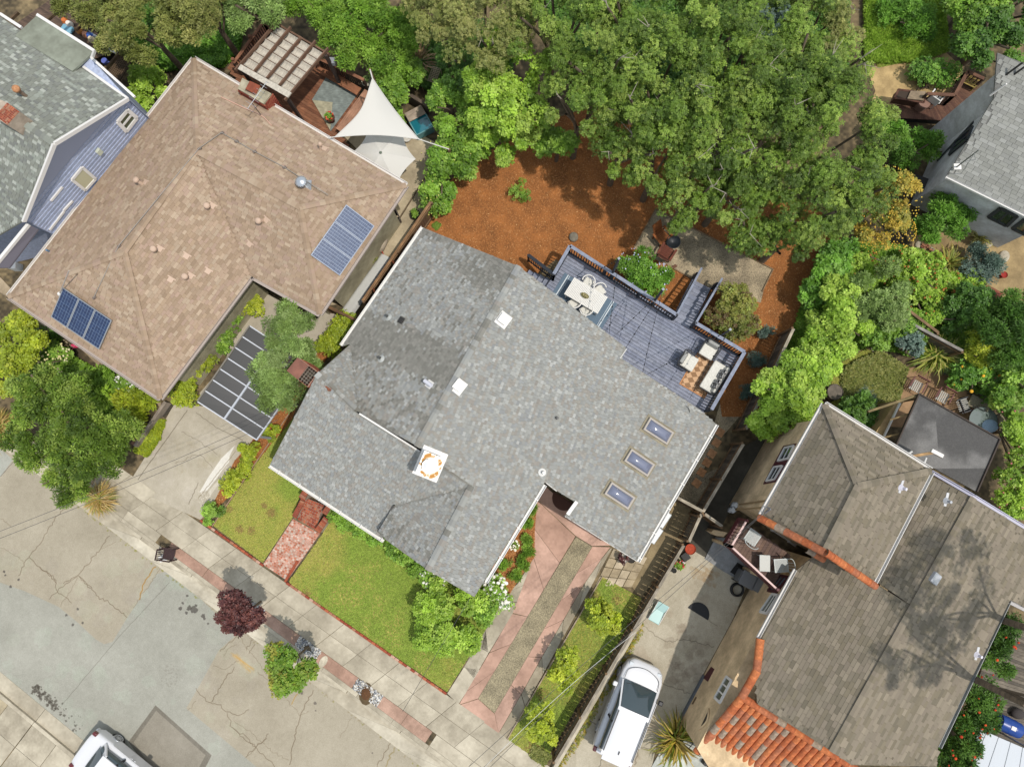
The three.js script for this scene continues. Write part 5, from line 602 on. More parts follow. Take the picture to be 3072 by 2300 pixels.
{ const g = thing('deck', 'blue grey painted timber deck behind the grey roofed house', 'deck', dkP(dL / 2, 1.5, 0)); const dep = 3.5;
  for (let i = 0; i * .146 < dep; i++) { const v = i * .146, cut = [-.03, dL * rr(.28, .45), dL * rr(.6, .8), dL + .03]; for (let k = 0; k < 3; k++) part(g, 'deck_board', prism([dkP(cut[k] + .003, v), dkP(cut[k + 1] - .003, v), dkP(cut[k + 1] - .003, v + .132), dkP(cut[k] + .003, v + .132)].map((p) => up(p, rr(-.002, .002))), { d: .035 }), pick(deckM)); }
  part(g, 'joist', [0, .9, 1.8, 2.7, 3.4].map((v) => beam(dkP(0, v, .8), dkP(dL, v, .8), .05, .2)), timber2); part(g, 'fascia', [beam(dkP(-.04, -.02, .82), dkP(dL + .04, -.02, .82), .03, .2), beam(dkP(dL + .05, 0, .82), dkP(dL + .05, dep, .82), .03, .2), beam(dkP(-.05, 0, .82), dkP(-.05, dep, .82), .03, .2)], balM);
  for (let s = .2; s < dL; s += 2.4) for (const v of [.1, 2.2]) part(g, 'post', box(.1, .75, .1, dkP(s, v).x, .37, dkP(s, v).z), timber2);
  railing(g, K0r, K1r, dy, 1); railing(g, K1r, Ks, dy, 1); railing(g, Kt, K2, dy, 1); railing(g, K2, K3, dy, 1);
  // stairs to the gravel
  const A0 = atY(Ks, dy), A1 = atY(Kt, dy), B0 = c2(975, 490, 0), B1 = c2(1265, 640, 0), n = 6; for (let k = 0; k < n; k++) for (const h of [0, .5]) { const t0 = (k + h) / n, t1 = (k + h + .47) / n, y = dy - .16 * (k + .0) - .12; part(g, 'tread', prism([mid(A0, B0, t0), mid(A1, B1, t0), mid(A1, B1, t1), mid(A0, B0, t1)].map((p) => atY(p, Math.max(.06, y + .1))), { d: .04 }), pick(deckM)); }
  part(g, 'stringer', [beam(up(A0, -.12), up(B0, .0), .05, .25), beam(up(A1, -.12), up(B1, 0), .05, .25)], railM); railing(g, A0, c2(1045, 400, .0).add(V(0, 0, 0)), [dy, .1], .95, { capW: .09, sp: .2, posts: false }); railing(g, A1, c2(1375, 565, 0), [dy, .1], .95, { capW: .09, sp: .16, posts: false }); for (const p of [A0, A1]) part(g, 'post', box(.1, 1.05, .1, p.x, p.y + .5, p.z), balM); for (const [p, y] of [[c2(1045, 400, .8), 0], [c2(1375, 565, .8), 0]]) part(g, 'post', box(.09, 1, .09, p.x, .5, p.z), balM);
  // side steps at the house end
  const s0 = atY(K0r, dy), sd = du.clone().multiplyScalar(-1); for (let k = 0; k < 4; k++) { const o = s0.clone().addScaledVector(sd, .1 + k * .3); part(g, 'tread', prism([o, o.clone().addScaledVector(sd, .27), o.clone().addScaledVector(sd, .27).addScaledVector(dv, 1.1), o.clone().addScaledVector(dv, 1.1)].map((p) => atY(p, dy - .17 * (k + 1))), { d: .04 }), pick(deckM)); } railing(g, s0, s0.clone().addScaledVector(sd, 1.55).addScaledVector(dv, -.35), [dy, .15], .95, { cap: balM }); }
// light poles and festoon cables
{ const tops = []; for (const [b, t, l] of [[r7(1190, 650, dy), [r7, 1258, 482], 'dark festoon pole by the upper deck rail, first of three'], [r7(1528, 872, dy), [r7, 1620, 732], 'dark festoon pole by the middle of the deck rail'], [r7(2066, 1152, dy), [c3, 1325, 195], 'dark festoon pole by the armchairs']]) { const h = topOver(b, t[0], t[1], t[2]), g = thing('light_pole', l, 'pole', b, 'festoon poles along the deck'); lpart(g, 'pole', box(.085, h - dy, .085, 0, (h - dy) / 2, 0).rotateY(.6), balM); lpart(g, 'cap', box(.1, .03, .1, 0, h - dy, 0).rotateY(.6), plain('#8b9097', .5)); lpart(g, 'bracket', box(.14, .12, .14, 0, .3, 0).rotateY(.6), darkM); tops.push(V(b.x, h - .05, b.z)); }
  const ends = [[tops[0], r7(1180, 1108, plM)], [tops[0], r7(1040, 600, 2.6)], [tops[1], r7(1315, 1228, plM)], [tops[1], r7(1245, 1105, plM)], [tops[1], r7(1455, 1445, plM)], [tops[2], r7(1490, 1445, plM)], [tops[2], r7(1850, 1640, plM)]];
  ends.forEach(([a, b], i) => { const sag = a.distanceTo(b) * .06, pts = steps(8).map((k) => mid(a, b, k).add(V(0, -sag * 4 * k * (1 - k), 0))), g = thing('festoon_cable', ['festoon cable from the first pole down to the house eave', 'short festoon cable from the first pole over the dining table', 'festoon cable from the middle pole to the notch in the eave', 'festoon cable crossing from the middle pole towards the table', 'long festoon cable from the middle pole across the open deck', 'festoon cable from the armchair pole across the lounge end', 'festoon cable from the armchair pole to the lower eave'][i], 'string lights', mid(a, b)); part(g, 'cable', tube(pts, .009, 24, 5), black); for (let k = 1; k < 8; k++) part(g, 'bulb', lathe([[.0, -.1], [.03, -.07], [.03, -.03], [.015, 0]], 8).translate(pts[k].x, pts[k].y, pts[k].z), darkM); }); }
// fences
function fence(label, a, b, o = {}) { const { h = 1.6, bw = .14, gap = .012, mats = [timber], y0 = 0, cap = true, postM = timber2, ps = 2.2, name = 'timber_fence', rails = true, side = 1, y1 = y0, posts = true } = o; const A = atY(a, y0), B = atY(b, y1), d = B.clone().sub(A), L = d.length(); d.normalize(); const n = V(-d.z, 0, d.x).normalize().multiplyScalar(side), g = thing(name, label, 'fence', mid(A, B)); const k = Math.floor(L / (bw + gap));
  for (let i = 0; i < k; i++) { const p = A.clone().addScaledVector(d, (i + .5) * L / k), hh = h + rr(-.015, .015); part(g, 'fence_board', box(bw, hh, .02).rotateY(-Math.atan2(d.z, d.x)).translate(p.x, p.y + hh / 2, p.z), pick(mats)); }
  if (rails) for (const y of [.3, h - .2]) part(g, 'rail', beam(up(A, y).addScaledVector(n, .04), up(B, y).addScaledVector(n, .04), .05, .09), postM); if (cap) part(g, 'cap_rail', beam(up(A, h + .03), up(B, h + .03), .12, .04), cap === true ? postM : cap); if (posts) for (let i = 0, m = Math.max(1, Math.round(L / ps)); i <= m; i++) { const p = mid(A, B, i / m).addScaledVector(n, .06); part(g, 'post', box(.09, h + .06, .09, p.x, p.y + (h + .06) / 2, p.z), postM); } return g; }
const brown = ['#6a4f37', '#5f4731', '#745840', '#68503b'].map((c) => mat(c, { map: woodT, scale: 1 })), greyw = ['#6d665c', '#625c53', '#777065', '#58534b'].map((c) => mat(c, { map: woodT, scale: 1 })), paleRail = mat('#a39b8b', { map: woodT, scale: 1 });
reseed(411);
fence('brown board fence between the two roofs', d4(1610, 30, 1.6), d4(480, 1670, 1.6), { mats: brown, cap: mat('#8a6a4a', { map: woodT, scale: 1 }), h: 1.55, side: -1 });
fence('short brown fence panel closing the narrow side yard', r6(755, 870, 1.3), r6(1030, 1000, 1.3), { mats: brown, h: 1.3, cap: mat('#6b5138', { map: woodT, scale: 1 }) });
fence('weathered grey board fence along the bark yard', r8(300, 1065, 1.7), s4(380, 380, 1.7), { mats: greyw, h: 1.7, cap: paleRail, side: 1 });
fence('weathered board fence beside the stepping stones', s4(360, 500, 1.7), s4(0, 1105, 1.7), { mats: greyw, h: 1.7, cap: paleRail });
fence('side gate of weathered boards by the garage corner', s3(1735, 940, 1.8), s3(1960, 1062, 1.8), { mats: greyw, h: 1.8, cap: paleRail });
fence('short tan fence against the stucco wall', c6(190, 340, 1.8), c6(480, 545, 1.8), { mats: ['#8a6a3e', '#7c5f38'].map((c) => mat(c, { map: woodT, scale: 1 })), h: 1.8, cap: paleRail });
fence('pale topped fence between garage side and the stucco drive', s4(0, 1105, 1.7), s3(1840, 1310, 1.7), { mats: greyw, h: 1.7, cap: paleRail });
fence('low grey board fence along the stucco drive', s3(1800, 1340, 1.25), t3(730, 1620, 1.15), { mats: greyw, h: 1.2, bw: .2, gap: .03, cap: mat('#8f887b', { map: woodT, scale: 1 }), y1: 0, side: 1 });
fence('grey garden fence among the far shrubs', r8(1130, 945, 1.5), r8(1700, 1250, 1.5), { mats: greyw, h: 1.5, cap: mat('#8a8782', { map: woodT, scale: 1 }) });
fence('dark fence at the far side of the bark yard', r8(1240, 1560 - 1656 + 1000, 1.4), r8(1500, 1100, 1.4), { mats: greyw, h: 1.4 });
tag('drive_wall', 'low concrete edging wall with flowers along the stucco drive', 'wall', beam(atY(t3(1570, 240, .25), .12), atY(t3(700, 1720, .25), .12), .16, .26), concB);
tag('yard_wall', 'dark timber retaining wall by the vine behind the sail', 'wall', beam(atY(d3(1330, 330, .8), .4), atY(d3(1840, 640, .8), .4), .16, .8), mat('#5d5246', { map: woodT, scale: 1 }));
tag('patio_edge', 'thin timber edge along the sail patio', 'edging board', beam(atY(d3(2080, 1390), .04), atY(d4(650, 1020), .04), .05, .1), mat('#6b5d48', { map: woodT, scale: 1 }));
for (const [a, b, l] of [[r6(1315, 500, 1.4), r6(1345, 545, 2.2), 'rusty brace post between fence and roof, upper'], [r6(1155, 730, 1.4), r6(1180, 775, 2.2), 'rusty brace post between fence and roof, lower']]) tag('brace_post', l, 'post', beam(a, b, .08, .08), plain('#8a4a2c', .8));
// brick edging along the lawn
{ const edge = (label, a, b) => { const g = thing('brick_edging', label, 'edging', mid(a, b)), n = Math.floor(a.distanceTo(b) / .21); for (let i = 0; i < n; i++) part(g, 'brick', beam(up(mid(a, b, (i + .03) / n), .03 + rr(0, .012)), up(mid(a, b, (i + .97) / n), .03 + rr(0, .012)), .1, .07), pick([...brickM, mat('#b99482', { map: blotchT, scale: 2 })])); };
  reseed(421); edge('red brick edging of the large lawn along the pavement', t2(440, 130), t2(1765, 1050)); edge('red brick edging of the small lawn along the pavement', s1(1660, 1130), d8(60, 1330));
  tag('lawn_edging', 'thin pale edging strip between small lawn and bark bed', 'edging', beam(up(s2(545, 130), .03), up(s1(1760, 1180), .03), .04, .08), mat('#a58a72', { map: woodT, scale: 1 })); tag('lawn_edging', 'thin pale edging strip between grass strip and drive border', 'edging', beam(up(t3(1125, 75), .03), up(t3(335, 1425), .03), .05, .07), mat('#a0917c', { map: woodT, scale: 1 })); }
// brick front walk with steps and cheek walls
{ reseed(431); const g = thing('brick_walk', 'faded red brick front walk and steps to the porch', 'brick walk', d8(500, 900)), base = mat('#b39c90', { map: blotchT, scale: 1 }); const pale = ['#c07f69', '#c99a89', '#cfae9f', '#b86e53', '#ccb2a5', '#c39180', '#ad6146'].map((c) => mat(c, { map: blotchT, scale: 2 }));
  const A = d8(510, 600), B = d8(930, 830), C = d8(420, 1560), E = d8(45, 1310); part(g, 'mortar_bed', flat([A, B, C, E], .014, .06), base);
  const n = 12, m = 26; pieces(g, 'brick', A, B, C, E, (j) => (j % 2 ? steps(n) : [0, .5 / n, ...steps(n - 1, 1.5 / n, 1 - .5 / n), 1].sort((x, y) => x - y)), steps(m), .02, .02, .05, pale, { jig: .003 });
  const l0 = d8(690, 240), l1 = d8(1040, 380), l2 = d8(870, 770), l3 = d8(600, 610); for (const [t0, t1, y] of [[.72, 1, .16], [.5, .72, .32], [0, .5, .48]]) { const q = [bil(l0, l1, l2, l3, 0, t0), bil(l0, l1, l2, l3, 1, t0), bil(l0, l1, l2, l3, 1, t1), bil(l0, l1, l2, l3, 0, t1)]; part(g, 'step_core', prism(q.map((p) => atY(p, y - .02)), 0), base); pieces(g, 'brick', ...q, steps(t1 - t0 > .3 ? 9 : 10), steps(t1 - t0 > .3 ? 5 : 2), .015, y, .04, brickM, { jig: .002 }); }
  for (const q of [[d8(690, 110, .9), d8(760, 170, .9), d8(690, 320, .9), d8(590, 260, .9)], [d8(620, 310, .6), d8(690, 330, .6), d8(560, 600, .6), d8(490, 550, .6)], [d8(1040, 370, .9), d8(1110, 410, .9), d8(1030, 550, .9), d8(950, 500, .9)], [d8(990, 560, .6), d8(1065, 620, .6), d8(925, 830, .6), d8(845, 770, .6)]]) { const y = q[0].y; part(g, 'cheek_core', prism(inset(q.map((p) => p.clone()), .02).map((p) => atY(p, y - .03)), 0), mortarM); pieces(g, 'brick', ...q.map((p) => atY(p, 0)), steps(1), steps(9), .012, y, .07, brickM, { jig: .002 }); }
  part(g, 'border', [beam(up(d8(590, 1250), .05), up(d8(395, 1575), .05), .1, .1)], brickM[0]); }

// ---------------------------------------------------------------- carport over the left drive
{ reseed(441); const TL = r6(135, 1042, 2.9), BL = s1(1635, 150, 3.05), BR = s2(195, 468, 2.12), TR = at(928, 1094, 2.08), g = thing('carport', 'carport of dark translucent panels in a white metal frame', 'carport', atY(mid(TL, BR), 0)), fm = plain('#a9adb3', .5), n = 7, cs = [0, .45, 1], pane = new THREE.MeshPhysicalMaterial({ color: col('#141516'), roughness: .45, specularIntensity: .4, clearcoat: .75, clearcoatRoughness: .11 }), pl = plane3(TL, BL, BR); const f = (u, v) => { const p = bil(BL, BR, TR, TL, u, v); return p; };
  for (let i = 0; i < n; i++) for (let j = 0; j < 2; j++) part(g, 'roof_pane', prism([f(cs[j] + .008, i / n + .006), f(cs[j + 1] - .008, i / n + .006), f(cs[j + 1] - .008, (i + 1) / n - .006), f(cs[j] + .008, (i + 1) / n - .006)], { d: .015 }), pane);
  for (let i = 0; i <= n; i++) part(g, 'purlin', beam(up(f(0, i / n), .02), up(f(1, i / n), .02), .05, .05), fm); for (const u of cs) part(g, 'rafter', beam(up(f(u, 0), .03), up(f(u, 1), .03), u === .45 ? .08 : .06, .08), u === 0 ? plain('#6f6a60', .7) : fm);
  for (const [u, v] of [[.03, .03], [.97, .03], [.03, .5], [.97, .5], [.03, .97], [.97, .97]]) { const p = f(u, v); part(g, 'post', box(.09, p.y - .05, .09, p.x, (p.y - .05) / 2, p.z), fm); } }
// ---------------------------------------------------------------- terrace behind the tan roof: floor, pergola, sail, parasol
{ reseed(451); const y = .7, g = thing('terrace', 'red brown timber terrace behind the tan roofed house', 'deck', atY(r2(600, 700), 0)), ring = [r2(-60, 560, y), r2(240, 200, y), r2(480, 330, y), r2(1060, 720, y), r2(1020, 830, y), r2(860, 1080, y), r2(960, 1200, y), r2(900, 1330, y), r2(300, 1000, y)], A = r2(-60, 560, y), ux = bE.clone().sub(bT).setY(0).normalize(), vx = V(ux.z, 0, -ux.x), wm = ['#7b4f37', '#84583e', '#744a33', '#8b5f45'].map((c) => mat(c, { map: woodT, scale: 1 })); const O = A.clone().addScaledVector(vx, -3);
  for (let i = 0; i < 75; i++) { const v = i * .142; let s0 = null, s1 = 0; for (let s = -3; s < 14; s += .05) { const p = O.clone().addScaledVector(vx, v + .07).addScaledVector(ux, s); if (inRing(p.x, p.z, ring)) { if (s0 === null) s0 = s; s1 = s; } } if (s0 === null || s1 - s0 < .2) continue; const q = (s, w) => O.clone().addScaledVector(vx, v + w).addScaledVector(ux, s); part(g, 'deck_board', prism([q(s0, 0), q(s1, 0), q(s1, .134), q(s0, .134)].map((p) => atY(p, y + rr(-.002, .002))), { d: .03 }), pick(wm)); }
  part(g, 'substructure', prism(inset(ring.map((p) => p.clone()), .15).map((p) => atY(p, y - .05)), 0), darkM);
  const rb = { cap: mat('#8a6049', { map: woodT, scale: 1 }), bal: plain('#3c2c22', .8), sp: .13, capW: .14 }; railing(g, r2(0, 520, y + 1), r2(245, 185, y + 1), y, 1, rb); railing(g, r2(245, 185, y + 1), r2(360, 240, y + 1), y, 1, rb); railing(g, r2(700, 480, y + 1), r2(1080, 660, y + 1), y, 1, rb); part(g, 'bench', beam(r2(1120, 760, y + .45), r2(880, 1085, y + .45), .45, .07), mat('#a17a63', { map: woodT, scale: 1 })); part(g, 'bench', beam(r2(700, 560, y + .3), r2(1040, 760, y + .3), .4, .07), mat('#8f6044', { map: woodT, scale: 1 })); for (const [x, yy] of [[140, 310], [0, 500]]) { const p = r2(x, yy, y + 1); part(g, 'post', box(.13, 1.2, .13, p.x, y + .55, p.z), rb.cap); } }
{ const y = 3.3, g = thing('pergola', 'pergola with cream fabric panels slung between brown rafters', 'pergola', atY(d2(1050, 700, y), .7)), rm = mat('#6d5342', { map: woodT, scale: 1 }), R = [[[1030, 48], [305, 890]], [[1225, 172], [630, 900]], [[1385, 355], [830, 1020]], [[1635, 402], [1035, 1140]], [[1845, 522], [1125, 1385]]].map(([a, b]) => [d2(...a, y + .1), d2(...b, y + .1)]);
  for (const [a, b] of R) part(g, 'rafter', beam(a, b, .06, .16), rm); part(g, 'cross_beam', beam(d2(975, 115, y - .1), d2(1860, 630, y - .1), .08, .18), rm); part(g, 'cross_beam', beam(d2(330, 830, y - .1), d2(1190, 1330, y - .1), .08, .18), rm); const A = d2(985, 135, y), B = d2(1775, 610, y), C = d2(1215, 1250, y), E = d2(400, 770, y), cloth = mat('#b8b1a3', { scale: 1 }); cloth.side = THREE.DoubleSide;
  for (let i = 0; i < 4; i++) { const pg = new THREE.PlaneGeometry(1, 1, 4, 36), P = pg.attributes.position; for (let k = 0; k < P.count; k++) { const u = (i + .03 + (P.getX(k) + .5) * .94) / 4, v = P.getY(k) + .5, p = bil(A, B, C, E, u, v), ph = (v * 6) % 1; P.setXYZ(k, p.x, p.y - .16 * Math.sqrt(Math.max(0, 1 - (2 * ph - 1) ** 2)) * .9, p.z); } pg.computeVertexNormals(); part(g, 'fabric_panel', pg, cloth); } for (let j = 1; j < 6; j++) part(g, 'fabric_rod', rod(mid(A, E, j / 6), mid(B, C, j / 6), .015, .015, 6), rm);
  part(g, 'valance', prism([d2(345, 860, y + .22), d2(395, 785, y + .22), d2(1235, 1255, y + .22), d2(1175, 1335, y + .22)], { d: .06 }), cloth); for (const q of [[1000, 150], [1800, 620], [400, 850], [1150, 1320]]) { const p = d2(...q, y); part(g, 'post', box(.14, y - .75, .14, p.x, .7 + (y - .75) / 2, p.z), plain('#3b2f2a', .8)); } const w = d2(1900, 720, 2.6); part(g, 'lantern', rbox(.3, .25, .3, .03, w.x, 2.5, w.z), plain('#8a8d93', .5)); }
tag('terrace_rug', 'grey outdoor rug with a folded cream corner on the terrace', 'rug', [flat([r2(765, 640, .72), r2(1045, 755, .72), r2(805, 1085, .72), r2(650, 825, .72)], .725, .015)], mat('#7f8a88', { map: woodT, scale: 1.4 }));
tag('rug_fold', 'cream folded underside of the terrace rug', 'rug', flat([r2(652, 826, .75), r2(820, 845, .75), r2(800, 1078, .75)], .745, .014), mat('#aaa78f', { map: woodT, scale: 1.5 }));
const sailM = new THREE.MeshPhysicalMaterial({ color: col('#d3d1ca'), roughness: .95, transmission: .18, side: THREE.DoubleSide });
{ const a = d3(922, 190, 4.2), b = d3(300, 1163, 3.3), c = d3(1690, 1198, 3.2), N = 26, P = [], I = []; const bow = (p, q, t, k) => { const m = mid(p, q, t), ce = a.clone().add(b).add(c).multiplyScalar(1 / 3); return m.lerp(ce, k * 4 * t * (1 - t)); };
  const pt = (i, j) => { const u = i / N, v = i ? j / i : 0, L = bow(a, b, u, .3), R = bow(a, c, u, .07), m = mid(L, R, v); const Bm = bow(b, c, v, .16), m0 = mid(mid(a, b, u), mid(a, c, u), v), base = mid(b, c, v); return m.add(Bm.sub(base).multiplyScalar(u * u)).add(V(0, -.12 * Math.sin(Math.PI * u) * Math.sin(Math.PI * v), 0)); };
  const id = (i, j) => i * (i + 1) / 2 + j; for (let i = 0; i <= N; i++) for (let j = 0; j <= i; j++) { const p = pt(i, j); P.push(p.x, p.y, p.z); } for (let i = 0; i < N; i++) for (let j = 0; j <= i; j++) { I.push(id(i, j), id(i + 1, j), id(i + 1, j + 1)); if (j < i) I.push(id(i, j), id(i + 1, j + 1), id(i, j + 1)); }
  const gg = new THREE.BufferGeometry(); gg.setAttribute('position', new THREE.Float32BufferAttribute(P, 3)); gg.setIndex(I); gg.computeVertexNormals(); const g = thing('shade_sail', 'white triangular shade sail stretched behind the tan roof', 'shade sail', atY(mid(a, c), 3)); part(g, 'sail_cloth', gg, sailM); const cb = plain('#c4c2bb', .6); part(g, 'hem', [tube(steps(10).map((t) => bow(a, b, t, .3)), .02, 24, 5), tube(steps(10).map((t) => bow(a, c, t, .07)), .02, 24, 5), tube(steps(10).map((t) => bow(b, c, t, .16)), .02, 24, 5)], cb); part(g, 'stay', rod(a, d3(880, 40, 4.4), .03, .03, 6), cb); part(g, 'stay', rod(b, d3(190, 1172, 3.25), .025, .025, 6), cb); part(g, 'stay', rod(c, d3(2190, 1365, 2.6), .025, .025, 6), cb); const e = d3(2190, 1365, 2.6); part(g, 'anchor_post', box(.1, 2.6, .1, e.x, 1.3, e.z), timber2); const e2 = d3(880, 40, 4.4); part(g, 'anchor_post', rod(V(e2.x, 0, e2.z), e2, .05, .05), timber2); }
{ const c = r2(1215, 1255, 2.55), R = 1.5, g = thing('parasol', 'white parasol partly under the shade sail', 'parasol', V(c.x, .006, c.z)), N = 6, P = [], I = [], S = 10, ph = .08; for (let k = 0; k < N; k++) for (let r = 0; r <= 6; r++) for (let s = 0; s <= S; s++) { const t = s / S, a0 = (k) / N * 6.283 + ph, a1 = (k + 1) / N * 6.283 + ph, q = r / 6 * R, x = lerp(Math.cos(a0), Math.cos(a1), t), z = lerp(Math.sin(a0), Math.sin(a1), t), bw = 1 - .1 * 4 * t * (1 - t) * (r / 6) ** 1.5; P.push(x * q * bw, 2.55 - .1 - .42 * (r / 6) ** 1.3 * 1 - .04 * 4 * t * (1 - t) * (r / 6), z * q * bw); }
  for (let k = 0; k < N; k++) for (let r = 0; r < 6; r++) for (let s = 0; s < S; s++) { const o = k * 7 * (S + 1), i = o + r * (S + 1) + s; I.push(i, i + 1, i + S + 1, i + 1, i + S + 2, i + S + 1); } const gg = new THREE.BufferGeometry(); gg.setAttribute('position', new THREE.Float32BufferAttribute(P, 3)); gg.setIndex(I); gg.computeVertexNormals(); lpart(g, 'canopy', gg, sailM); lpart(g, 'pole', cyl(.025, 2.45), plain('#5d4a38', .6)); lpart(g, 'finial', lathe([[0, 2.58], [.03, 2.54], [.05, 2.48], [.07, 2.45]], 12), plain('#6f7a6c', .6)); lpart(g, 'base', cyl(.25, .08), darkM); for (let k = 0; k < 6; k++) { const a = k / 6 * 6.283 + ph; lpart(g, 'rib', rod(V(0, 2.42, 0), V(Math.cos(a) * R * .98, 2.02, Math.sin(a) * R * .98), .012, .012, 5), darkM); } const b = r2(1370, 1385); tag('umbrella_weight', 'round dark concrete weight beside the white parasol', 'weight', [cyl(.24, .07, b.x, .006, b.z), cyl(.04, .3, b.x, .006, b.z)], mat('#5a5c55', { scale: 2 })); }
// ---------------------------------------------------------------- outdoor furniture on the deck
const cush = mat('#d2d0c6', { scale: 2 }), cushG = mat('#9b9c98', { scale: 2 }), wick = plain('#2a2c2f', .6);
{ const A = d6(550, 235, 1.7), B = d6(1290, 672, 1.7), C = d6(1040, 1037, 1.7), E = d6(325, 600, 1.7), o = atY(mid(A, C), dy), w = A.distanceTo(B), d = A.distanceTo(E), x = B.clone().sub(A).normalize(), turn = -Math.atan2(x.z, x.x), t = thing('dining_table', 'long white slatted dining table on the deck', 'table', o); t.rotation.y = turn; const n = 26; const tp = lpart(t, 'tabletop', [box(w, .04, .06, 0, .72, d / 2 - .03), box(w, .04, .06, 0, .72, -d / 2 + .03), box(w - .1, .03, .06, 0, .71, 0)], white); for (let i = 0; i < n; i++) lpart(tp, 'slat', box(w / n - .01, .02, d, -w / 2 + (i + .5) * w / n, .752, 0), plain('#d6d4cd', .5)); for (const [a, b] of [[1, 1], [1, -1], [-1, 1], [-1, -1]]) lpart(t, 'leg', box(.06, .72, .06, a * (w / 2 - .08), .36, b * (d / 2 - .08)), white);
  const c0 = thing('dining_chair', 'white curved back chair at the rail side, nearest the table head', 'chair', V(0, 0, 0), 'white dining chairs'); { lpart(c0, 'seat', rbox(.46, .05, .46, .04, 0, .44, 0), white); lpart(c0, 'seat_pad', rbox(.42, .05, .4, .03, 0, .48, 0), cush); const arc = steps(10).map((k) => { const a = -1.9 + k * 3.8; return V(-Math.cos(a) * .27, .74 + .03 * Math.cos(a), Math.sin(a) * .29); }); lpart(c0, 'backrest', [tube(arc, .028, 24, 8), ...[1, 3, 5, 7, 9].map((k) => rod(V(arc[k].x * .8, .44, arc[k].z * .8), arc[k], .012, .012, 6))], white); for (const [a, b] of [[.2, .2], [.2, -.2], [-.2, .2], [-.2, -.2]]) lpart(c0, 'leg', rod(V(a, .44, b), V(a * 1.2, 0, b * 1.2), .018, .014, 6), white); }
  const put = [[[845, 350], 1, 'white curved back chair at the rail side, nearest the upper deck corner'], [[1095, 520], 1, 'white curved back chair at the rail side, second from the deck corner'], [[545, 800], -1, 'white curved back chair at the roof side, nearest the upper deck corner'], [[800, 960], -1, 'white curved back chair at the roof side, second from the deck corner']];
  put.forEach(([p, s, l], i) => { const q = atY(d6(...p, dy + .5), dy), tt = turn + (s > 0 ? -Math.PI / 2 : Math.PI / 2); if (!i) { c0.position.copy(q); c0.rotation.y = tt; c0.userData.label = l; } else copyOf(c0, q, tt, l); });
  const bo = d6(770, 640, 1.72), bowl = thing('fruit_bowl', 'oval wicker tray with glasses on the white table', 'tray', V(bo.x, dy + .765, bo.z)); bowl.rotation.y = turn; lpart(bowl, 'tray', lathe([[0, .01], [.14, .015], [.19, .05], [.2, .07], [.18, .06], [.13, .03], [0, .025]], 24).scale(1, 1, .55), mat('#7d7a4c', { map: woodT, scale: 4 })); for (let i = 0; i < 6; i++) lpart(bowl, 'tumbler', cyl(.025, .09, -.11 + i * .045, .03, i % 2 ? .03 : -.03, .03, 10), mat('#a49a70', { map: null }));
  const st = tex(256, (u, v) => { const k = Math.abs(((u * 1) % 1) - .07) < .008 || Math.abs(u - .1) < .004 || Math.abs(u - .9) < .004 || Math.abs(u - .93) < .008; return k ? [205, 212, 214] : [94, 112, 128]; }); const rg = (() => { const g = box(2.75, .012, 1.75); const u = g.attributes.uv; for (let i = 0; i < u.count; i++) u.setXY(i, u.getX(i) / 2.75, u.getY(i) / 1.75); return g; })(); const rug = finish(new THREE.Mesh(rg, new THREE.MeshStandardMaterial({ map: st, roughness: 1 }))); rug.name = numbered('outdoor_rug'); rug.userData = { label: 'blue striped rug under the white dining table', category: 'rug' }; rug.position.set(o.x, dy + .01, o.z); rug.rotation.y = turn; rug.position.addScaledVector(dv, .28).addScaledVector(du, -.02); scene.add(rug); }
{ const A = c3(475, 1105, dy), B = c3(895, 1350, dy), TT = c3(800, 590, dy), C = B.clone().add(TT).sub(A), x = B.clone().sub(A).normalize(), w = A.distanceTo(B), d = A.distanceTo(TT), rT = tex(256, (u, v) => { if (u < .035 || u > .965 || v < .02 || v > .98) return [186, 138, 96]; if (u < .05 || u > .95 || v < .035 || v > .965) return [150, 92, 58]; const p = (u * 3.6 + v * 6) % 2, q = (v * 6 - u * 3.6 + 8) % 2, a = (p < 1) !== (q < 1); return a ? [196, 160, 124] : [142, 110, 80]; });
  const g = box(w, .012, d), u = g.attributes.uv; for (let i = 0; i < u.count; i++) u.setXY(i, u.getX(i) / w, u.getY(i) / d); const m = finish(new THREE.Mesh(g, new THREE.MeshStandardMaterial({ map: rT, roughness: 1 }))); m.name = numbered('outdoor_rug'); m.userData = { label: 'tan chequered diamond rug under the lounge chairs', category: 'rug' }; const o = mid(A, C); m.position.set(o.x, dy + .01, o.z); m.rotation.y = -Math.atan2(x.z, x.x); scene.add(m); }
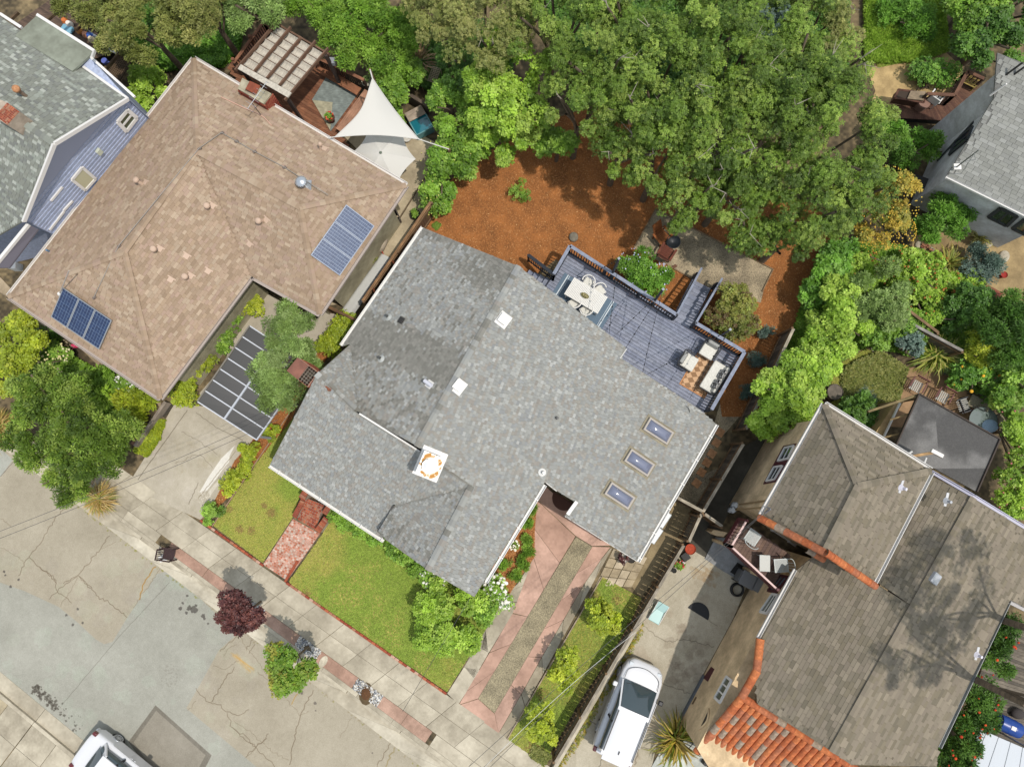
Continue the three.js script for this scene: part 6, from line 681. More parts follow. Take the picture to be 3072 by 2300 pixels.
function lounge(name, label, cat, p, face, w, group) { // wire tub seat facing along `face`
  const g = thing(name, label, cat, atY(p, dy), group); g.rotation.y = -Math.atan2(face.z, face.x); const h = w / 2, arc = steps(14).map((k) => { const a = k * 2 - 1, zz = Math.max(-1, Math.min(1, a * 1.9)), xx = Math.abs(a) > .53 ? -.36 + (Math.abs(a) - .53) / .47 * .62 : -.42; return V(xx, .72 - Math.max(0, Math.abs(a) - .5) * .25, zz * h); }); const lowr = arc.map((q) => V(q.x * .9 + .02, .3, q.z * .92));
  const fr = lpart(g, 'frame', [tube(arc, .02, 40, 6), tube(lowr, .016, 40, 6), rod(V(.28, .3, -h * .92), V(.28, .3, h * .92), .018, .018)], wick); for (let i = 0; i < 15; i++) lpart(fr, 'spindle', rod(lowr[i], arc[i], .009, .009, 5), wick); for (const y of [.42, .54, .64]) lpart(fr, 'weave', tube(arc.map((q, i) => lowr[i].clone().lerp(q, (y - .3) / .42)), .008, 36, 5), wick);
  lpart(g, 'seat_cushion', rbox(.62, .14, w - .12, .05, .03, .4, 0), cush); if (w < 1) lpart(g, 'back_cushion', rbox(.16, .34, w - .22, .06, 0, 0, 0), cushG, [-.28, .58, 0], [0, 0, .25]); else lpart(g, 'back_cushion', rbox(.16, .3, w - .2, .06, 0, 0, 0), cush, [-.28, .56, 0], [0, 0, .25]); for (const [a, b] of [[.28, h - .06], [.28, -h + .06], [-.3, h - .08], [-.3, -h + .08]]) lpart(g, 'leg', rod(V(a, .32, b), V(a * 1.08, 0, b * 1.03), .016, .012, 6), wick); return g; }
{ lounge('armchair', 'black wire armchair with white cushion facing the loveseat', 'armchair', c3(640, 745, dy + .4), du, .78, 'black wire armchairs'); lounge('armchair', 'black wire armchair with white cushion backed against the deck rail', 'armchair', c3(975, 560, dy + .4), dv, .78, 'black wire armchairs'); const so = lounge('loveseat', 'black wire loveseat with long white cushion beside the end rail', 'sofa', c3(1060, 1000, dy + .4), du.clone().negate(), 1.5);
  const pT = tex(128, (u, v) => { const n = vn(u * 14, v * 14, 141, 14) + .4 * vn(u * 30, v * 30, 143, 30); return n > .66 ? [34, 34, 36] : [206, 204, 198]; }), pm = new THREE.MeshStandardMaterial({ map: pT, roughness: 1 }); for (const [x, y, l] of [[1195, 950, 'black and white patterned pillow, upper one on the loveseat'], [1095, 1115, 'black and white patterned pillow, lower one on the loveseat']]) { const p = c3(x, y, dy + .6), g = rbox(.15, .42, .44, .07), u = g.attributes.uv; const m = finish(new THREE.Mesh(g, pm)); m.name = numbered('pillow'); m.userData = { label: l, category: 'pillow', group: 'patterned pillows' }; m.position.copy(atY(p, dy + .64)); m.rotation.set(0, -Math.atan2(-du.z, -du.x), .45); scene.add(m); } }
// fire bowl and two chairs on the gravel
{ const p = r7(1700, 365), g = thing('fire_bowl', 'black round fire bowl on the gravel', 'fire bowl', atY(p, .012)); lpart(g, 'bowl', lathe([[0, .2], [.2, .24], [.3, .38], [.32, .4], [.34, .38], [.25, .16], [.1, .1]], 24), plain('#1d2226', .5)); for (let i = 0; i < 3; i++) lpart(g, 'leg', rod(V(Math.cos(i * 2.1) * .2, .2, Math.sin(i * 2.1) * .2), V(Math.cos(i * 2.1) * .28, 0, Math.sin(i * 2.1) * .28), .015, .015), black);
  const ad = (p, turn, l, c) => { const g = thing('garden_chair', l, 'chair', atY(p, .012), 'wooden chairs round the fire bowl'), m = [mat(c, { map: woodT, scale: 2 })][0]; g.rotation.y = turn; const st = lpart(g, 'seat', box(.5, .03, .04, 0, .3, .26), m); for (let i = 0; i < 6; i++) lpart(st, 'slat', box(.075, .02, .52, -.2 + i * .085, .34 - i * -.012 - .03, 0), m); const bk = lpart(g, 'backrest', box(.03, .04, .5, -.3, .5, 0), m); for (let i = 0; i < 6; i++) lpart(bk, 'slat', box(.02, .75, .08, 0, 0, 0).rotateZ(.45).translate(-.42, .62, -.21 + i * .085), m); for (const s of [-1, 1]) { lpart(g, 'arm', box(.62, .025, .1, -.02, .5, s * .32), m); lpart(g, 'leg', box(.06, .5, .05, .25, .25, s * .3), m); lpart(g, 'leg', box(.06, .4, .05, -.25, .2, s * .3), m); } };
  ad(r7(1610, 320), -.9, 'orange brown slatted chair beyond the fire bowl', '#8a5226'); ad(r7(1645, 450), 1.0, 'reddish slatted chair nearer the flowering shrub', '#6d3a2a'); tag('paver_block', 'small loose brown block on the gravel', 'block', rbox(.2, .08, .14, .02).rotateY(.5).translate(r7(1722, 552).x, .05, r7(1722, 552).z), mat('#6b4a38', { scale: 2 })); const rk = r7(885, 310); tag('rock', 'small grey rock on the bark mulch', 'rock', new THREE.IcosahedronGeometry(.22, 2).scale(1, .6, 1.1).translate(rk.x, .08, rk.z), mat('#7c766a', { map: blotchT, scale: 3 })); }

// ---------------------------------------------------------------- plants
function sprig(n, len, wid, spread = 1.1, lift = .5) { // n folded leaves round a point, unit size
  const P = []; for (let i = 0; i < n; i++) { const a = i / n * 6.283 + (i % 2) * .5, e = lift * (.3 + .7 * ((i * 7) % n) / n), d = V(Math.cos(a) * Math.cos(e), Math.sin(e), Math.sin(a) * Math.cos(e)), s = V(-Math.sin(a), .25 * (i % 2 ? 1 : -1), Math.cos(a)).normalize(), o = d.clone().multiplyScalar(.08 * spread), m = o.clone().addScaledVector(d, len * .5).add(V(0, len * .1, 0)), t = o.clone().addScaledVector(d, len), l = m.clone().addScaledVector(s, wid / 2).add(V(0, -.02, 0)), r = m.clone().addScaledVector(s, -wid / 2).add(V(0, -.02, 0)); for (const [x, y, z] of [[o, l, t], [o, t, r]]) P.push(...x.toArray(), ...y.toArray(), ...z.toArray()); }
  const g = new THREE.BufferGeometry(); g.setAttribute('position', new THREE.Float32BufferAttribute(P, 3)); g.computeVertexNormals(); return g; }
const G = { oak: sprig(7, .55, .3), broad: sprig(5, .75, .48, 1, .35), fine: sprig(9, .6, .15, 1, .9), palm: sprig(7, .9, .26, 1, .3) };
const leafM = new THREE.MeshPhysicalMaterial({ color: col('#ffffff'), roughness: .48, transmission: .26, side: THREE.DoubleSide, specularIntensity: .6 });
const PAL = { oak: ['#66822a', '#718d30', '#5a7525', '#819c3d', '#4f6921', '#90a648'], olive: ['#858b48', '#7a833f', '#919553', '#9a9a58', '#6d7838'], lime: ['#93b53a', '#9fbf46', '#85a834', '#acc854', '#779a2e'], mid: ['#7aa034', '#86ab3e', '#6e942e', '#94b64a', '#62882a'], dark: ['#4a7025', '#557d2b', '#406321', '#628833'], ivy: ['#6c9c32', '#78a83c', '#608e2c', '#88b44a', '#547f28'], willow: ['#849e55', '#8faa5e', '#789149', '#9ab16c', '#6d8644'], yellow: ['#b0993a', '#a89a40', '#94943c', '#7f8c36', '#9a9640'], gold: ['#a2b02c', '#b0ba38', '#92a328', '#86982a'], purple: ['#56312e', '#643a35', '#4a2929', '#75473f', '#5d3836'], tawny: ['#7d8338', '#8a8c40', '#6f7a30', '#6d5a34', '#8d9a48'], blue: ['#5d7466', '#6a8072', '#506759', '#788c80'], maple: ['#6c8f26', '#789730', '#5d8022', '#869c36', '#8f9038'], rust: ['#8f5a26', '#7d8a34', '#6a8430'] };
for (const k in PAL) PAL[k] = PAL[k].map(col);
const barkM = mat('#6f6353', { map: woodT, scale: 1 }), barkD = mat('#4d4335', { map: woodT, scale: 1 }), twigM = plain('#a39b8c', .9);
function leafSpots(blobs, o, M, C, org) {  // clumps on the upper shell of each blob
  const { dens = 230, size = .17, pal, cr = .42, low = -.25, gap = .0 } = o;
  for (const [c, rx, ry, rz = rx] of blobs) { const k = Math.max(5, Math.round(rx * rz * 7.5 / (cr * cr / .18))), per = Math.max(6, Math.round(dens * 3.14 * rx * rz / k));
    for (let q = 0; q < k; q++) { let d; do { d = V(rr(-1, 1), rr(-1, 1), rr(-1, 1)); } while (d.lengthSq() > 1 || d.lengthSq() < .05); d.normalize(); if (d.y < low) d.y = -d.y * .5; if (gap && rnd() < gap) continue; const rad = rr(.55, 1) , s = cr * rr(.65, 1.25), cc = V(c.x + d.x * (rx - s * .5) * rad, c.y + d.y * (ry - s * .4) * rad, c.z + d.z * (rz - s * .5) * rad), tone = rr(.78, 1.2), base = pick(pal);
      for (let i = 0; i < per; i++) { const e = V(rr(-1, 1), rr(-.7, 1), rr(-1, 1)).normalize(), w = s * Math.pow(rnd(), .45), p = cc.clone().addScaledVector(e, w); if (p.y < .03) p.y = rr(.03, .12); const n = e.clone().multiplyScalar(.6).add(V(rr(-.5, .5), .75, rr(-.5, .5))).normalize(), qt = new THREE.Quaternion().setFromUnitVectors(V(0, 1, 0), n).multiply(new THREE.Quaternion().setFromAxisAngle(V(0, 1, 0), rnd() * 6.283)), z = size * rr(.65, 1.3); M.push(new THREE.Matrix4().compose(p.sub(org), qt, V(z, z, z))); C.push((rnd() < .7 ? base : pick(pal)).clone().multiplyScalar(tone * rr(.85, 1.18))); } } } }
function flowersOn(g, name, blobs, n, colors, size, org, topOnly = .1) { const M = [], C = []; for (let i = 0; i < n; i++) { const [c, rx, ry, rz = rx] = pick(blobs), a = rnd() * 6.283, y = rr(topOnly, 1), w = Math.sqrt(1 - y * y); const p = V(c.x + Math.cos(a) * rx * w * .93, c.y + y * ry * .97, c.z + Math.sin(a) * rz * w * .93).sub(org), z = size * rr(.7, 1.25); M.push(new THREE.Matrix4().compose(p, new THREE.Quaternion().setFromEuler(new THREE.Euler(rnd(), rnd() * 6, rnd())), V(z, z * .7, z))); C.push(col(pick(colors)).multiplyScalar(rr(.9, 1.08))); } instanced(g, name, new THREE.IcosahedronGeometry(1, 1), plain('#ffffff', .9), M, C); }
function plant(name, label, cat, blobs, kind, o = {}) { // blobs: [[centre, rx, ry, rz]]; stem from the ground
  const c0 = blobs[0][0], org = V(c0.x, 0, c0.z), g = thing(name, label, cat, org, o.group), M = [], C = [], pal = PAL[kind];
  leafSpots(blobs, { ...o, pal }, M, C, org); instanced(g, o.tree ? 'crown' : 'foliage', o.leaf || G.oak, leafM, M, C);
  if (o.tree) { const r = o.trunk || .12, m = o.bark || barkM, h0 = c0.y * .55, parts = [rod(V(0, -.1, 0), V(rr(-.1, .1), h0, rr(-.1, .1)), r, r * .7, 9)]; lpart(g, 'trunk', parts, m); let n = 0; for (const [c, rx, ry] of blobs) for (let i = 0; i < (blobs.length > 1 ? 2 : 5); i++) { const a = rnd() * 6.283, e = V(c.x - org.x + Math.cos(a) * rx * rr(.3, .75), c.y + ry * rr(.1, .7), c.z - org.z + Math.sin(a) * rx * rr(.3, .75)), s = V(0, h0 * rr(.75, 1), 0), md = mid(s, e).add(V(rr(-.2, .2), rr(0, .3), rr(-.2, .2))); lpart(g, 'limb', tube([s, md, e], r * .33, 8, 6), m); if (o.bare && n++ < o.bare) { const tp = e.clone().add(V(Math.cos(a) * .2, ry * .3, Math.sin(a) * .2)); lpart(g, 'bare_branch', [rod(e, tp, r * .16, r * .08, 5), rod(mid(e, tp, .4), tp.clone().add(V(rr(-.5, .5), .12, rr(-.5, .5))), r * .1, r * .04, 5), rod(mid(e, tp, .7), tp.clone().add(V(rr(-.6, .6), .05, rr(-.6, .6))), r * .1, r * .03, 5)], twigM); } } }
  else { const st = []; for (let i = 0; i < 4; i++) { const [c, rx] = pick(blobs); st.push(rod(V(c.x - org.x, -.05, c.z - org.z), V(c.x - org.x + rr(-.4, .4) * rx, c.y, c.z - org.z + rr(-.4, .4) * rx), .025, .012, 5)); } lpart(g, 'stems', st, barkD); }
  if (o.flower) flowersOn(g, 'blossoms', blobs, ...o.flower, org, o.ftop ?? .15); return g; }
const B = (f, x, y, h, r, ry = r * .75, rz = r) => [f(x, y, h), r, ry, rz];
reseed(501);
// --- the oak wood
const oak = (l, x, y, r, h, kind = 'oak', o = {}) => plant('oak_tree', l, 'tree', [B(D, x, y, h, r, r * .7)], kind, { tree: true, trunk: .16, size: .12, dens: 320, cr: .44, gap: .1, bare: 2, group: 'trees of the wood behind the yards', ...o });
oak('oak crown at the top edge just left of the wood centre', 1200, 30, 2.4, 6); oak('oak crown behind the bright vine, second from the top edge', 1295, 115, 2.6, 6); oak('oak crown touching the bright vine tree on its right', 1255, 215, 2.2, 5.3); oak('oak crown overhanging the bark yard at its top', 1345, 300, 2.0, 4.6); oak('oak crown at the top edge in the centre of the wood', 1400, 40, 2.6, 6.5); oak('broad oak crown in the middle of the wood with pale dead twigs', 1440, 185, 2.7, 6, 'oak', { bare: 6 }); oak('oak crown above the shaded bark patch', 1430, 335, 2.1, 4.8, 'oak', { bare: 5 }); oak('oak crown whose edge hangs over the bark beside the gravel', 1490, 420, 1.8, 4.0); oak('oak crown in the centre right of the wood', 1545, 285, 2.5, 5.5, 'oak', { bare: 5 }); oak('oak crown at the top edge right of centre', 1560, 50, 2.6, 6.5); oak('oak crown between the central and right hand oaks', 1590, 170, 2.4, 6); oak('oak crown directly above the gravel area corner', 1580, 405, 1.9, 4.4, 'oak', { bare: 7 }); oak('low oak crown nearest the gravel area', 1640, 480, 1.6, 3.4, 'oak', { bare: 6 }); oak('oak crown at the top edge beside the bluish shrub', 1690, 30, 2.3, 6); oak('wide oak crown right of the wood centre', 1710, 200, 2.7, 6); oak('oak crown left of the big rounded evergreen', 1660, 335, 2.4, 5); oak('oak crown near the grassy slope', 1785, 150, 2.0, 5); oak('oak crown at the top edge beside the grassy slope', 1770, 40, 2.0, 5.5, 'olive');
oak('big rounded evergreen with dense dark leaves beside the timber platform', 1790, 300, 2.9, 5.4, 'oak', { gap: .04, dens: 320, bare: 1 }); oak('rounded evergreen crown above the end of the bark yard', 1750, 440, 2.3, 4.5, 'oak', { gap: .05, dens: 320, bare: 0 }); oak('low evergreen crown spilling over the bark yard corner', 1700, 515, 1.5, 3.2, 'oak', { bare: 0 }); oak('evergreen crown edge beside the yellow flowering shrub', 1855, 410, 1.5, 3.8, 'oak', { bare: 0 }); plant('blue_shrub', 'bluish grey shrub among the oaks at the top edge', 'shrub', [B(D, 1655, 60, 6.2, 1.2)], 'blue', { size: .15, dens: 230, tree: true, trunk: .08 });
oak('greyish oak crown at the top edge above the bright vine', 1065, 55, 2.7, 5.2, 'olive', { bare: 7 }); oak('greyish oak crown at the top edge over the dark garden', 950, 15, 2.0, 5, 'olive', { bare: 4 }); oak('shaded oak crown behind the dark garden', 1010, 130, 1.6, 3.4, 'dark'); oak('olive green tree leaning over the ivy slope', 305, 45, 2.3, 4.2, 'olive', { bare: 0, leaf: G.fine, size: .22, gap: .05 }); oak('olive green tree at the top edge beside the blue house', 195, 5, 1.7, 3.8, 'olive', { bare: 0, leaf: G.fine, size: .22 }); oak('pale drooping tree at the top edge left of the pergola', 560, 8, 1.6, 3.8, 'willow', { leaf: G.fine, size: .24, bare: 0 }); oak('olive tree at the top edge above the ivy', 430, 2, 1.9, 4.4, 'olive', { bare: 0, leaf: G.fine, size: .22 });
oak('dark leafy tree in the top right corner', 2185, 15, 2.0, 2.2, 'dark', { bare: 0, leaf: G.broad, size: .2 }); oak('dark leafy tree beside the pale house at the top right', 2140, 85, 1.6, 1.9, 'dark', { bare: 0, leaf: G.broad, size: .2 }); oak('dark leafy tree at the top edge right of the grass slope', 2105, 0, 1.7, 2.0, 'mid', { bare: 0, leaf: G.broad, size: .2 });
// --- bright trees and vines
const lush = (name, l, cat, blobs, kind, o = {}) => plant(name, l, cat, blobs, kind, { tree: true, trunk: .1, leaf: G.broad, size: .15, dens: 260, cr: .42, gap: .05, ...o });
lush('green_tree', 'big bright green tree right of the pergola', 'tree', [B(D, 775, 75, 2.4, 1.9), B(D, 665, 5, 2.8, 1.5), B(D, 835, 130, 2.0, 1.5), B(D, 790, 10, 3.0, 1.9), B(D, 725, 25, 2.6, 1.4), B(D, 870, 70, 2.4, 1.4)], 'mid', { leaf: G.fine, size: .24, dens: 230 });
lush('green_bush', 'leafy bush between the pergola tree and the shade sail', 'bush', [B(D, 845, 195, 1.9, 1.1), B(D, 880, 165, 1.6, .9), B(D, 850, 240, .9, .8)], 'mid', {});
lush('vine_tree', 'bright lime vine smothering a tree above the bark yard', 'vine', [B(D, 1110, 145, 4.2, 1.7), B(D, 1075, 215, 3.8, 2.0), B(D, 1120, 250, 3.0, 1.5), B(D, 1060, 290, 2.4, 1.4)], 'lime', { size: .17 });
lush('vine_hedge', 'bright lime hedge spilling down beside the brown fence', 'hedge', [B(D, 975, 225, 2.2, 1.2), B(D, 990, 290, 1.9, 1.5), B(D, 960, 350, 1.5, 1.2), B(D, 1000, 350, 1.5, 1.1), B(D, 945, 405, 1.1, 1.0), B(D, 940, 440, .8, .7)], 'mid', { size: .16, flower: [60, ['#c9c46a'], .03] });
lush('young_shrub', 'fresh green shrub at the top of the bark yard', 'shrub', [B(D, 1205, 305, 2.0, 1.0), B(D, 1180, 320, 1.6, .6)], 'mid', { size: .16 });
plant('small_shrub', 'small sparse green shrub alone on the bark mulch', 'shrub', [B(r3, 420, 1555, .4, .5, .35), B(r3, 470, 1620, .3, .35, .25)], 'mid', { size: .13, dens: 150, cr: .25 });
lush('yellow_shrub', 'yellow flowering tall shrub behind the evergreen', 'shrub', [B(D, 1915, 430, 2.6, 1.5), B(D, 1890, 500, 1.8, 1.1), B(D, 1935, 500, 1.6, .9)], 'yellow', { size: .13, gap: .2, dens: 200, flower: [420, ['#d2ac3a', '#d8b84a', '#c4a03a'], .028] });
lush('fern_shrub', 'bright feathery green shrub left of the pale house', 'shrub', [B(r8, 1540, 170, 1.5, 1.3), B(r8, 1600, 60, 1.4, 1.0)], 'ivy', { leaf: G.fine, size: .26 });
lush('ivy_hedge', 'glossy ivy hedge over the fence at the end of the bark yard', 'hedge', [B(r8, 690, 420, 1.6, .9), B(r8, 600, 560, 1.5, .9), B(r8, 520, 700, 1.3, .8), B(r8, 470, 800, 1.1, .6)], 'ivy', { size: .17 });
lush('lime_shrub', 'loose lime shrub overhanging the weathered fence', 'shrub', [B(r8, 680, 800, 1.8, 1.2), B(r8, 750, 1000, 1.9, 1.2), B(r8, 600, 1150, 1.7, 1.2), B(r8, 450, 1080, 1.5, .8), B(r8, 520, 1330, 1.5, .9)], 'lime', { size: .15 });
lush('pale_shrub', 'pale feathery shrub in the middle of the right garden', 'shrub', [B(r8, 1000, 780, 2.0, 1.5), B(r8, 1050, 950, 1.7, 1.1)], 'willow', { leaf: G.fine, size: .22, dens: 190 });
lush('leafy_bush', 'mid green bush by the pale feathery shrub', 'bush', [B(r8, 1000, 1100, 1.0, .9), B(r8, 1180, 1020, 1.0, .8), B(r8, 1320, 1050, .9, .7)], 'mid', {});
lush('creeper_bank', 'rambling creeper bank with rusty patches right of the feathery shrub', 'creeper', [B(r8, 1250, 600, .9, 1.2, .8), B(r8, 1450, 650, .8, 1.2, .7), B(r8, 1400, 850, .8, 1.2, .7), B(r8, 1600, 800, .7, 1.1, .6), B(r8, 1750, 750, .6, 1.0, .5), B(r8, 900, 600, 1.0, 1.0, .8)], 'lime', { size: .15, flower: [220, ['#94602a', '#a06a30', '#7d6a2c'], .045] });
lush('dark_bush', 'dark glossy bush beside the garden fence', 'bush', [B(r8, 1750, 920, 1.5, 1.3), B(r8, 1560, 980, 1.0, .8)], 'dark', {}); lush('dark_tree', 'dark tree at the right edge by the garden fence', 'tree', [B(r8, 2050, 1080, 2.2, 1.6), B(r8, 2180, 950, 2.2, 1.3), B(r8, 2180, 1250, 2, 1.3)], 'dark', { leaf: G.fine, size: .24 }); lush('golden_shrub', 'golden green shrub in front of the garden fence', 'shrub', [B(r8, 1840, 1220, 1.5, .8), B(r8, 1830, 1330, 1.2, .6)], 'gold', {});
lush('blue_bush', 'blue green bush by the stone edging', 'bush', [B(r8, 1250, 1220, .8, .85)], 'blue', { size: .14 }); lush('right_shrub', 'bright shrub at the right edge above the patio', 'shrub', [B(r8, 2150, 1480, 1.6, 1.2), B(r8, 2120, 1600, 1.2, .9)], 'mid', {}); lush('patio_shrub', 'green shrub at the edge of the brick patio', 'shrub', [B(r8, 1790, 1480, .9, .9), B(r8, 1680, 1450, .7, .6), B(r8, 1950, 1560, .8, .7)], 'ivy', { flower: [14, ['#d8a22a'], .07] });
lush('corner_tree', 'bright green tree against the corner of the stucco house', 'tree', [B(s4, 720, 130, 2.6, 1.3), B(s4, 620, 60, 2.2, 1.1), B(s4, 850, 60, 2.4, 1.1), B(s4, 520, 300, 1.8, .9), B(s4, 760, 260, 2.0, .8), B(r8, 250, 1500, 2.0, 1.3), B(r8, 420, 1450, 2.0, 1.0)], 'lime', { size: .17 });
lush('edge_shrub', 'yellow green shrubs at the right edge beside the flat patio roof', 'shrub', [B(D, 2185, 930, 1.4, 1.0), B(D, 2200, 1010, 1.4, 1.1), B(D, 2190, 1085, 1.2, .9), B(D, 2165, 850, 1.0, .8)], 'lime', { flower: [30, ['#b56a6a'], .04] }); lush('shade_bush', 'dark bush behind the tower of the stucco house', 'bush', [B(s4, 1280, 190, .9, .9), B(s4, 1400, 300, .7, .6)], 'dark', {}); plant('silver_shrub', 'silvery shrub on the dry grass', 'shrub', [B(s4, 1370, 120, .5, .5)], 'blue', { size: .14, leaf: G.fine, dens: 200 });
lush('rosemary_bush', 'grey green bush above the wooden planter', 'bush', [B(r8, 1830, 540, .8, 1.0), B(r8, 1950, 600, .7, .7)], 'blue', { leaf: G.fine, size: .2 }); lush('slope_bush', 'low green bush below the rough grass slope', 'bush', [B(r4, 1370, 580, .5, .8, .5), B(r4, 1590, 620, .5, .7, .5), B(r4, 1480, 570, .4, .6)], 'ivy', { size: .12 }); lush('platform_shrub', 'feathery shrub in the shade of the pale house', 'shrub', [B(r4, 1280, 1230, 1.3, 1.1), B(r4, 1450, 1200, 1.0, .9), B(r4, 1100, 1050, 1.2, .7)], 'ivy', { leaf: G.fine, size: .24 }); lush('slope_shrub', 'tall green shrub on the grassy slope near the top edge', 'shrub', [B(r4, 1280, 190, .7, 1.2, .6), B(r4, 1080, 100, .5, .8, .4)], 'ivy', { leaf: G.fine, size: .22 });
// --- left front garden
lush('front_tree', 'large feathery green tree over the front garden at left', 'tree', [B(D, 175, 965, 3.2, 1.8), B(D, 90, 850, 3.2, 1.6), B(D, 225, 1010, 2.8, 1.3), B(D, 85, 950, 2.8, 1.4), B(D, 140, 1040, 2.4, 1.2), B(D, 255, 935, 2.6, 1.1), B(D, 160, 860, 3.2, 1.2)], 'oak', { leaf: G.fine, size: .25, dens: 210, gap: .06, trunk: .14 }); lush('gold_bush', 'yellow green bush at the left edge beside the tan roof', 'bush', [B(D, 35, 745, 2.2, 1.5), B(D, 60, 700, 2.0, .9), B(D, 10, 810, 1.8, 1.2)], 'gold', { size: .18 });
lush('white_flower_bush', 'leafy bush with cream flowers by the front path', 'bush', [B(d5, 740, 330, .9, .8), B(d5, 650, 250, .7, .5)], 'mid', { flower: [70, ['#d9cf9a', '#e0d8b0'], .05] }); plant('fern_clump', 'bright fern clump in the front garden', 'fern', [B(d5, 1330, 840, .5, .6, .3)], 'lime', { leaf: G.palm, size: .3, dens: 120 }); plant('fern_clump', 'dark fern clump beside the front path', 'fern', [B(d5, 1200, 620, .6, .7, .4), B(d5, 1380, 600, .5, .5, .35)], 'mid', { leaf: G.palm, size: .26, dens: 130 }); plant('strap_clump', 'strap leaved clump under the front tree', 'plant', [B(d5, 1850, 980, .5, .9, .35), B(d5, 1700, 900, .4, .6, .3)], 'gold', { leaf: G.fine, size: .35, dens: 150 }); plant('flower_bed', 'white flowering bed against the front wall', 'flowers', [B(d5, 1680, 650, .35, .6, .3), B(d5, 1800, 720, .35, .5, .3)], 'mid', { size: .12, flower: [60, ['#e4e3dc'], .06] }); plant('grass_patch', 'soft green clump beside the yellow green bush', 'plant', [B(d5, 640, 130, .3, .9, .25)], 'ivy', { leaf: G.fine, size: .2, dens: 170 });
for (const [x, y, r, l, k] of [[535, 657, .75, 'golden shrub at the notch end of the drive hedge', 'gold'], [508, 695, .6, 'green shrub second from the notch in the drive hedge', 'mid'], [483, 733, .65, 'green shrub in the middle of the drive hedge', 'mid'], [445, 785, .6, 'golden shrub near the carport in the drive hedge', 'gold'], [408, 825, .75, 'golden shrub near the front corner in the drive hedge', 'gold'], [400, 858, .6, 'golden shrub at the front end of the drive hedge', 'gold']]) plant('drive_shrub', l, 'shrub', [B(D, x, y, .7, r, .6)], k, { size: .14, leaf: G.broad, dens: 230, group: 'shrubs along the left drive' });
lush('willow_shrub', 'grey green feathery tree beside the brick chimney', 'tree', [B(D, 628, 735, 3.2, 1.25), B(D, 610, 805, 3.0, 1.35), B(D, 632, 690, 2.9, .85), B(D, 600, 850, 2.7, .9), B(D, 665, 770, 2.8, .7)], 'willow', { leaf: G.fine, size: .22, dens: 250 }); lush('box_hedge', 'clipped green hedge between brown fence and bark bed', 'hedge', [B(r6, 930, 1020, .9, .6), B(r6, 870, 1090, .9, .65), B(r6, 820, 1160, .9, .65), B(r6, 770, 1240, .8, .6)], 'gold', { size: .12, tree: false });
for (const [f, x, y, r, l, k] of [[s2, 290, 410, .5, 'round golden shrub nearest the carport corner in the bark bed', 'gold'], [s2, 120, 570, .55, 'upper round golden shrub of the bark bed', 'gold'], [s2, 90, 650, .5, 'second round golden shrub of the bark bed', 'gold'], [s2, 30, 760, .5, 'third round golden shrub of the bark bed', 'gold'], [s1, 1900, 850, .5, 'fourth round golden shrub of the bark bed', 'gold'], [s1, 1765, 1085, .55, 'round green shrub at the pavement end of the bark bed', 'mid']]) plant('bed_shrub', l, 'shrub', [B(f, x, y, .35, r, .38)], k, { size: .12, dens: 260, cr: .28, leaf: G.broad, group: 'shrubs in the bark bed' });
// --- street trees
lush('purple_tree', 'small purple leaved street tree in a cobbled well', 'tree', [B(t1, 1950, 390, 2.7, 1.05), B(t1, 1890, 330, 2.4, .7), B(t1, 1990, 500, 2.4, .65), B(t1, 2060, 400, 2.5, .6)], 'purple', { size: .15, trunk: .06, cr: .33 }); lush('street_tree', 'small round green street tree in a cobbled well', 'tree', [B(t2, 455, 790, 2.6, 1.05), B(t2, 540, 850, 2.4, .8), B(t2, 400, 880, 2.4, .7), B(t2, 390, 990, 2.0, .35)], 'maple', { size: .16, trunk: .06, cr: .36 });
// --- front of the grey house
lush('lawn_shrub', 'large bright green shrub on the corner of the big lawn', 'shrub', [B(t2, 1700, 320, .9, 1.1, .7), B(t2, 1800, 480, .9, 1.3, .75), B(t2, 1650, 580, .7, 1.0, .6), B(t2, 1980, 330, .8, .9, .6), B(t2, 1560, 420, .7, .8, .6), B(t2, 1900, 620, .6, .8, .5)], 'lime', { size: .14, tree: false, gap: .1 }); lush('corner_bush', 'dark leafy bush behind the white hydrangea by the drive', 'bush', [B(t3, 60, 320, .6, .6, .45), B(t3, 170, 330, .6, .55, .4), B(t3, 130, 410, .5, .5, .4)], 'mid', { tree: false, size: .13 });
plant('hydrangea', 'white hydrangea beside the pink drive border', 'hydrangea', [B(t3, 240, 170, .5, .55, .42), B(t3, 320, 290, .45, .3, .3)], 'mid', { leaf: G.broad, size: .15, flower: [85, ['#e6e3da', '#dedbd0', '#eceae4'], .085], ftop: .05 }); plant('hydrangea', 'white hydrangea under the eave at the lawn corner', 'hydrangea', [B(t2, 1620, 90, .5, .45, .4), B(t2, 1690, 130, .45, .35, .35)], 'mid', { leaf: G.broad, size: .15, flower: [60, ['#e6e3da', '#dedbd0'], .08], ftop: .05 });
plant('foundation_hedge', 'low green foundation plants under the front eave', 'hedge', [B(s2, 850, 1090, .4, .5, .3), B(s2, 940, 1130, .4, .5, .3), B(s2, 1060, 1200, .4, .4, .3), B(s2, 1180, 1270, .4, .4, .3), B(s2, 1330, 1360, .4, .4, .3), B(s2, 1430, 1440, .4, .4, .35), B(s2, 1530, 1520, .45, .45, .35)], 'mid', { leaf: G.broad, size: .13 });
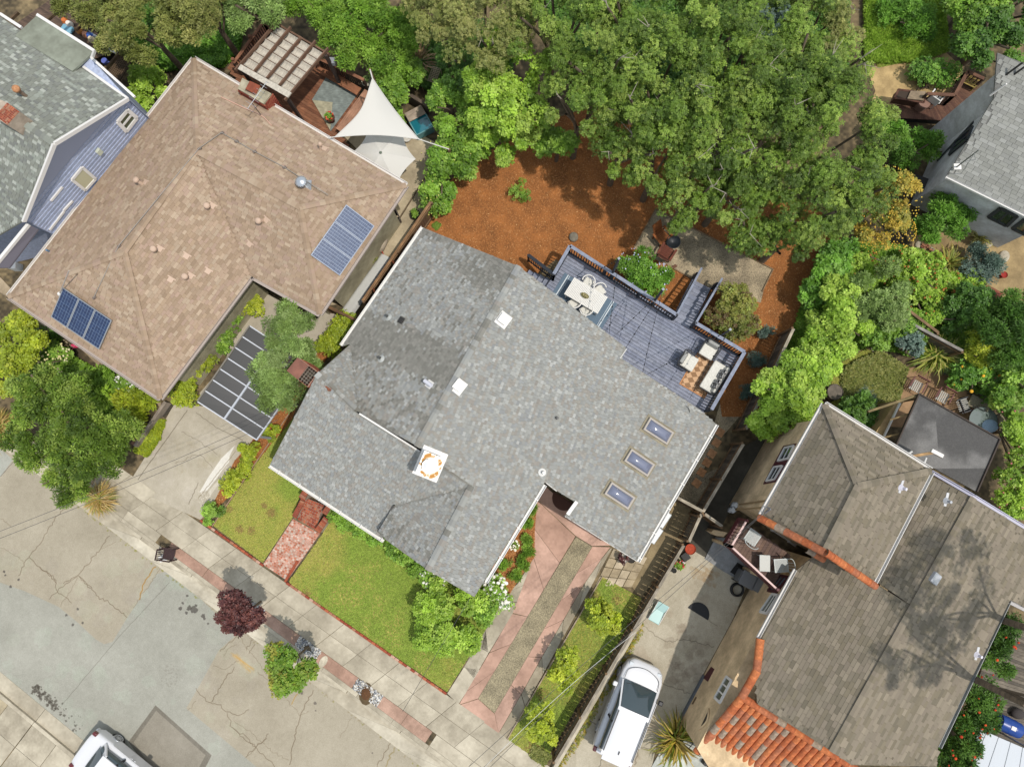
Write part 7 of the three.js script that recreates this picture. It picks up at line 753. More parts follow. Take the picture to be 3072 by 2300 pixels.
for (const [x, y, l] of [[540, 1030, 'small green clump at the narrow top of the drive bed'], [495, 1150, 'small green clump second from the top of the drive bed'], [505, 1275, 'small green clump in the middle of the drive bed beside the drive'], [505, 1385, 'small green clump beside the widest part of the pink drive'], [310, 1490, 'green clump nearest the gutter in the drive bed'], [465, 1490, 'green clump between the hydrangea and the pink drive'], [400, 1590, 'green clump just above the white hydrangea']]) plant('bed_clump', l, 'plant', [B(s3, x, y, .18, .3, .18)], 'mid', { leaf: G.fine, size: .2, dens: 320, cr: .16, group: 'clumps in the drive bed' }); plant('white_rose', 'small white flowering plant in the drive bed', 'flowers', [B(s3, 385, 1340, .25, .27, .2)], 'mid', { size: .1, dens: 260, cr: .16, flower: [26, ['#e9e4cf', '#f0ecdc'], .05] });
for (const [bl, l] of [[[B(t3, 1110, 400, 1.4, .8), B(t3, 1060, 330, 1.3, .5), B(t3, 1160, 480, 1.1, .5)], 'young citrus tree nearest the pavers on the grass strip'], [[B(t3, 850, 740, 1.4, .45), B(t3, 790, 850, 1.3, .6), B(t3, 850, 960, 1.1, .55), B(t3, 740, 930, 1.1, .45)], 'straggly young citrus tree in the middle of the grass strip'], [[B(t3, 620, 1290, 1.4, .85), B(t3, 680, 1400, 1.1, .6), B(t3, 560, 1350, 1.1, .5)], 'young citrus tree nearest the pavement on the grass strip']]) lush('citrus_tree', l, 'tree', bl, 'gold', { size: .15, trunk: .045, cr: .28, gap: .12, group: 'young citrus trees' });
// --- rear yard shrubs
plant('flowering_shrub', 'round green shrub with pale blue flowers beside the deck', 'shrub', [B(r7, 1440, 580, .9, .95, .7), B(r7, 1530, 690, .8, .8, .6), B(r7, 1380, 520, .8, .7, .6), B(r7, 1600, 620, .7, .6, .5)], 'ivy', { leaf: G.fine, size: .22, dens: 260, flower: [110, ['#b9bfd6', '#c8cbdc', '#a9b3d0'], .03] }); plant('round_shrub', 'large rounded olive shrub below the deck stairs', 'shrub', [B(c2, 1650, 1000, 1.1, 1.25, .9), B(c2, 1850, 1100, 1.0, 1.0, .8), B(c2, 1500, 1080, .9, .8, .7), B(c2, 1750, 1250, .8, .8, .6), B(c2, 1780, 830, .8, .8, .6)], 'tawny', { leaf: G.oak, size: .17, dens: 280 });
for (const [x, y, l] of [[1930, 300, 'dusty grey green bush nearest the rounded shrub'], [1760, 700, 'dusty grey green bush in the middle of the fence bed'], [1560, 1250, 'dusty grey green bush nearest the gravel path']]) plant('dusty_bush', l, 'bush', [B(c3, x, y, .3, .42, .3)], 'blue', { leaf: G.fine, size: .17, dens: 300, cr: .2, group: 'dusty bushes along the fence' });
plant('green_bush_low', 'leafy bush between the blue house and the tan roof', 'bush', [B(r1, 1230, 700, 1.2, 1.1), B(r1, 1180, 850, 1.0, .7)], 'lime', { leaf: G.broad, size: .18 });
// --- ground covers
function cover(name, label, cat, ring, h, kind, n, o = {}) { const b = new THREE.Box3().setFromPoints(ring), M = [], C = [], pal = PAL[kind]; for (let t = 0; t < n; t++) { const x = rr(b.min.x, b.max.x), z = rr(b.min.z, b.max.z); if (!inRing(x, z, ring)) continue; const hh = h * (.25 + fbm(x * 1.3, z * 1.3, 151, 3)), y = hh * Math.sqrt(rnd()), s = (o.size || .15) * rr(.7, 1.3), q = new THREE.Quaternion().setFromEuler(new THREE.Euler(rr(-.6, .6), rnd() * 6.3, rr(-.6, .6))); M.push(new THREE.Matrix4().compose(V(x, y + .02, z), q, V(s, s, s))); C.push(pick(pal).clone().multiplyScalar(rr(.8, 1.2))); } return instanced(null, numbered(name), o.leaf || G.broad, leafM, M, C, { label, category: cat }); }
cover('ivy', 'ivy covering the slope between blue house and pergola', 'ivy', [r1(1060, 420), r1(1250, 250), r1(1700, 180), r1(2050, 150), r1(1980, 450), r1(1850, 560), r1(1500, 580), r1(1150, 600)], .5, 'ivy', 26000); cover('undergrowth', 'shaded undergrowth beneath the top left trees', 'undergrowth', [r1(600, -200), r1(2100, -300), r1(2200, 150), r1(1300, 300), r1(1000, 300)], .5, 'dark', 26000, { size: .18 }); cover('undergrowth', 'dark undergrowth in the garden behind the shade sail', 'undergrowth', [r2(1350, 200), r2(2300, 200), r2(2300, 700), r2(1900, 850), r2(1450, 700)], .4, 'dark', 12000, { size: .18 }); cover('undergrowth', 'undergrowth below the oak wood', 'undergrowth', [D(1100, -80), D(1830, -80), D(1820, 250), D(1500, 250), D(1250, 180)], .5, 'dark', 30000, { size: .2 });
cover('weeds', 'rough mixed weeds on the dry grass behind the stucco house', 'weeds', [r8(700, 1400), r8(1000, 1250), r8(1240, 1400), r8(1150, 1656), r8(700, 1656)], .22, 'olive', 5000, { size: .14 }); cover('garden_cover', 'mixed low planting in the garden right of the bark yard', 'ground cover', [r8(520, 400), r8(800, 350), r8(1300, 420), r8(1600, 560), r8(2000, 850), r8(2300, 1100), r8(2300, 1656), r8(1800, 1600), r8(1500, 1350), r8(900, 1200), r8(400, 1500), r8(150, 1500)], .45, 'mid', 60000, { size: .15 }); cover('grass_cover', 'tall bright grass on the slope at the top right', 'ground cover', [r4(880, 520), r4(880, -300), r4(1500, -300), r4(1560, 430), r4(1300, 520)], .3, 'lime', 42000, { leaf: G.fine, size: .2 }); cover('weeds', 'weedy planting by the front garden wall', 'weeds', [d5(420, 200), d5(900, 260), d5(1500, 620), d5(1650, 800), d5(1900, 1050), d5(1500, 1300), d5(500, 900)], .35, 'mid', 12000, { size: .16 }); cover('weeds', 'small plants along the low drive wall at left', 'weeds', [s1(1290, 300), s1(1370, 310), s1(1330, 460), s1(1230, 600), s1(1130, 560), s1(1200, 430)], .25, 'gold', 3500, { size: .13 });
cover('wall_flowers', 'yellow and orange flowering plants along the stucco drive wall', 'flowers', [t3(1440, 420), t3(1490, 470), t3(1330, 780), t3(1130, 1100), t3(950, 1430), t3(800, 1656), t3(720, 1656), t3(900, 1400), t3(1080, 1080), t3(1250, 780)], .18, 'yellow', 5200, { size: .08 }); cover('weeds', 'leaf litter and low weeds around the citrus grass edge', 'weeds', [t3(560, 1470), t3(700, 1560), t3(640, 1640), t3(520, 1560)], .12, 'olive', 700, { size: .1 });
// --- strappy plants and grasses
function tuft(name, label, cat, p, r, h, n, cols, group) { const g = thing(name, label, cat, atY(p, 0), group), M = [], C = [], bl = (() => { const P = []; const w = .035, pts = [[0, 0], [.35, .55], [.75, .75], [1, .5]]; for (let i = 0; i < 3; i++) { const [x0, y0] = pts[i], [x1, y1] = pts[i + 1], w0 = w * (1 - i * .28), w1 = w * (1 - (i + 1) * .32); P.push(x0, y0, -w0, x0, y0, w0, x1, y1, w1, x0, y0, -w0, x1, y1, w1, x1, y1, -w1); } const q = new THREE.BufferGeometry(); q.setAttribute('position', new THREE.Float32BufferAttribute(P, 3)); q.computeVertexNormals(); return q; })(); for (let i = 0; i < n; i++) { M.push(new THREE.Matrix4().compose(V(rr(-.12, .12) * r, 0, rr(-.12, .12) * r), new THREE.Quaternion().setFromEuler(new THREE.Euler(0, rnd() * 6.283, rr(-.25, .35))), V(r * rr(.6, 1.1), h * rr(.7, 1.2), r * rr(.8, 1.6)))); C.push(col(pick(cols)).multiplyScalar(rr(.85, 1.15))); } instanced(g, 'blades', bl, leafM, M, C); lpart(g, 'base', cyl(.1 * r, .12, 0, 0, 0, .06 * r), barkD); return g; }
tuft('strap_plant', 'variegated strappy plant at the corner of the stucco house', 'plant', c7(1220, 1130), 1.25, 1.1, 150, ['#8a8a2a', '#b09a3c', '#6a7a22', '#c0a85a', '#7a6a34']); tuft('ornamental_grass', 'tan ornamental grass under the front tree by the kerb', 'grass', s1(860, 950), .85, .6, 420, ['#b99a5a', '#c4a768', '#a08a44', '#9aa04c', '#c8b47c']); tuft('ornamental_grass', 'tan ornamental grass at the left edge by the kerb', 'grass', s1(40, 390), 1.0, .6, 420, ['#b99a5a', '#c4a768', '#a08a44', '#9aa04c']); tuft('strap_plant', 'yellow green yucca beside the garden fence', 'plant', r8(1450, 1290), 1.2, .8, 170, ['#8f9a3c', '#a5a84c', '#6f8430', '#b5ae66']); tuft('strap_plant', 'golden strappy plant by the pale house path', 'plant', r8(1560, 540), 1.0, .6, 160, ['#a9a04c', '#b8aa5a', '#8a9440']); tuft('strap_plant', 'pale strappy plant near the stones of the upper garden', 'plant', r8(1820, 320), .7, .5, 90, ['#b3a868', '#9a9a4c']); tuft('ornamental_grass', 'dry reed heap beside the lattice trellis', 'reeds', r2(1530, 540), 1.2, .5, 260, ['#9a835c', '#ad9468', '#86704c']); tuft('strap_plant', 'dark strappy plant at the sail patio edge', 'plant', d3(700, 830), .6, .6, 70, ['#6a7a3a', '#b06a34', '#4c6028']);
plant('orange_hedge', 'green hedge with orange flowers along the right gutter', 'hedge', [B(t4, 2000, 520, 1.8, .9, .8), B(t4, 1960, 720, 1.8, .9, .8), B(t4, 1830, 1050, 1.8, .8, .8), B(t4, 1750, 1250, 1.8, .9, .8), B(t4, 1680, 1450, 1.8, .9, .8), B(t4, 1600, 1600, 1.8, .9, .8), B(t4, 1850, 1250, 1.5, .6, .6)], 'dark', { leaf: G.fine, size: .24, dens: 260, flower: [90, ['#c2481c', '#b83c1a'], .05] });
oak('tall tree beyond the right edge shading the stained roof', 2608, 1478, 2.7, 12, 'oak', { bare: 0, dens: 170 }); oak('second tree beyond the right edge near the lower gutter', 2530, 1660, 2.0, 12, 'oak', { bare: 0, dens: 170 });

// ---------------------------------------------------------------- cars
const carPaint = new THREE.MeshPhysicalMaterial({ color: col('#cfd0d2'), roughness: .35, clearcoat: 1, clearcoatRoughness: .06 }), carGlass = phys('#39464a', { roughness: .05, clearcoat: 1 }), tyreM = plain('#17171a', .85), alloy = plain('#b9bcc0', .35, { metalness: .7 }), trim = plain('#1a1b1d', .5);
function skin(st, seg = 24, cap = true) { // st: [x, halfWidth, yLow, yHigh, power]
  const P = [], I = [], n = st.length; st.forEach(([x, w, a, b, p = 4]) => { for (let i = 0; i < seg; i++) { const t = i / seg * 6.2832, c = Math.cos(t), s = Math.sin(t); P.push(x, (a + b) / 2 + Math.sign(s) * Math.pow(Math.abs(s), 2 / p) * (b - a) / 2, Math.sign(c) * Math.pow(Math.abs(c), 2 / p) * w); } });
  for (let k = 0; k < n - 1; k++) for (let i = 0; i < seg; i++) { const j = (i + 1) % seg, a = k * seg + i, b = k * seg + j, c = a + seg, d = b + seg; I.push(a, c, b, b, c, d); } if (cap) for (const [k, f] of [[0, 1], [n - 1, 0]]) { const ci = P.length / 3, [x, , a, b] = st[k]; P.push(x, (a + b) / 2, 0); for (let i = 0; i < seg; i++) { const j = (i + 1) % seg; f ? I.push(ci, k * seg + i, k * seg + j) : I.push(ci, k * seg + j, k * seg + i); } }
  const g = new THREE.BufferGeometry(); g.setAttribute('position', new THREE.Float32BufferAttribute(P, 3)); g.setIndex(I); g.computeVertexNormals(); return g; }
function wheel(g, x, z, r) { const w = lpart(g, 'wheel', new THREE.CylinderGeometry(r * .6, r * .6, .2, 24).rotateX(Math.PI / 2), plain('#3a3b3d', .5, { metalness: .5 }), [x, r, z]); lpart(w, 'tyre', new THREE.TorusGeometry(r * .8, r * .22, 10, 28).scale(1, 1, 1.15), tyreM); const sp = []; for (let i = 0; i < 10; i++) sp.push(box(.035, r * .6, .03, 0, r * .3, 0).rotateZ(i / 10 * 6.283)); const s = Math.sign(z); lpart(w, 'rim', [...sp.map((q) => q.translate(0, 0, s * .1)), new THREE.TorusGeometry(r * .6, .02, 6, 28).translate(0, 0, s * .1), new THREE.CylinderGeometry(.05, .05, .03, 12).rotateX(Math.PI / 2).translate(0, 0, s * .105)], alloy); }
function quadS(pts, o = .0) { const g = new THREE.BufferGeometry(), [a, b, c, d] = pts; g.setAttribute('position', new THREE.Float32BufferAttribute([a, b, c, a, c, d].flat(), 3)); g.computeVertexNormals(); return g; }
function curved(pts, bulge, n = 8) { const [a, b, c, d] = pts.map((p) => V(...p)), nrm = b.clone().sub(a).cross(d.clone().sub(a)).normalize(); if (nrm.y < 0 && Math.abs(nrm.y) > .05) nrm.negate(); const P = [], I = []; for (let j = 0; j <= n; j++) for (let i = 0; i <= n; i++) { const u = i / n, v = j / n, p = bil(a, b, c, d, u, v).addScaledVector(nrm, bulge * 4 * u * (1 - u) * (.5 + 2 * v * (1 - v))); P.push(p.x, p.y, p.z); } for (let j = 0; j < n; j++) for (let i = 0; i < n; i++) { const k = j * (n + 1) + i; I.push(k, k + 1, k + n + 2, k, k + n + 2, k + n + 1); } const g = new THREE.BufferGeometry(); g.setAttribute('position', new THREE.Float32BufferAttribute(P, 3)); g.setIndex(I); g.computeVertexNormals(); return g; }
const glassD = carGlass.clone(); glassD.side = THREE.DoubleSide; const redL = phys('#5a0f12', { roughness: .2, clearcoat: 1 }), lampL = phys('#c4cace', { roughness: .1, clearcoat: 1 });
function car(name, label, pos, turn, o) {
  const { L = 4.5, w = .92, belt = 1.0, top = 1.66, suv = true } = o, g = thing(name, label, 'car', pos, 'parked white cars'), h = L / 2; g.rotation.y = turn; const rf = -h + (suv ? .25 : .75), rr0 = -h + (suv ? .42 : 1.25), ws = suv ? 1.12 : .85, wt = suv ? .22 : -.02, hw = w * .9, tw = w * .70;
  lpart(g, 'body', skin([[-h, w * .62, .42, .85, 4], [-h + .06, w * .86, .3, belt - .02, 4.5], [-h + .3, w * .97, .24, belt, 5], [-h * .5, w, .22, belt, 6], [0, w, .22, belt, 6], [h * .45, w, .22, belt - .03, 6], [h - .55, w * .97, .25, belt - .1, 5], [h - .2, w * .86, .3, belt - .2, 4.5], [h - .04, w * .66, .36, .72, 4], [h, w * .5, .42, .64, 4]], 40), carPaint);
  const cab = lpart(g, 'cabin_glass', skin([[rf, hw * .8, belt - .12, belt + .04, 5], [rf + .08, hw * .88, belt - .12, belt + .22, 5], [rr0, hw * .9, belt - .15, top - .06, 3.6], [-.4, hw * .93, belt - .15, top - .02, 3.4], [wt, hw * .92, belt - .15, top - .05, 3.6], [(wt + ws) / 2, hw * .93, belt - .15, (top + belt) / 2 + .04, 4], [ws, hw * .86, belt - .15, belt + .0, 5]], 32), carGlass);
  lpart(g, 'roof', curved([[rr0 - .12, top - .03, -tw], [rr0 - .12, top - .03, tw], [wt + .04, top - .02, tw], [wt + .04, top - .02, -tw]], .06), (() => { const m = carPaint.clone(); m.side = THREE.DoubleSide; return m; })()); lpart(g, 'roof_edge', [box(wt - rr0 + .16, .05, .06, (wt + rr0) / 2 - .04, top - .05, tw), box(wt - rr0 + .16, .05, .06, (wt + rr0) / 2 - .04, top - .05, -tw)], carPaint);
  for (const s of [-1, 1]) { lpart(g, 'pillar', beam(V(wt + .02, top - .04, s * tw), V(ws + .04, belt, s * hw * .93), .07, .05), carPaint); lpart(g, 'pillar', beam(V(rr0, top - .05, s * tw), V(rf + .06, belt, s * hw * .9), suv ? .12 : .2, .06), carPaint); lpart(g, 'pillar', beam(V(-.45, top - .06, s * (tw + .03)), V(-.4, belt, s * hw * .98), .08, .03), trim); if (suv) lpart(g, 'roof_rail', [box(1.7, .03, .035, -.75, top + .05, s * (tw - .02))], trim);
    const dr = lpart(g, 'door', box(1.0, .5, .015, .25, .68, s * (w * 1.0)), carPaint); lpart(dr, 'handle', rbox(.18, .035, .03, .01, -.1, .84, s * (w + .015)), carPaint); const d2r = lpart(g, 'door', box(.9, .5, .015, -.75, .68, s * w), carPaint); lpart(d2r, 'handle', rbox(.18, .035, .03, .01, -.15, .84, s * (w + .015)), carPaint); lpart(g, 'mirror', rbox(.2, .14, .2, .05, ws - .25, belt + .05, s * (w + .1)), s < 0 ? carPaint : trim); lpart(g, 'headlight', rbox(.35, .14, .22, .06, h - .32, belt - .26, s * w * .68), lampL); lpart(g, 'tail_light', rbox(.22, .2, .16, .05, -h + .16, belt - .1, s * w * .86), redL); }
  lpart(g, 'windscreen', curved([[wt + .05, top - .02, -tw * .93], [wt + .05, top - .02, tw * .93], [ws + .08, belt + .05, hw * .86], [ws + .08, belt + .05, -hw * .86]], .06), glassD); lpart(g, 'wiper', [rod(V(ws + .05, belt + .1, .45), V(ws - .02, belt + .14, -.1), .012, .012, 5), rod(V(ws + .05, belt + .1, -.1), V(ws - .02, belt + .14, -.6), .012, .012, 5)], trim); lpart(g, 'bonnet_seam', [tube([V(ws + .12, belt + .0, -w * .8), V(h - .45, belt - .1, -w * .72), V(h - .22, belt - .17, 0), V(h - .45, belt - .1, w * .72), V(ws + .12, belt + .0, w * .8)], .012, 30, 5)], plain('#3c3d40', .6)); lpart(g, 'rear_window', curved([[rr0 - .08, top - .06, -tw * .85], [rr0 - .08, top - .06, tw * .85], [rf - .03, belt + .12, hw * .75], [rf - .03, belt + .12, -hw * .75]], .03), glassD); lpart(g, 'bumper', rbox(.16, .2, w * 1.7, .07, -h + .05, .42, 0), suv ? plain('#6b6d70', .6) : carPaint); lpart(g, 'antenna', box(.14, .05, .03, rr0 + .2, top + .05, 0), trim); if (suv) lpart(g, 'spoiler', rbox(.22, .04, tw * 1.8, .02, rr0 - .2, top - .05, 0), carPaint);
  for (const [x, z] of [[h * .6, w - .1], [h * .6, -w + .1], [-h * .58, w - .1], [-h * .58, -w + .1]]) wheel(g, x, z, .34); return g; }
{ const n = t3(1490, 800, .6), t = t3(1195, 1585, .8), c = mid(n, t), d = n.clone().sub(t); car('white_suv', 'white sport utility car parked on the stucco house drive', atY(c, .004), -Math.atan2(d.z, d.x), { L: Math.min(4.7, Math.hypot(d.x, d.z) + .05) }); }
{ const r = t1(695, 1475, .5), d = FD.clone().setY(0).normalize(), c = r.clone().addScaledVector(d, 2.3); car('white_sedan', 'white sedan parked at the far kerb, cut by the lower edge', atY(c, -.13), -Math.atan2(d.z, d.x), { L: 4.6, suv: false, top: 1.46, belt: .95 }); }

// ---------------------------------------------------------------- smaller things
function pot(label, p, r, h, c, o = {}) { const g = thing(o.name || 'plant_pot', label, 'pot', atY(p, o.y ?? 0.006)); lpart(g, 'pot', lathe([[0, .02], [r * .7, 0], [r, h], [r * 1.08, h], [r * 1.08, h * .88], [r * .9, h * .9], [r * .85, h * .8], [0, h * .78]], 20), mat(c, { map: blotchT, scale: 3 })); if (o.leaf) { const M = [], C = []; leafSpots([[V(0, h + r * .5, 0), r * 1.1, r * .8]], { dens: 260, size: .11, cr: r * .6, pal: PAL[o.leaf] }, M, C, V(0, 0, 0)); instanced(g, 'foliage', G.broad, leafM, M, C); if (o.flower) flowersOn(g, 'blossoms', [[V(0, h + r * .5, 0), r * 1.1, r * .8]], 14, o.flower, .04, V(0, 0, 0)); } return g; }
reseed(601);
pot('white rimmed planter under the garage eave', s3(1290, 1445), .2, .3, '#c7c4bd', { leaf: 'purple' }); pot('dark planter beside the white rimmed planter', s3(1355, 1440), .2, .3, '#3b3733'); pot('orange bucket on the low fence by the stucco drive', s3(1840, 1365), .22, .35, '#b2472a'); pot('potted red flowers beside the dark crate', s3(1750, 1490), .2, .3, '#6a4a3c', { leaf: 'mid', flower: ['#b01f35', '#d8c8cc', '#c43a4c'] }); tag('crate', 'dark square crate beside the orange bucket', 'crate', [rbox(.34, .25, .34, .02).rotateY(.6).translate(s3(1805, 1430).x, .13, s3(1805, 1430).z)], darkM); pot('small dark pot beside the potted red flowers', s3(1712, 1545), .1, .2, '#2a2928');
pot('large empty terracotta pot by the tan roof corner', s1(1228, 105), .22, .3, '#b5633c'); pot('terracotta dish tilted among the front ferns', d5(1550, 900), .16, .12, '#b0562e'); pot('pot with red flowers on the terrace bench', r2(850, 1060), .2, .35, '#6e4130', { leaf: 'mid', flower: ['#c0482c', '#d06a4a'], y: .72 }); pot('black tyre planter by the brown fence', r6(1512, 132), .22, .25, '#1e1e1e', { leaf: 'mid' }); pot('white bowl of red gravel beside the parasol', r2(1440, 1150), .22, .2, '#d5d2cc'); pot('terracotta jar on the terrace by the rug', d3(455, 190, .7), .13, .3, '#b06a44', { y: .7 }); pot('round stone pot on the terrace corner post', d3(820, 240, 1.2), .22, .2, '#c4c1b2', { y: 1.0, leaf: 'willow' }); pot('white striped pot behind the shade sail', d3(1450, 610), .14, .3, '#c9c7cc'); pot('dark pot by the strappy plant of the right garden', r8(1520, 1420), .18, .3, '#6d675c', { leaf: 'willow' }); pot('small red pot by the stone wall of the upper garden', r8(2020, 630), .14, .25, '#a02c24'); pot('round drum planter in the garden at the front wall', d5(1400, 640), .25, .35, '#4a4c46', { leaf: 'dark' });
{ const p = r8(700, 1656 - 60), g = thing('wooden_barrel', 'old wooden half barrel on the dry grass', 'barrel', atY(s4(1080, 80), 0)); for (let i = 0; i < 14; i++) { const a = i / 14 * 6.283; lpart(g, 'stave', box(.02, .55, .14, .34, .28, 0).rotateY(a), pick(greyw)); } lpart(g, 'lid', cyl(.33, .03, 0, .5, 0), greyw[0]); lpart(g, 'hoop', [new THREE.TorusGeometry(.36, .012, 6, 28).rotateX(Math.PI / 2).translate(0, .12, 0), new THREE.TorusGeometry(.36, .012, 6, 28).rotateX(Math.PI / 2).translate(0, .44, 0)], darkM); }
// things leaning or lying about the right neighbour's drive
{ const p = t3(1565, 380), g = thing('folding_chair', 'pale blue folding chair lying beside the low drive wall', 'chair', atY(p, .1)); g.rotation.y = -.5; lpart(g, 'seat', rbox(.5, .05, .62, .03, 0, .3, .05), plain('#8fb5b0', .35)); lpart(g, 'backrest', rbox(.5, .05, .4, .03), plain('#a4c4c0', .35), [0, .42, -.38], [.5, 0, 0]); for (const [x, z] of [[.22, .3], [-.22, .3], [.22, -.25], [-.22, -.25]]) lpart(g, 'leg', rod(V(x, .3, z), V(x * 1.15, -.09, z * 1.1), .014, .014, 6), plain('#6f8784', .4)); lpart(g, 'frame', [rod(V(.26, .3, .36), V(.26, .5, -.55), .016, .016, 6), rod(V(-.26, .3, .36), V(-.26, .5, -.55), .016, .016, 6)], white); }
tag('door_mat', 'half round black mat lying on the stucco drive', 'mat', (() => { const s = new THREE.Shape(); s.absarc(0, 0, .5, 0, Math.PI); s.closePath(); return new THREE.ExtrudeGeometry(s, { depth: .015, bevelEnabled: false, curveSegments: 20 }).rotateX(-Math.PI / 2).rotateY(-.55).translate(t3(1915, 390).x, .006, t3(1915, 390).z); })(), mat('#2b2d2f', { scale: 3 }));
tag('porch_mat', 'brown half round mat in the garage notch', 'mat', (() => { const s = new THREE.Shape(); s.absarc(0, 0, .55, 0, Math.PI); s.closePath(); return new THREE.ExtrudeGeometry(s, { depth: .015, bevelEnabled: false, curveSegments: 20 }).rotateX(-Math.PI / 2).rotateY(2.6).translate(s3(810, 950).x, .016, s3(810, 950).z); })(), mat('#4a2c20', { scale: 3 }));
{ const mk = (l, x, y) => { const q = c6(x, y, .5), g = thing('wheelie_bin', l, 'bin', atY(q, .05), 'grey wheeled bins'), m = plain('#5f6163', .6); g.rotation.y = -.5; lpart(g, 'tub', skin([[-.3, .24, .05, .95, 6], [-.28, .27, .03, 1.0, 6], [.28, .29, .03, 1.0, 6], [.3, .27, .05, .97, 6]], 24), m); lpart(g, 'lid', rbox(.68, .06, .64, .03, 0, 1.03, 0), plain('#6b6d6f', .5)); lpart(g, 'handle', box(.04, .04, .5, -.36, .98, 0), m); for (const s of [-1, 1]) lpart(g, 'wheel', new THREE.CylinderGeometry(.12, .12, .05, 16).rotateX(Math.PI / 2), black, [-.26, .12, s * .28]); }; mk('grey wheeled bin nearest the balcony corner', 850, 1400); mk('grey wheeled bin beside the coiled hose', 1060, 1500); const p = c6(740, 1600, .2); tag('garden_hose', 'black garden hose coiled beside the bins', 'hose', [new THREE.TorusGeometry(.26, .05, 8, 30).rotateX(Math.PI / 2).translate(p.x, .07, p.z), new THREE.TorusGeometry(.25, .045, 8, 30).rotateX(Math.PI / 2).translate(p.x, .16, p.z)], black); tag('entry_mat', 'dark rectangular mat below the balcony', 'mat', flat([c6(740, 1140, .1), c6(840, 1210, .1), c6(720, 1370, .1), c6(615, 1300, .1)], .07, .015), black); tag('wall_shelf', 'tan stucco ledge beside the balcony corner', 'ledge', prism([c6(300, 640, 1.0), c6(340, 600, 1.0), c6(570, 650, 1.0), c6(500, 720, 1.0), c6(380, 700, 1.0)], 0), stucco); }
for (const [x, y, l] of [[1640, 1130, 'upper white louvred utility box beside the garage wall'], [1570, 1260, 'lower white louvred utility box beside the garage wall']]) { const p = s3(x, y, .5), g = thing('utility_unit', l, 'utility box', atY(p, .003)); g.rotation.y = .95; lpart(g, 'cabinet', rbox(.75, .5, .3, .04, 0, .25, 0), plain('#b7bfc2', .45)); lpart(g, 'lid', rbox(.7, .03, .24, .02, 0, .51, 0), plain('#cdd3d4', .4)); }
{ const p = c7(1470, 1330), m = plain('#26282c', .5), g = thing('wrought_stand', 'small black wrought iron grid stand by the strappy plant', 'stand', atY(p, .03)); const A = c7(1400, 1200, .5), Bq = c7(1545, 1265, .5), C = c7(1375, 1470, .5), E = c7(1240, 1400, .5); part(g, 'frame', [beam(A, Bq, .025, .025), beam(Bq, C, .025, .025), beam(C, E, .025, .025), beam(E, A, .025, .025)], m); for (let i = 1; i < 5; i++) part(g, 'bar', beam(mid(A, E, i / 5), mid(Bq, C, i / 5), .012, .012), m); for (const q of [A, Bq, C, E]) part(g, 'leg', rod(q, atY(q, .03), .012, .012, 5), m); }
tag('porch_lamp', 'dark lantern shapes on the lower entrance slab', 'ornament', [cyl(.12, .3, c7(1720, 1560).x, .03, c7(1720, 1560).z, .08), cyl(.09, .22, c7(1790, 1620).x, .03, c7(1790, 1620).z, .06)], darkM);
// rocking chair put out by the kerb, white board under it
{ const p = s1(1435, 1405), g = thing('wooden_chair', 'dark wooden armchair put out beside the kerb', 'chair', atY(p, .005)), m = mat('#3d2b2c', { map: woodT, scale: 2 }); g.rotation.y = -.15; const st = lpart(g, 'seat', rbox(.5, .05, .5, .02, 0, .42, 0), m); const bk = lpart(g, 'backrest', rbox(.04, .08, .5, .02, -.3, .95, 0), m); for (let i = 0; i < 5; i++) lpart(bk, 'slat', beam(V(-.24, .44, -.18 + i * .09), V(-.3, .95, -.18 + i * .09), .03, .03), m); for (const s of [-1, 1]) { lpart(g, 'arm', rbox(.5, .04, .07, .02, -.02, .66, s * .27), m); lpart(g, 'leg', box(.05, .66, .05, .2, .33, s * .25), m); lpart(g, 'leg', box(.05, .95, .05, -.24, .47, s * .24), m); } tag('white_board', 'pale slatted board lying on the kerb by the dark armchair', 'board', flat([s1(1310, 1440), s1(1370, 1400), s1(1390, 1460), s1(1330, 1480)], .06, .04), white); }
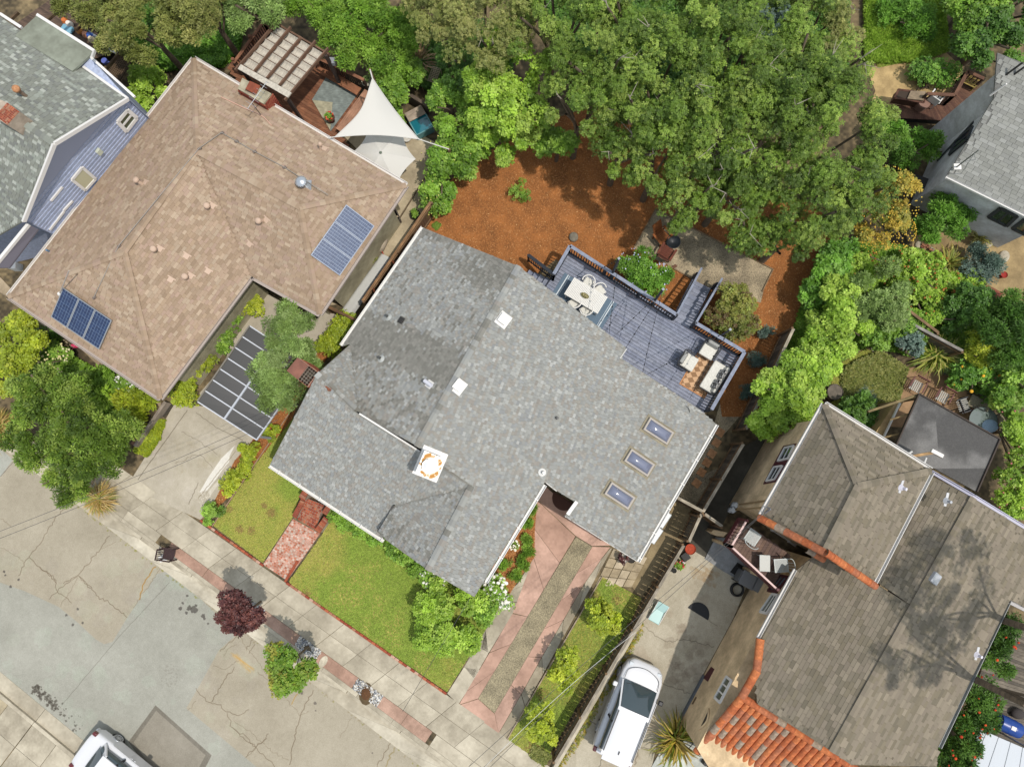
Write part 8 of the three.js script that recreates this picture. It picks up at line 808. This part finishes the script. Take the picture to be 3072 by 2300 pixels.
// side yard clutter
{ const A = r6(1215, 435, .25), Bq = r6(1305, 480, .25), C = r6(985, 945, .25), E = r6(880, 905, .25), g = thing('sheet_cover', 'long white sheet laid over low stacked boards', 'sheet', atY(mid(A, C), .006)), N = 16, P = [], I = []; for (let j = 0; j <= 60; j++) for (let i = 0; i <= 8; i++) { const p = bil(A, Bq, C, E, i / 8, j / 60), e = Math.min(1, Math.min(i, 8 - i) / 1.2); P.push(p.x, .05 + .2 * e + .025 * (fbm(p.x * 3, p.z * 3, 161, 2) - .5) * 2, p.z); } for (let j = 0; j < 60; j++) for (let i = 0; i < 8; i++) { const k = j * 9 + i; I.push(k, k + 1, k + 10, k, k + 10, k + 9); } const gg = new THREE.BufferGeometry(); gg.setAttribute('position', new THREE.Float32BufferAttribute(P, 3)); gg.setIndex(I); gg.computeVertexNormals(); const sm = mat('#b9bbbb', { map: blotchT, scale: 1 }); sm.side = THREE.DoubleSide; part(g, 'sheet', gg, sm); part(g, 'board_stack', prism(inset([A, Bq, C, E].map((p) => p.clone()), .08).map((p) => atY(p, .2)), .006), timber2);
  const b = thing('tarp_heap', 'beige tarp heap with red strap in the side yard', 'tarp', atY(d4(740, 690), .006)), hp = new THREE.SphereGeometry(.55, 24, 14); const HP = hp.attributes.position; for (let i = 0; i < HP.count; i++) { const x = HP.getX(i), y = HP.getY(i), z = HP.getZ(i), n = .75 + .5 * fbm(x * 4 + 3, z * 4 + y * 3, 171, 3); HP.setXYZ(i, x * n, Math.max(0, y * n * .9 + .2), z * n * 1.25); } hp.computeVertexNormals(); lpart(b, 'tarp', hp.rotateY(-.6), mat('#a99d8c', { map: blotchT, scale: 1.4 })); lpart(b, 'strap', tube([V(.35, .1, .75), V(.05, .55, .2), V(-.35, .5, -.35), V(-.5, .1, -.6)], .02, 20), plain('#b02a20', .6));
  const bn = thing('storage_tub', 'dark tub filled with pale offcuts in the side yard', 'tub', atY(d4(1000, 330), .006)); bn.rotation.y = .4; lpart(bn, 'tub', [rbox(.62, .5, .04, .01, 0, .25, .26), rbox(.62, .5, .04, .01, 0, .25, -.26), rbox(.04, .5, .5, .01, .3, .25, 0), rbox(.04, .5, .5, .01, -.3, .25, 0), box(.6, .03, .5, 0, .03, 0)], plain('#4d4640', .7)); for (let i = 0; i < 7; i++) lpart(bn, 'offcut', box(rr(.3, .5), .04, .07).rotateY(rr(-1, 1)).translate(rr(-.08, .08), .36 + i * .035, rr(-.1, .1)), pick([mat('#b5a68c', { map: woodT, scale: 2 }), mat('#9c8c72', { map: woodT, scale: 2 })]));
  const bag = thing('green_bag', 'green and white plastic sack leaning in the side yard', 'sack', atY(d4(890, 450), .006)), bg = new THREE.SphereGeometry(.32, 18, 12), BP = bg.attributes.position; for (let i = 0; i < BP.count; i++) { const n = .8 + .4 * fbm(BP.getX(i) * 6 + 9, BP.getZ(i) * 6 + BP.getY(i) * 5, 181, 3); BP.setXYZ(i, BP.getX(i) * n, Math.max(0, BP.getY(i) * n + .25), BP.getZ(i) * n); } bg.computeVertexNormals(); const bT = tex(64, (u, v) => { const n = vn(u * 6, v * 6, 183, 6); return n > .5 ? [60, 150, 96] : [200, 206, 204]; }); lpart(bag, 'sack', bg, new THREE.MeshStandardMaterial({ map: bT, roughness: .5 }));
  const pl = thing('plank_pile', 'loose weathered planks behind the beige tarp', 'planks', atY(d4(560, 930), .006)); for (let i = 0; i < 7; i++) { const a = d4(420 + i * 28, 960 + rr(-20, 40)), q = d4(560 + i * 26, 800 + rr(-20, 30)); part(pl, 'plank', beam(up(a, .04 + i * .03), up(q, .06 + i * .03), .1, .03), pick(greyw)); } const dg = d4(640, 950); plant('weed_heap', 'brown and yellow weeds beside the white sheet', 'weeds', [[V(dg.x, .2, dg.z), .3, .2, .5]], 'olive', { size: .12, dens: 200, cr: .2 }); }
tag('green_leaf_litter', 'pale green weed patch on the bark by the roof corner', 'weed', (() => { const p = r6(1680, 215); const g = new THREE.IcosahedronGeometry(.22, 2), q = g.attributes.position; for (let i = 0; i < q.count; i++) { const n = .6 + .8 * fbm(q.getX(i) * 9, q.getZ(i) * 9, 191, 2); q.setXYZ(i, q.getX(i) * n, Math.abs(q.getY(i)) * .25, q.getZ(i) * n); } g.computeVertexNormals(); return g.rotateY(-.6).translate(p.x, .01, p.z); })(), mat('#86a23e', { scale: 4 }));
// trellis, tarp and tank behind the sail
{ const A = r2(1650, 550, .8), Bq = r2(1715, 570, .8), C = r2(1670, 690, .5), E = r2(1610, 665, .5), g = thing('trellis', 'pale square lattice trellis in the dark garden', 'trellis', atY(mid(A, C), 0)), m = mat('#b3a68e', { map: woodT, scale: 2 }); for (let i = 0; i <= 4; i++) part(g, 'upright', beam(mid(A, Bq, i / 4), mid(E, C, i / 4), .035, .02), m); for (let j = 0; j <= 9; j++) part(g, 'slat', beam(up(mid(A, E, j / 9), .02), up(mid(Bq, C, j / 9), .02), .03, .015), m); for (const p of [A, Bq]) part(g, 'leg', rod(p, atY(p, 0), .02, .02, 6), m); for (const p of [C, E]) part(g, 'leg', rod(p, atY(p, 0), .02, .02, 6), m);
  const q = d3(1700, 900, .5), f = thing('fish_tank', 'turquoise lined garden tank with a wooden lid', 'tank', atY(q, .006)); f.rotation.y = .5; lpart(f, 'tank_wall', [box(.9, .5, .05, 0, .25, .55), box(.9, .5, .05, 0, .25, -.55), box(.05, .5, 1.05, .43, .25, 0), box(.05, .5, 1.05, -.43, .25, 0)], plain('#5f8f92', .5)); lpart(f, 'water', box(.82, .02, 1.02, 0, .4, 0), phys('#1f6a78', { roughness: .08, clearcoat: 1 })); lpart(f, 'lid', rbox(.9, .04, .5, .02, 0, .53, -.42), mat('#a89b8c', { map: woodT, scale: 1 })); for (const [x, y, l] of [[1660, 580, 'round grey stone in the shade behind the sail'], [1360, 720, 'pale round stone beside the vine behind the sail']]) { const p = d3(x, y); tag('stone', l, 'stone', new THREE.IcosahedronGeometry(.16, 2).scale(1, .6, 1.1).translate(p.x, .08, p.z), mat('#9c9892', { map: blotchT, scale: 3 })); } }
// timber platform, planter and furniture by the pale house
{ reseed(611); const y = .5, g = thing('garden_platform', 'dark brown timber platform beside the pale house', 'deck', atY(r4(1400, 930), 0)), A = r4(1120, 870, y), Bq = r4(1500, 860, y), C = r4(1590, 1000, y), E = r4(1000, 965, y), wm = ['#5f4233', '#694a39', '#57392c'].map((c) => mat(c, { map: woodT, scale: 1 })), n = 34; for (let i = 0; i < n; i++) part(g, 'deck_board', prism([mid(A, Bq, (i + .03) / n), mid(A, Bq, (i + .97) / n), mid(E, C, (i + .97) / n), mid(E, C, (i + .03) / n)], { d: .04 }), pick(wm)); const A2 = r4(1500, 860, y), B2 = r4(1760, 600, y), C2 = r4(1880, 660, y), E2 = r4(1590, 1000, y); for (let i = 0; i < 26; i++) part(g, 'deck_board', prism([mid(A2, B2, (i + .03) / 26), mid(A2, B2, (i + .97) / 26), mid(E2, C2, (i + .97) / 26), mid(E2, C2, (i + .03) / 26)], { d: .04 }), pick(wm)); part(g, 'substructure', prism(inset([A, Bq, C, E].map((p) => p.clone()), .1).map((p) => atY(p, y - .05)), 0), darkM); const rb = { cap: wm[1], bal: plain('#3a2a20', .8), sp: .2 }; railing(g, r4(1410, 775, y + .9), r4(1640, 785, y + .9), y, .9, rb); railing(g, r4(1640, 785, y + .9), r4(1745, 590, y + .9), y, .9, rb); railing(g, r4(1745, 590, y + .9), r4(1880, 650, y + .9), y, .9, rb);
  const lt = thing('lattice_screen', 'yellow lattice panel at the end of the timber platform', 'screen', atY(r4(1790, 680), y)), ym = mat('#9a8a4a', { map: woodT, scale: 2 }), L0 = r4(1745, 615, y + .6), L1 = r4(1870, 660, y + .6), L2 = r4(1800, 725, y + .3), L3 = r4(1705, 680, y + .3); for (let i = 0; i <= 4; i++) { part(lt, 'slat', beam(mid(L0, L1, i / 4), mid(L3, L2, i / 4), .06, .02), ym); part(lt, 'slat', beam(up(mid(L0, L3, i / 4), .02), up(mid(L1, L2, i / 4), .02), .06, .02), ym); } part(lt, 'post', [rod(L0, atY(L0, y), .03, .03), rod(L2, atY(L2, y), .03, .03)], ym);
  const h = .95, P = [r4(1170, 740, h), r4(1400, 770, h), r4(1380, 850, h), r4(1140, 810, h)], b = thing('planter_bench', 'long dark timber planter bench on the platform edge', 'planter', atY(mid(P[0], P[2]), 0)); part(b, 'box', prism(P, y), wm[0]); part(b, 'rim', [beam(P[0], P[1], .08, .05), beam(P[1], P[2], .08, .05), beam(P[2], P[3], .08, .05), beam(P[3], P[0], .08, .05)], wm[2]); part(b, 'soil', prism(inset(P.map((p) => p.clone()), .06).map((p) => atY(p, h + .005)), { d: .03 }), plain('#3c3128', 1)); tag('table_panel', 'weathered board table on the planter bench', 'table', prism([r4(1275, 750, 1.05), r4(1400, 755, 1.05), r4(1380, 830, 1.05), r4(1245, 815, 1.05)], { d: .06 }), mat('#8c7d68', { map: woodT, scale: 1.5 }));
  const ch = thing('white_chair', 'white garden chair on the timber platform', 'chair', r4(1425, 855, y)); ch.rotation.y = .9; lpart(ch, 'seat', rbox(.5, .05, .5, .03, 0, .42, 0), whiteD); lpart(ch, 'backrest', rbox(.05, .45, .5, .03, -.26, .65, 0), white); for (const [x, z] of [[.2, .2], [.2, -.2], [-.2, .2], [-.2, -.2]]) lpart(ch, 'leg', box(.04, .42, .04, x, .21, z), white); for (const s of [-1, 1]) lpart(ch, 'arm', rbox(.5, .03, .06, .01, 0, .64, s * .26), white); const st = r4(1345, 885, y); tag('stool', 'round reddish padded stool on the timber platform', 'stool', [cyl(.26, .38, st.x, y, st.z, .28), cyl(.29, .08, st.x, y + .38, st.z, .27)], mat('#8a6a5c', { scale: 2 })); tag('wood_pile', 'pile of cut branches beyond the timber platform', 'branches', Array.from({ length: 22 }, () => { const p = r4(1380 + rr(-40, 40), 700 + rr(-40, 40), 0), q = r4(1370 + rr(-60, 60), 690 + rr(-60, 60), rr(.2, .6)); return rod(atY(p, .03), q, .03, .015, 6); }), barkD); tag('post_stub', 'short dark post beside the straw ground', 'post', rod(r4(1035, 880, 0), r4(1035, 850, .7), .06, .05), timber2); tag('black_table', 'dark square table against the pale house corner', 'table', [prism([r4(1290, 1430, .9), r4(1450, 1490, .9), r4(1400, 1590, .9), r4(1240, 1510, .9)], { d: .06 }), ...[[1290, 1440], [1440, 1490], [1400, 1580], [1250, 1510]].map(([x, z]) => rod(r4(x, z, .86), atY(r4(x, z, .86), 0), .04, .04, 6))], darkM); tag('garden_walkway', 'short dark timber walkway in the shade of the pale house', 'walkway', prism([r4(1110, 1320, .3), r4(1320, 1420, .3), r4(1270, 1470, .3), r4(1070, 1360, .3)], 0), wm[2]); }
{ const y = .6, A = r8(1810, 650, y), Bq = r8(2035, 770, y), C = r8(2015, 830, y), E = r8(1760, 700, y), g = thing('garden_planter', 'red brown raised wooden planter in the upper garden', 'planter', atY(mid(A, C), 0)); part(g, 'box', prism([A, Bq, C, E], 0), mat('#7b5a34', { map: woodT, scale: 1 })); for (let i = 0; i < 3; i++) part(g, 'lid_board', prism([mid(A, E, i / 3 + .02), mid(Bq, C, i / 3 + .02), mid(Bq, C, (i + 1) / 3 - .02), mid(A, E, (i + 1) / 3 - .02)].map((p) => up(p, .04)), { d: .04 }), mat(['#8a4f3c', '#945a46', '#804836'][i], { map: woodT, scale: 1 })); tag('garden_beam', 'weathered timber edge of the raised upper bed', 'edging board', beam(r8(1605, 575, .3), r8(1760, 650, .3), .14, .3), mat('#9c8a6c', { map: woodT, scale: 1 })); reseed(5); for (let i = 0; i < 16; i++) { const p = r8(1390 + rr(-55, 55), 450 + rr(-70, 70)); tag('brick_piece', 'loose old brick in the heap of the upper garden', 'brick', rbox(.2, .07, .1, .01).rotateY(rnd() * 3).translate(p.x, .05 + (i % 3) * .06, p.z), pick([brickM[3], mat('#9c9282', { map: blotchT, scale: 2 })]), 'loose bricks in a heap'); } for (const [x, yy, s, l] of [[1890, 330, .4, 'pale flat stone nearest the pale house wall'], [1930, 320, .25, 'second pale flat stone by the pale house'], [2040, 470, .3, 'grey stone slab at the corner of the raised bed'], [2020, 560, .22, 'small pale stone beside the raised bed'], [1740, 265, .2, 'small white stone left of the pale house path'], [1330, 370, .18, 'pale pink stone beside the yellow shrub'], [960, 1230, .16, 'pale stone at the end of the lawn edging'], [1050, 1290, .16, 'white stone along the dry lawn edging'], [1680, 660, .16, 'white pot shard by the raised bed']]) { const p = r8(x, yy); tag('stone', l, 'stone', new THREE.IcosahedronGeometry(s, 2).scale(1, .4, .8).rotateY(x).translate(p.x, .05, p.z), mat('#b3aa98', { map: blotchT, scale: 2 })); } }
// patio furniture behind the stucco house
{ const m = plain('#5c2f28', .6), chair2 = (x, yy, turn, l, c) => { const p = c4(x, yy, .4), g = thing('patio_chair', l, 'chair', atY(p, .01), 'metal patio chairs'); g.rotation.y = turn; const st = lpart(g, 'seat', box(.5, .02, .04, 0, .42, .25), c); for (let i = 0; i < 6; i++) { lpart(st, 'slat', box(.5, .015, .05, 0, .43, -.22 + i * .085), plain('#9a9a92', .5)); } lpart(g, 'backrest', [rbox(.05, .12, .6, .02, -.32, .85, 0), ...steps(5).map((k) => rod(V(-.25, .43, -.24 + k * .48), V(-.32, .82, -.24 + k * .48), .012, .012, 5))], c); for (const s of [-1, 1]) { lpart(g, 'arm', rbox(.5, .03, .06, .01, -.05, .64, s * .3), c); lpart(g, 'leg', rod(V(.22, .64, s * .3), V(.25, 0, s * .3), .016, .016, 6), c); lpart(g, 'leg', rod(V(-.28, .64, s * .28), V(-.32, 0, s * .3), .016, .016, 6), c); } };
  chair2(690, 270, -2.1, 'dark red patio chair nearest the timber screen', m); chair2(1060, 420, -2.1, 'dark red patio chair behind the patio roof edge', m); chair2(1350, 540, .3, 'black patio chair with a pale towel', plain('#23262a', .6)); const lw = (x, yy, turn, l) => { const p = c4(x, yy, .4), g = thing('woven_chair', l, 'chair', atY(p, .01), 'woven patio chairs'); g.rotation.y = turn; const wv = mat('#8b8670', { map: woodT, scale: 4 }); lpart(g, 'seat', rbox(.55, .03, .55, .01, 0, .4, 0), wv); lpart(g, 'backrest', rbox(.03, .5, .55, .01), wv, [-.33, .62, 0], [0, 0, .3]); lpart(g, 'frame', [tube([V(.3, 0, .3), V(.3, .6, .3), V(-.4, .85, .3)], .016, 12), tube([V(.3, 0, -.3), V(.3, .6, -.3), V(-.4, .85, -.3)], .016, 12), rod(V(-.25, .4, .3), V(-.35, 0, .3), .016, .016), rod(V(-.25, .4, -.3), V(-.35, 0, -.3), .016, .016)], darkM); }; lw(1530, 500, 2.6, 'woven patio chair beside the round glass table'); lw(1860, 750, 3.6, 'woven patio chair at the far side of the glass table'); const p = c4(1640, 760, .7), g = thing('glass_table', 'round glass patio table', 'table', atY(p, .01)); lpart(g, 'tabletop', cyl(.62, .02, 0, .7, 0, .62, 36), phys('#8f9c96', { roughness: .08, transmission: .5, clearcoat: 1 })); lpart(g, 'rim', new THREE.TorusGeometry(.62, .015, 6, 40).rotateX(Math.PI / 2).translate(0, .71, 0), darkM); for (let i = 0; i < 4; i++) lpart(g, 'leg', rod(V(Math.cos(i * 1.57) * .3, .7, Math.sin(i * 1.57) * .3), V(Math.cos(i * 1.57) * .45, 0, Math.sin(i * 1.57) * .45), .018, .018, 6), darkM); tag('blue_cloth', 'pale blue cloth hanging over the glass table edge', 'cloth', (() => { const q = c4(1740, 830, .73); const c = new THREE.SphereGeometry(.36, 20, 8, 0, 6.3, 0, 1.5).scale(1, .25, .8), P = c.attributes.position; for (let i = 0; i < P.count; i++) P.setY(i, P.getY(i) + .03 * (fbm(P.getX(i) * 9, P.getZ(i) * 9, 5, 2) - .5)); c.computeVertexNormals(); return c.translate(q.x, .72, q.z); })(), mat('#8fa6b8', { scale: 2 })); tag('timber_edge', 'long rusty timber edging beside the patio chairs', 'edging board', beam(up(c4(540, 40), .06), up(c4(420, 440), .06), .14, .12), mat('#8a5c40', { map: woodT, scale: 1 })); }
// lower right corner: dark boards, blue drum, pale awning
{ reseed(621); const g = thing('boardwalk', 'dark weathered board floor at the lower right corner', 'deck', t4(2100, 800)), A = t4(2000, 380), Bq = t4(2600, 650), C = t4(2400, 1656), E = t4(1650, 1500); const n = 44; for (let i = 0; i < n; i++) part(g, 'deck_board', prism([mid(A, E, (i + .04) / n), mid(Bq, C, (i + .04) / n), mid(Bq, C, (i + .96) / n), mid(A, E, (i + .96) / n)].map((p) => atY(p, .06)), { d: .05 }), pick(greyw)); const p = t4(2110, 1330, .6), d = thing('blue_drum', 'blue plastic drum lying in the lower right corner', 'drum', atY(p, .06)); d.rotation.y = -.45; lpart(d, 'drum', lathe([[0, 0], [.3, 0], [.32, .03], [.33, .3], [.345, .32], [.33, .34], [.33, .6], [.345, .62], [.33, .64], [.32, .88], [.3, .92], [0, .92]], 28).rotateZ(-Math.PI / 2).translate(-.45, .34, 0), plain('#153f8a', .35)); lpart(d, 'cap', new THREE.CylinderGeometry(.05, .05, .03, 12).rotateZ(Math.PI / 2).translate(.48, .45, .1), white); lpart(d, 'label_sheet', box(.2, .005, .16, 0, .685, 0), white);
  const a = thing('awning', 'pale metal awning sheet in the lower right corner', 'awning', atY(t4(2050, 1560), 0)), P = [t4(1850, 1345, 2.3), t4(2350, 1560, 2.4), t4(2350, 2000, 2.2), t4(1600, 1900, 2.0)]; for (let i = 0; i < 10; i++) part(a, 'sheet_rib', prism([mid(P[0], P[1], (i + .02) / 10), mid(P[0], P[1], (i + .98) / 10), mid(P[3], P[2], (i + .98) / 10), mid(P[3], P[2], (i + .02) / 10)].map((q) => up(q, (i % 2) * .02)), { d: .03 }), plain('#b4bac0', .5)); for (const q of [P[0], P[1]]) part(a, 'post', rod(atY(q, 0), q, .04, .04), galv); tag('bin_bag', 'dark bag on the board floor above the blue drum', 'bag', new THREE.SphereGeometry(.28, 16, 12).scale(1, .6, .8).translate(t4(2130, 1200).x, .22, t4(2130, 1200).z), mat('#3c3634', { scale: 3 })); }
// clutter on the blue house's porch and its timber frame
{ const y = .8, g = thing('porch_deck', 'brown timber porch deck behind the blue house', 'deck', atY(d1(1400, 700), 0)), wm = ['#5b4a3e', '#655346', '#524339'].map((c) => mat(c, { map: woodT, scale: 1 })), A = d1(0, 200, y), Bq = d1(1000, -60, y), C = d1(2180, 960, y), E = d1(1550, 1000, y), A0 = d1(400, 300, y), n = 40; const P = [d1(200, 430, y), d1(950, -100, y), d1(2060, 800, y), d1(1520, 980, y)], uu = P[2].clone().sub(P[1]).normalize(); for (let i = 0; i < n; i++) part(g, 'deck_board', prism([mid(P[1], P[0], (i + .03) / n), mid(P[2], P[3], (i + .03) / n), mid(P[2], P[3], (i + .97) / n), mid(P[1], P[0], (i + .97) / n)], { d: .04 }), pick(wm)); part(g, 'substructure', prism(inset(P.map((p) => p.clone()), .1).map((p) => atY(p, y - .06)), 0), darkM); const fm = mat('#5b4a36', { map: woodT, scale: 1 }), yb = 2.6; for (const [a, b] of [[[850, -20], [2060, 790]], [[1060, 90], [780, 330]], [[1420, 330], [1240, 500]], [[1830, 540], [1570, 850]], [[2050, 790], [1720, 1180]], [[300, 200], [150, 340]]]) part(g, 'frame_beam', beam(d1(...a, yb), d1(...b, yb), .09, .14), fm); for (const q of [[1060, 90], [1420, 330], [1830, 540], [2050, 790]]) { const p = d1(...q, yb); part(g, 'post', box(.1, yb, .1, p.x, yb / 2, p.z), fm); } const L = [d1(1900, 940, y), d1(2210, 960, y), d1(1930, 1380, y), d1(1740, 1190, y)]; for (let i = 0; i <= 9; i++) part(g, 'lattice_slat', beam(mid(L[0], L[1], i / 9), mid(L[3], L[2], i / 9), .05, .03), fm); for (let i = 0; i <= 12; i++) part(g, 'lattice_slat', beam(up(mid(L[0], L[3], i / 12), .02), up(mid(L[1], L[2], i / 12), .02), .03, .02), fm);
  const cl = ['#c06a30', '#d8d2c8', '#6f9fb4', '#c98a4a', '#2f5aa8', '#d9c8a0', '#cfcfd6', '#b07a5c']; reseed(7); const nm = ['orange lantern', 'white jug', 'pale blue cushion', 'small tan pot', 'dark blue bucket', 'cream vase', 'white bowl', 'brown jar']; [[1070, 345, 0], [1140, 395, 1], [1090, 470, 2], [1300, 500, 3], [1480, 590, 4], [1510, 650, 5], [1620, 720, 6], [1410, 570, 7]].forEach(([x, yy, k]) => { const p = d1(x, yy, y + .2); tag('porch_pot', nm[k] + ' among the clutter on the blue house porch', 'ornament', k === 2 ? rbox(.6, .2, .45, .1).rotateY(-.5).translate(p.x, y + .12, p.z) : lathe([[0, 0], [.1, 0], [.16, .12], [.15, .24], [.09, .3], [.1, .34], [0, .3]], 14).translate(p.x, y, p.z), plain(cl[k], .6)); }); tag('porch_sheet', 'crumpled white sheet on the blue house porch', 'sheet', prism([d1(1760, 680, y + .15), d1(1920, 760, y + .15), d1(1935, 890, y + .15), d1(1700, 800, y + .15)], { d: .1 }), white); tag('porch_sheet', 'grey folded sheet beside the porch railing', 'sheet', prism([d1(1440, 480, y + .15), d1(1690, 650, y + .15), d1(1640, 680, y + .15), d1(1500, 560, y + .15)], { d: .08 }), plain('#8b9096', .7)); tag('watering_can', 'small blue and white watering can on the porch', 'watering can', [cyl(.14, .22, d1(1760, 1040, y).x, y, d1(1760, 1040, y).z), rod(d1(1760, 1040, y + .15), d1(1800, 1020, y + .3), .03, .02)], plain('#5a67b0', .5)); }
// front garden walls, bits
{ tag('garden_wall', 'pale timber capped wall beside the left drive', 'wall', beam(atY(s1(1365, 150, .5), .25), atY(s1(1110, 520, .5), .25), .14, .5), mat('#8f857a', { map: woodT, scale: 1 })); tag('drain_grate', 'slatted drain strip by the drive at the tan roof corner', 'grate', Array.from({ length: 9 }, (_, i) => beam(atY(mid(s1(1370, 170), s1(1330, 260), i / 8), .02), atY(mid(s1(1440, 180), s1(1370, 280), i / 8), .02), .05, .03)), darkM); tag('path_edging', 'thin weathered board between front path and garden', 'edging board', beam(up(d5(880, 260), .06), up(d5(1330, 630), .06), .06, .12), timber2); const br = [s1(1215, 400), s1(1150, 470)]; br.forEach((p, i) => tag('brick_block', ['reddish stone block on the drive side wall, upper', 'reddish stone block on the drive side wall, lower'][i], 'block', rbox(.5, .3, .22, .04).rotateY(1).translate(p.x, .16, p.z), mat('#8a6455', { map: blotchT, scale: 2 }))); tag('garden_bracket', 'curved dark metal ornament by the front path', 'ornament', tube([up(d5(770, 50), .05), up(d5(790, 90), .5), up(d5(750, 120), .05)], .04, 14), plain('#6a3d30', .7)); tag('pink_flower_pot', 'pink flowers under the front eave of the tan roof', 'flowers', Array.from({ length: 14 }, () => new THREE.IcosahedronGeometry(.06, 1).translate(d5(1000 + rr(-30, 40), 160 + rr(-15, 15), 1.2).x, 1.1 + rr(0, .2), d5(1000 + rr(-30, 40), 160 + rr(-15, 15), 1.2).z)).concat([rod(d5(940, 220, 0), d5(1000, 160, 1.15), .02, .015)]), plain('#c43a62', .8)); }
// overhead wires
const wires = [[s1(-200, 1300, 8), s1(2300, 250, 6), 'thin overhead wire crossing the left drive, upper'], [s1(-200, 1360, 8), s1(2300, 300, 6), 'thin overhead wire crossing the left drive, lower'], [c6(1250, 250, te + .3), t3(-250, 1900, 8), 'overhead service wire from the stucco house to the street'], [c6(1240, 270, te + .25), t3(-50, 1900, 8), 'second overhead service wire from the stucco house'], [t2(1960, 260, 5), t2(1400, 1200, 7.5), 'overhead wire from the grey house corner to the street'], [t3(1400, 540, 5.6), t3(150, 1656, 6.5), 'white overhead cable above the grass strip']];
for (const [a, b, l] of wires) tag('overhead_wire', l, 'wire', tube(steps(6).map((k) => mid(a, b, k).add(V(0, -.5 * 4 * k * (1 - k), 0))), .008, 30, 5), l.startsWith('white') ? plain('#c4c4c0', .6) : plain('#4a4a4a', .7));

renderer.render(scene, camera);
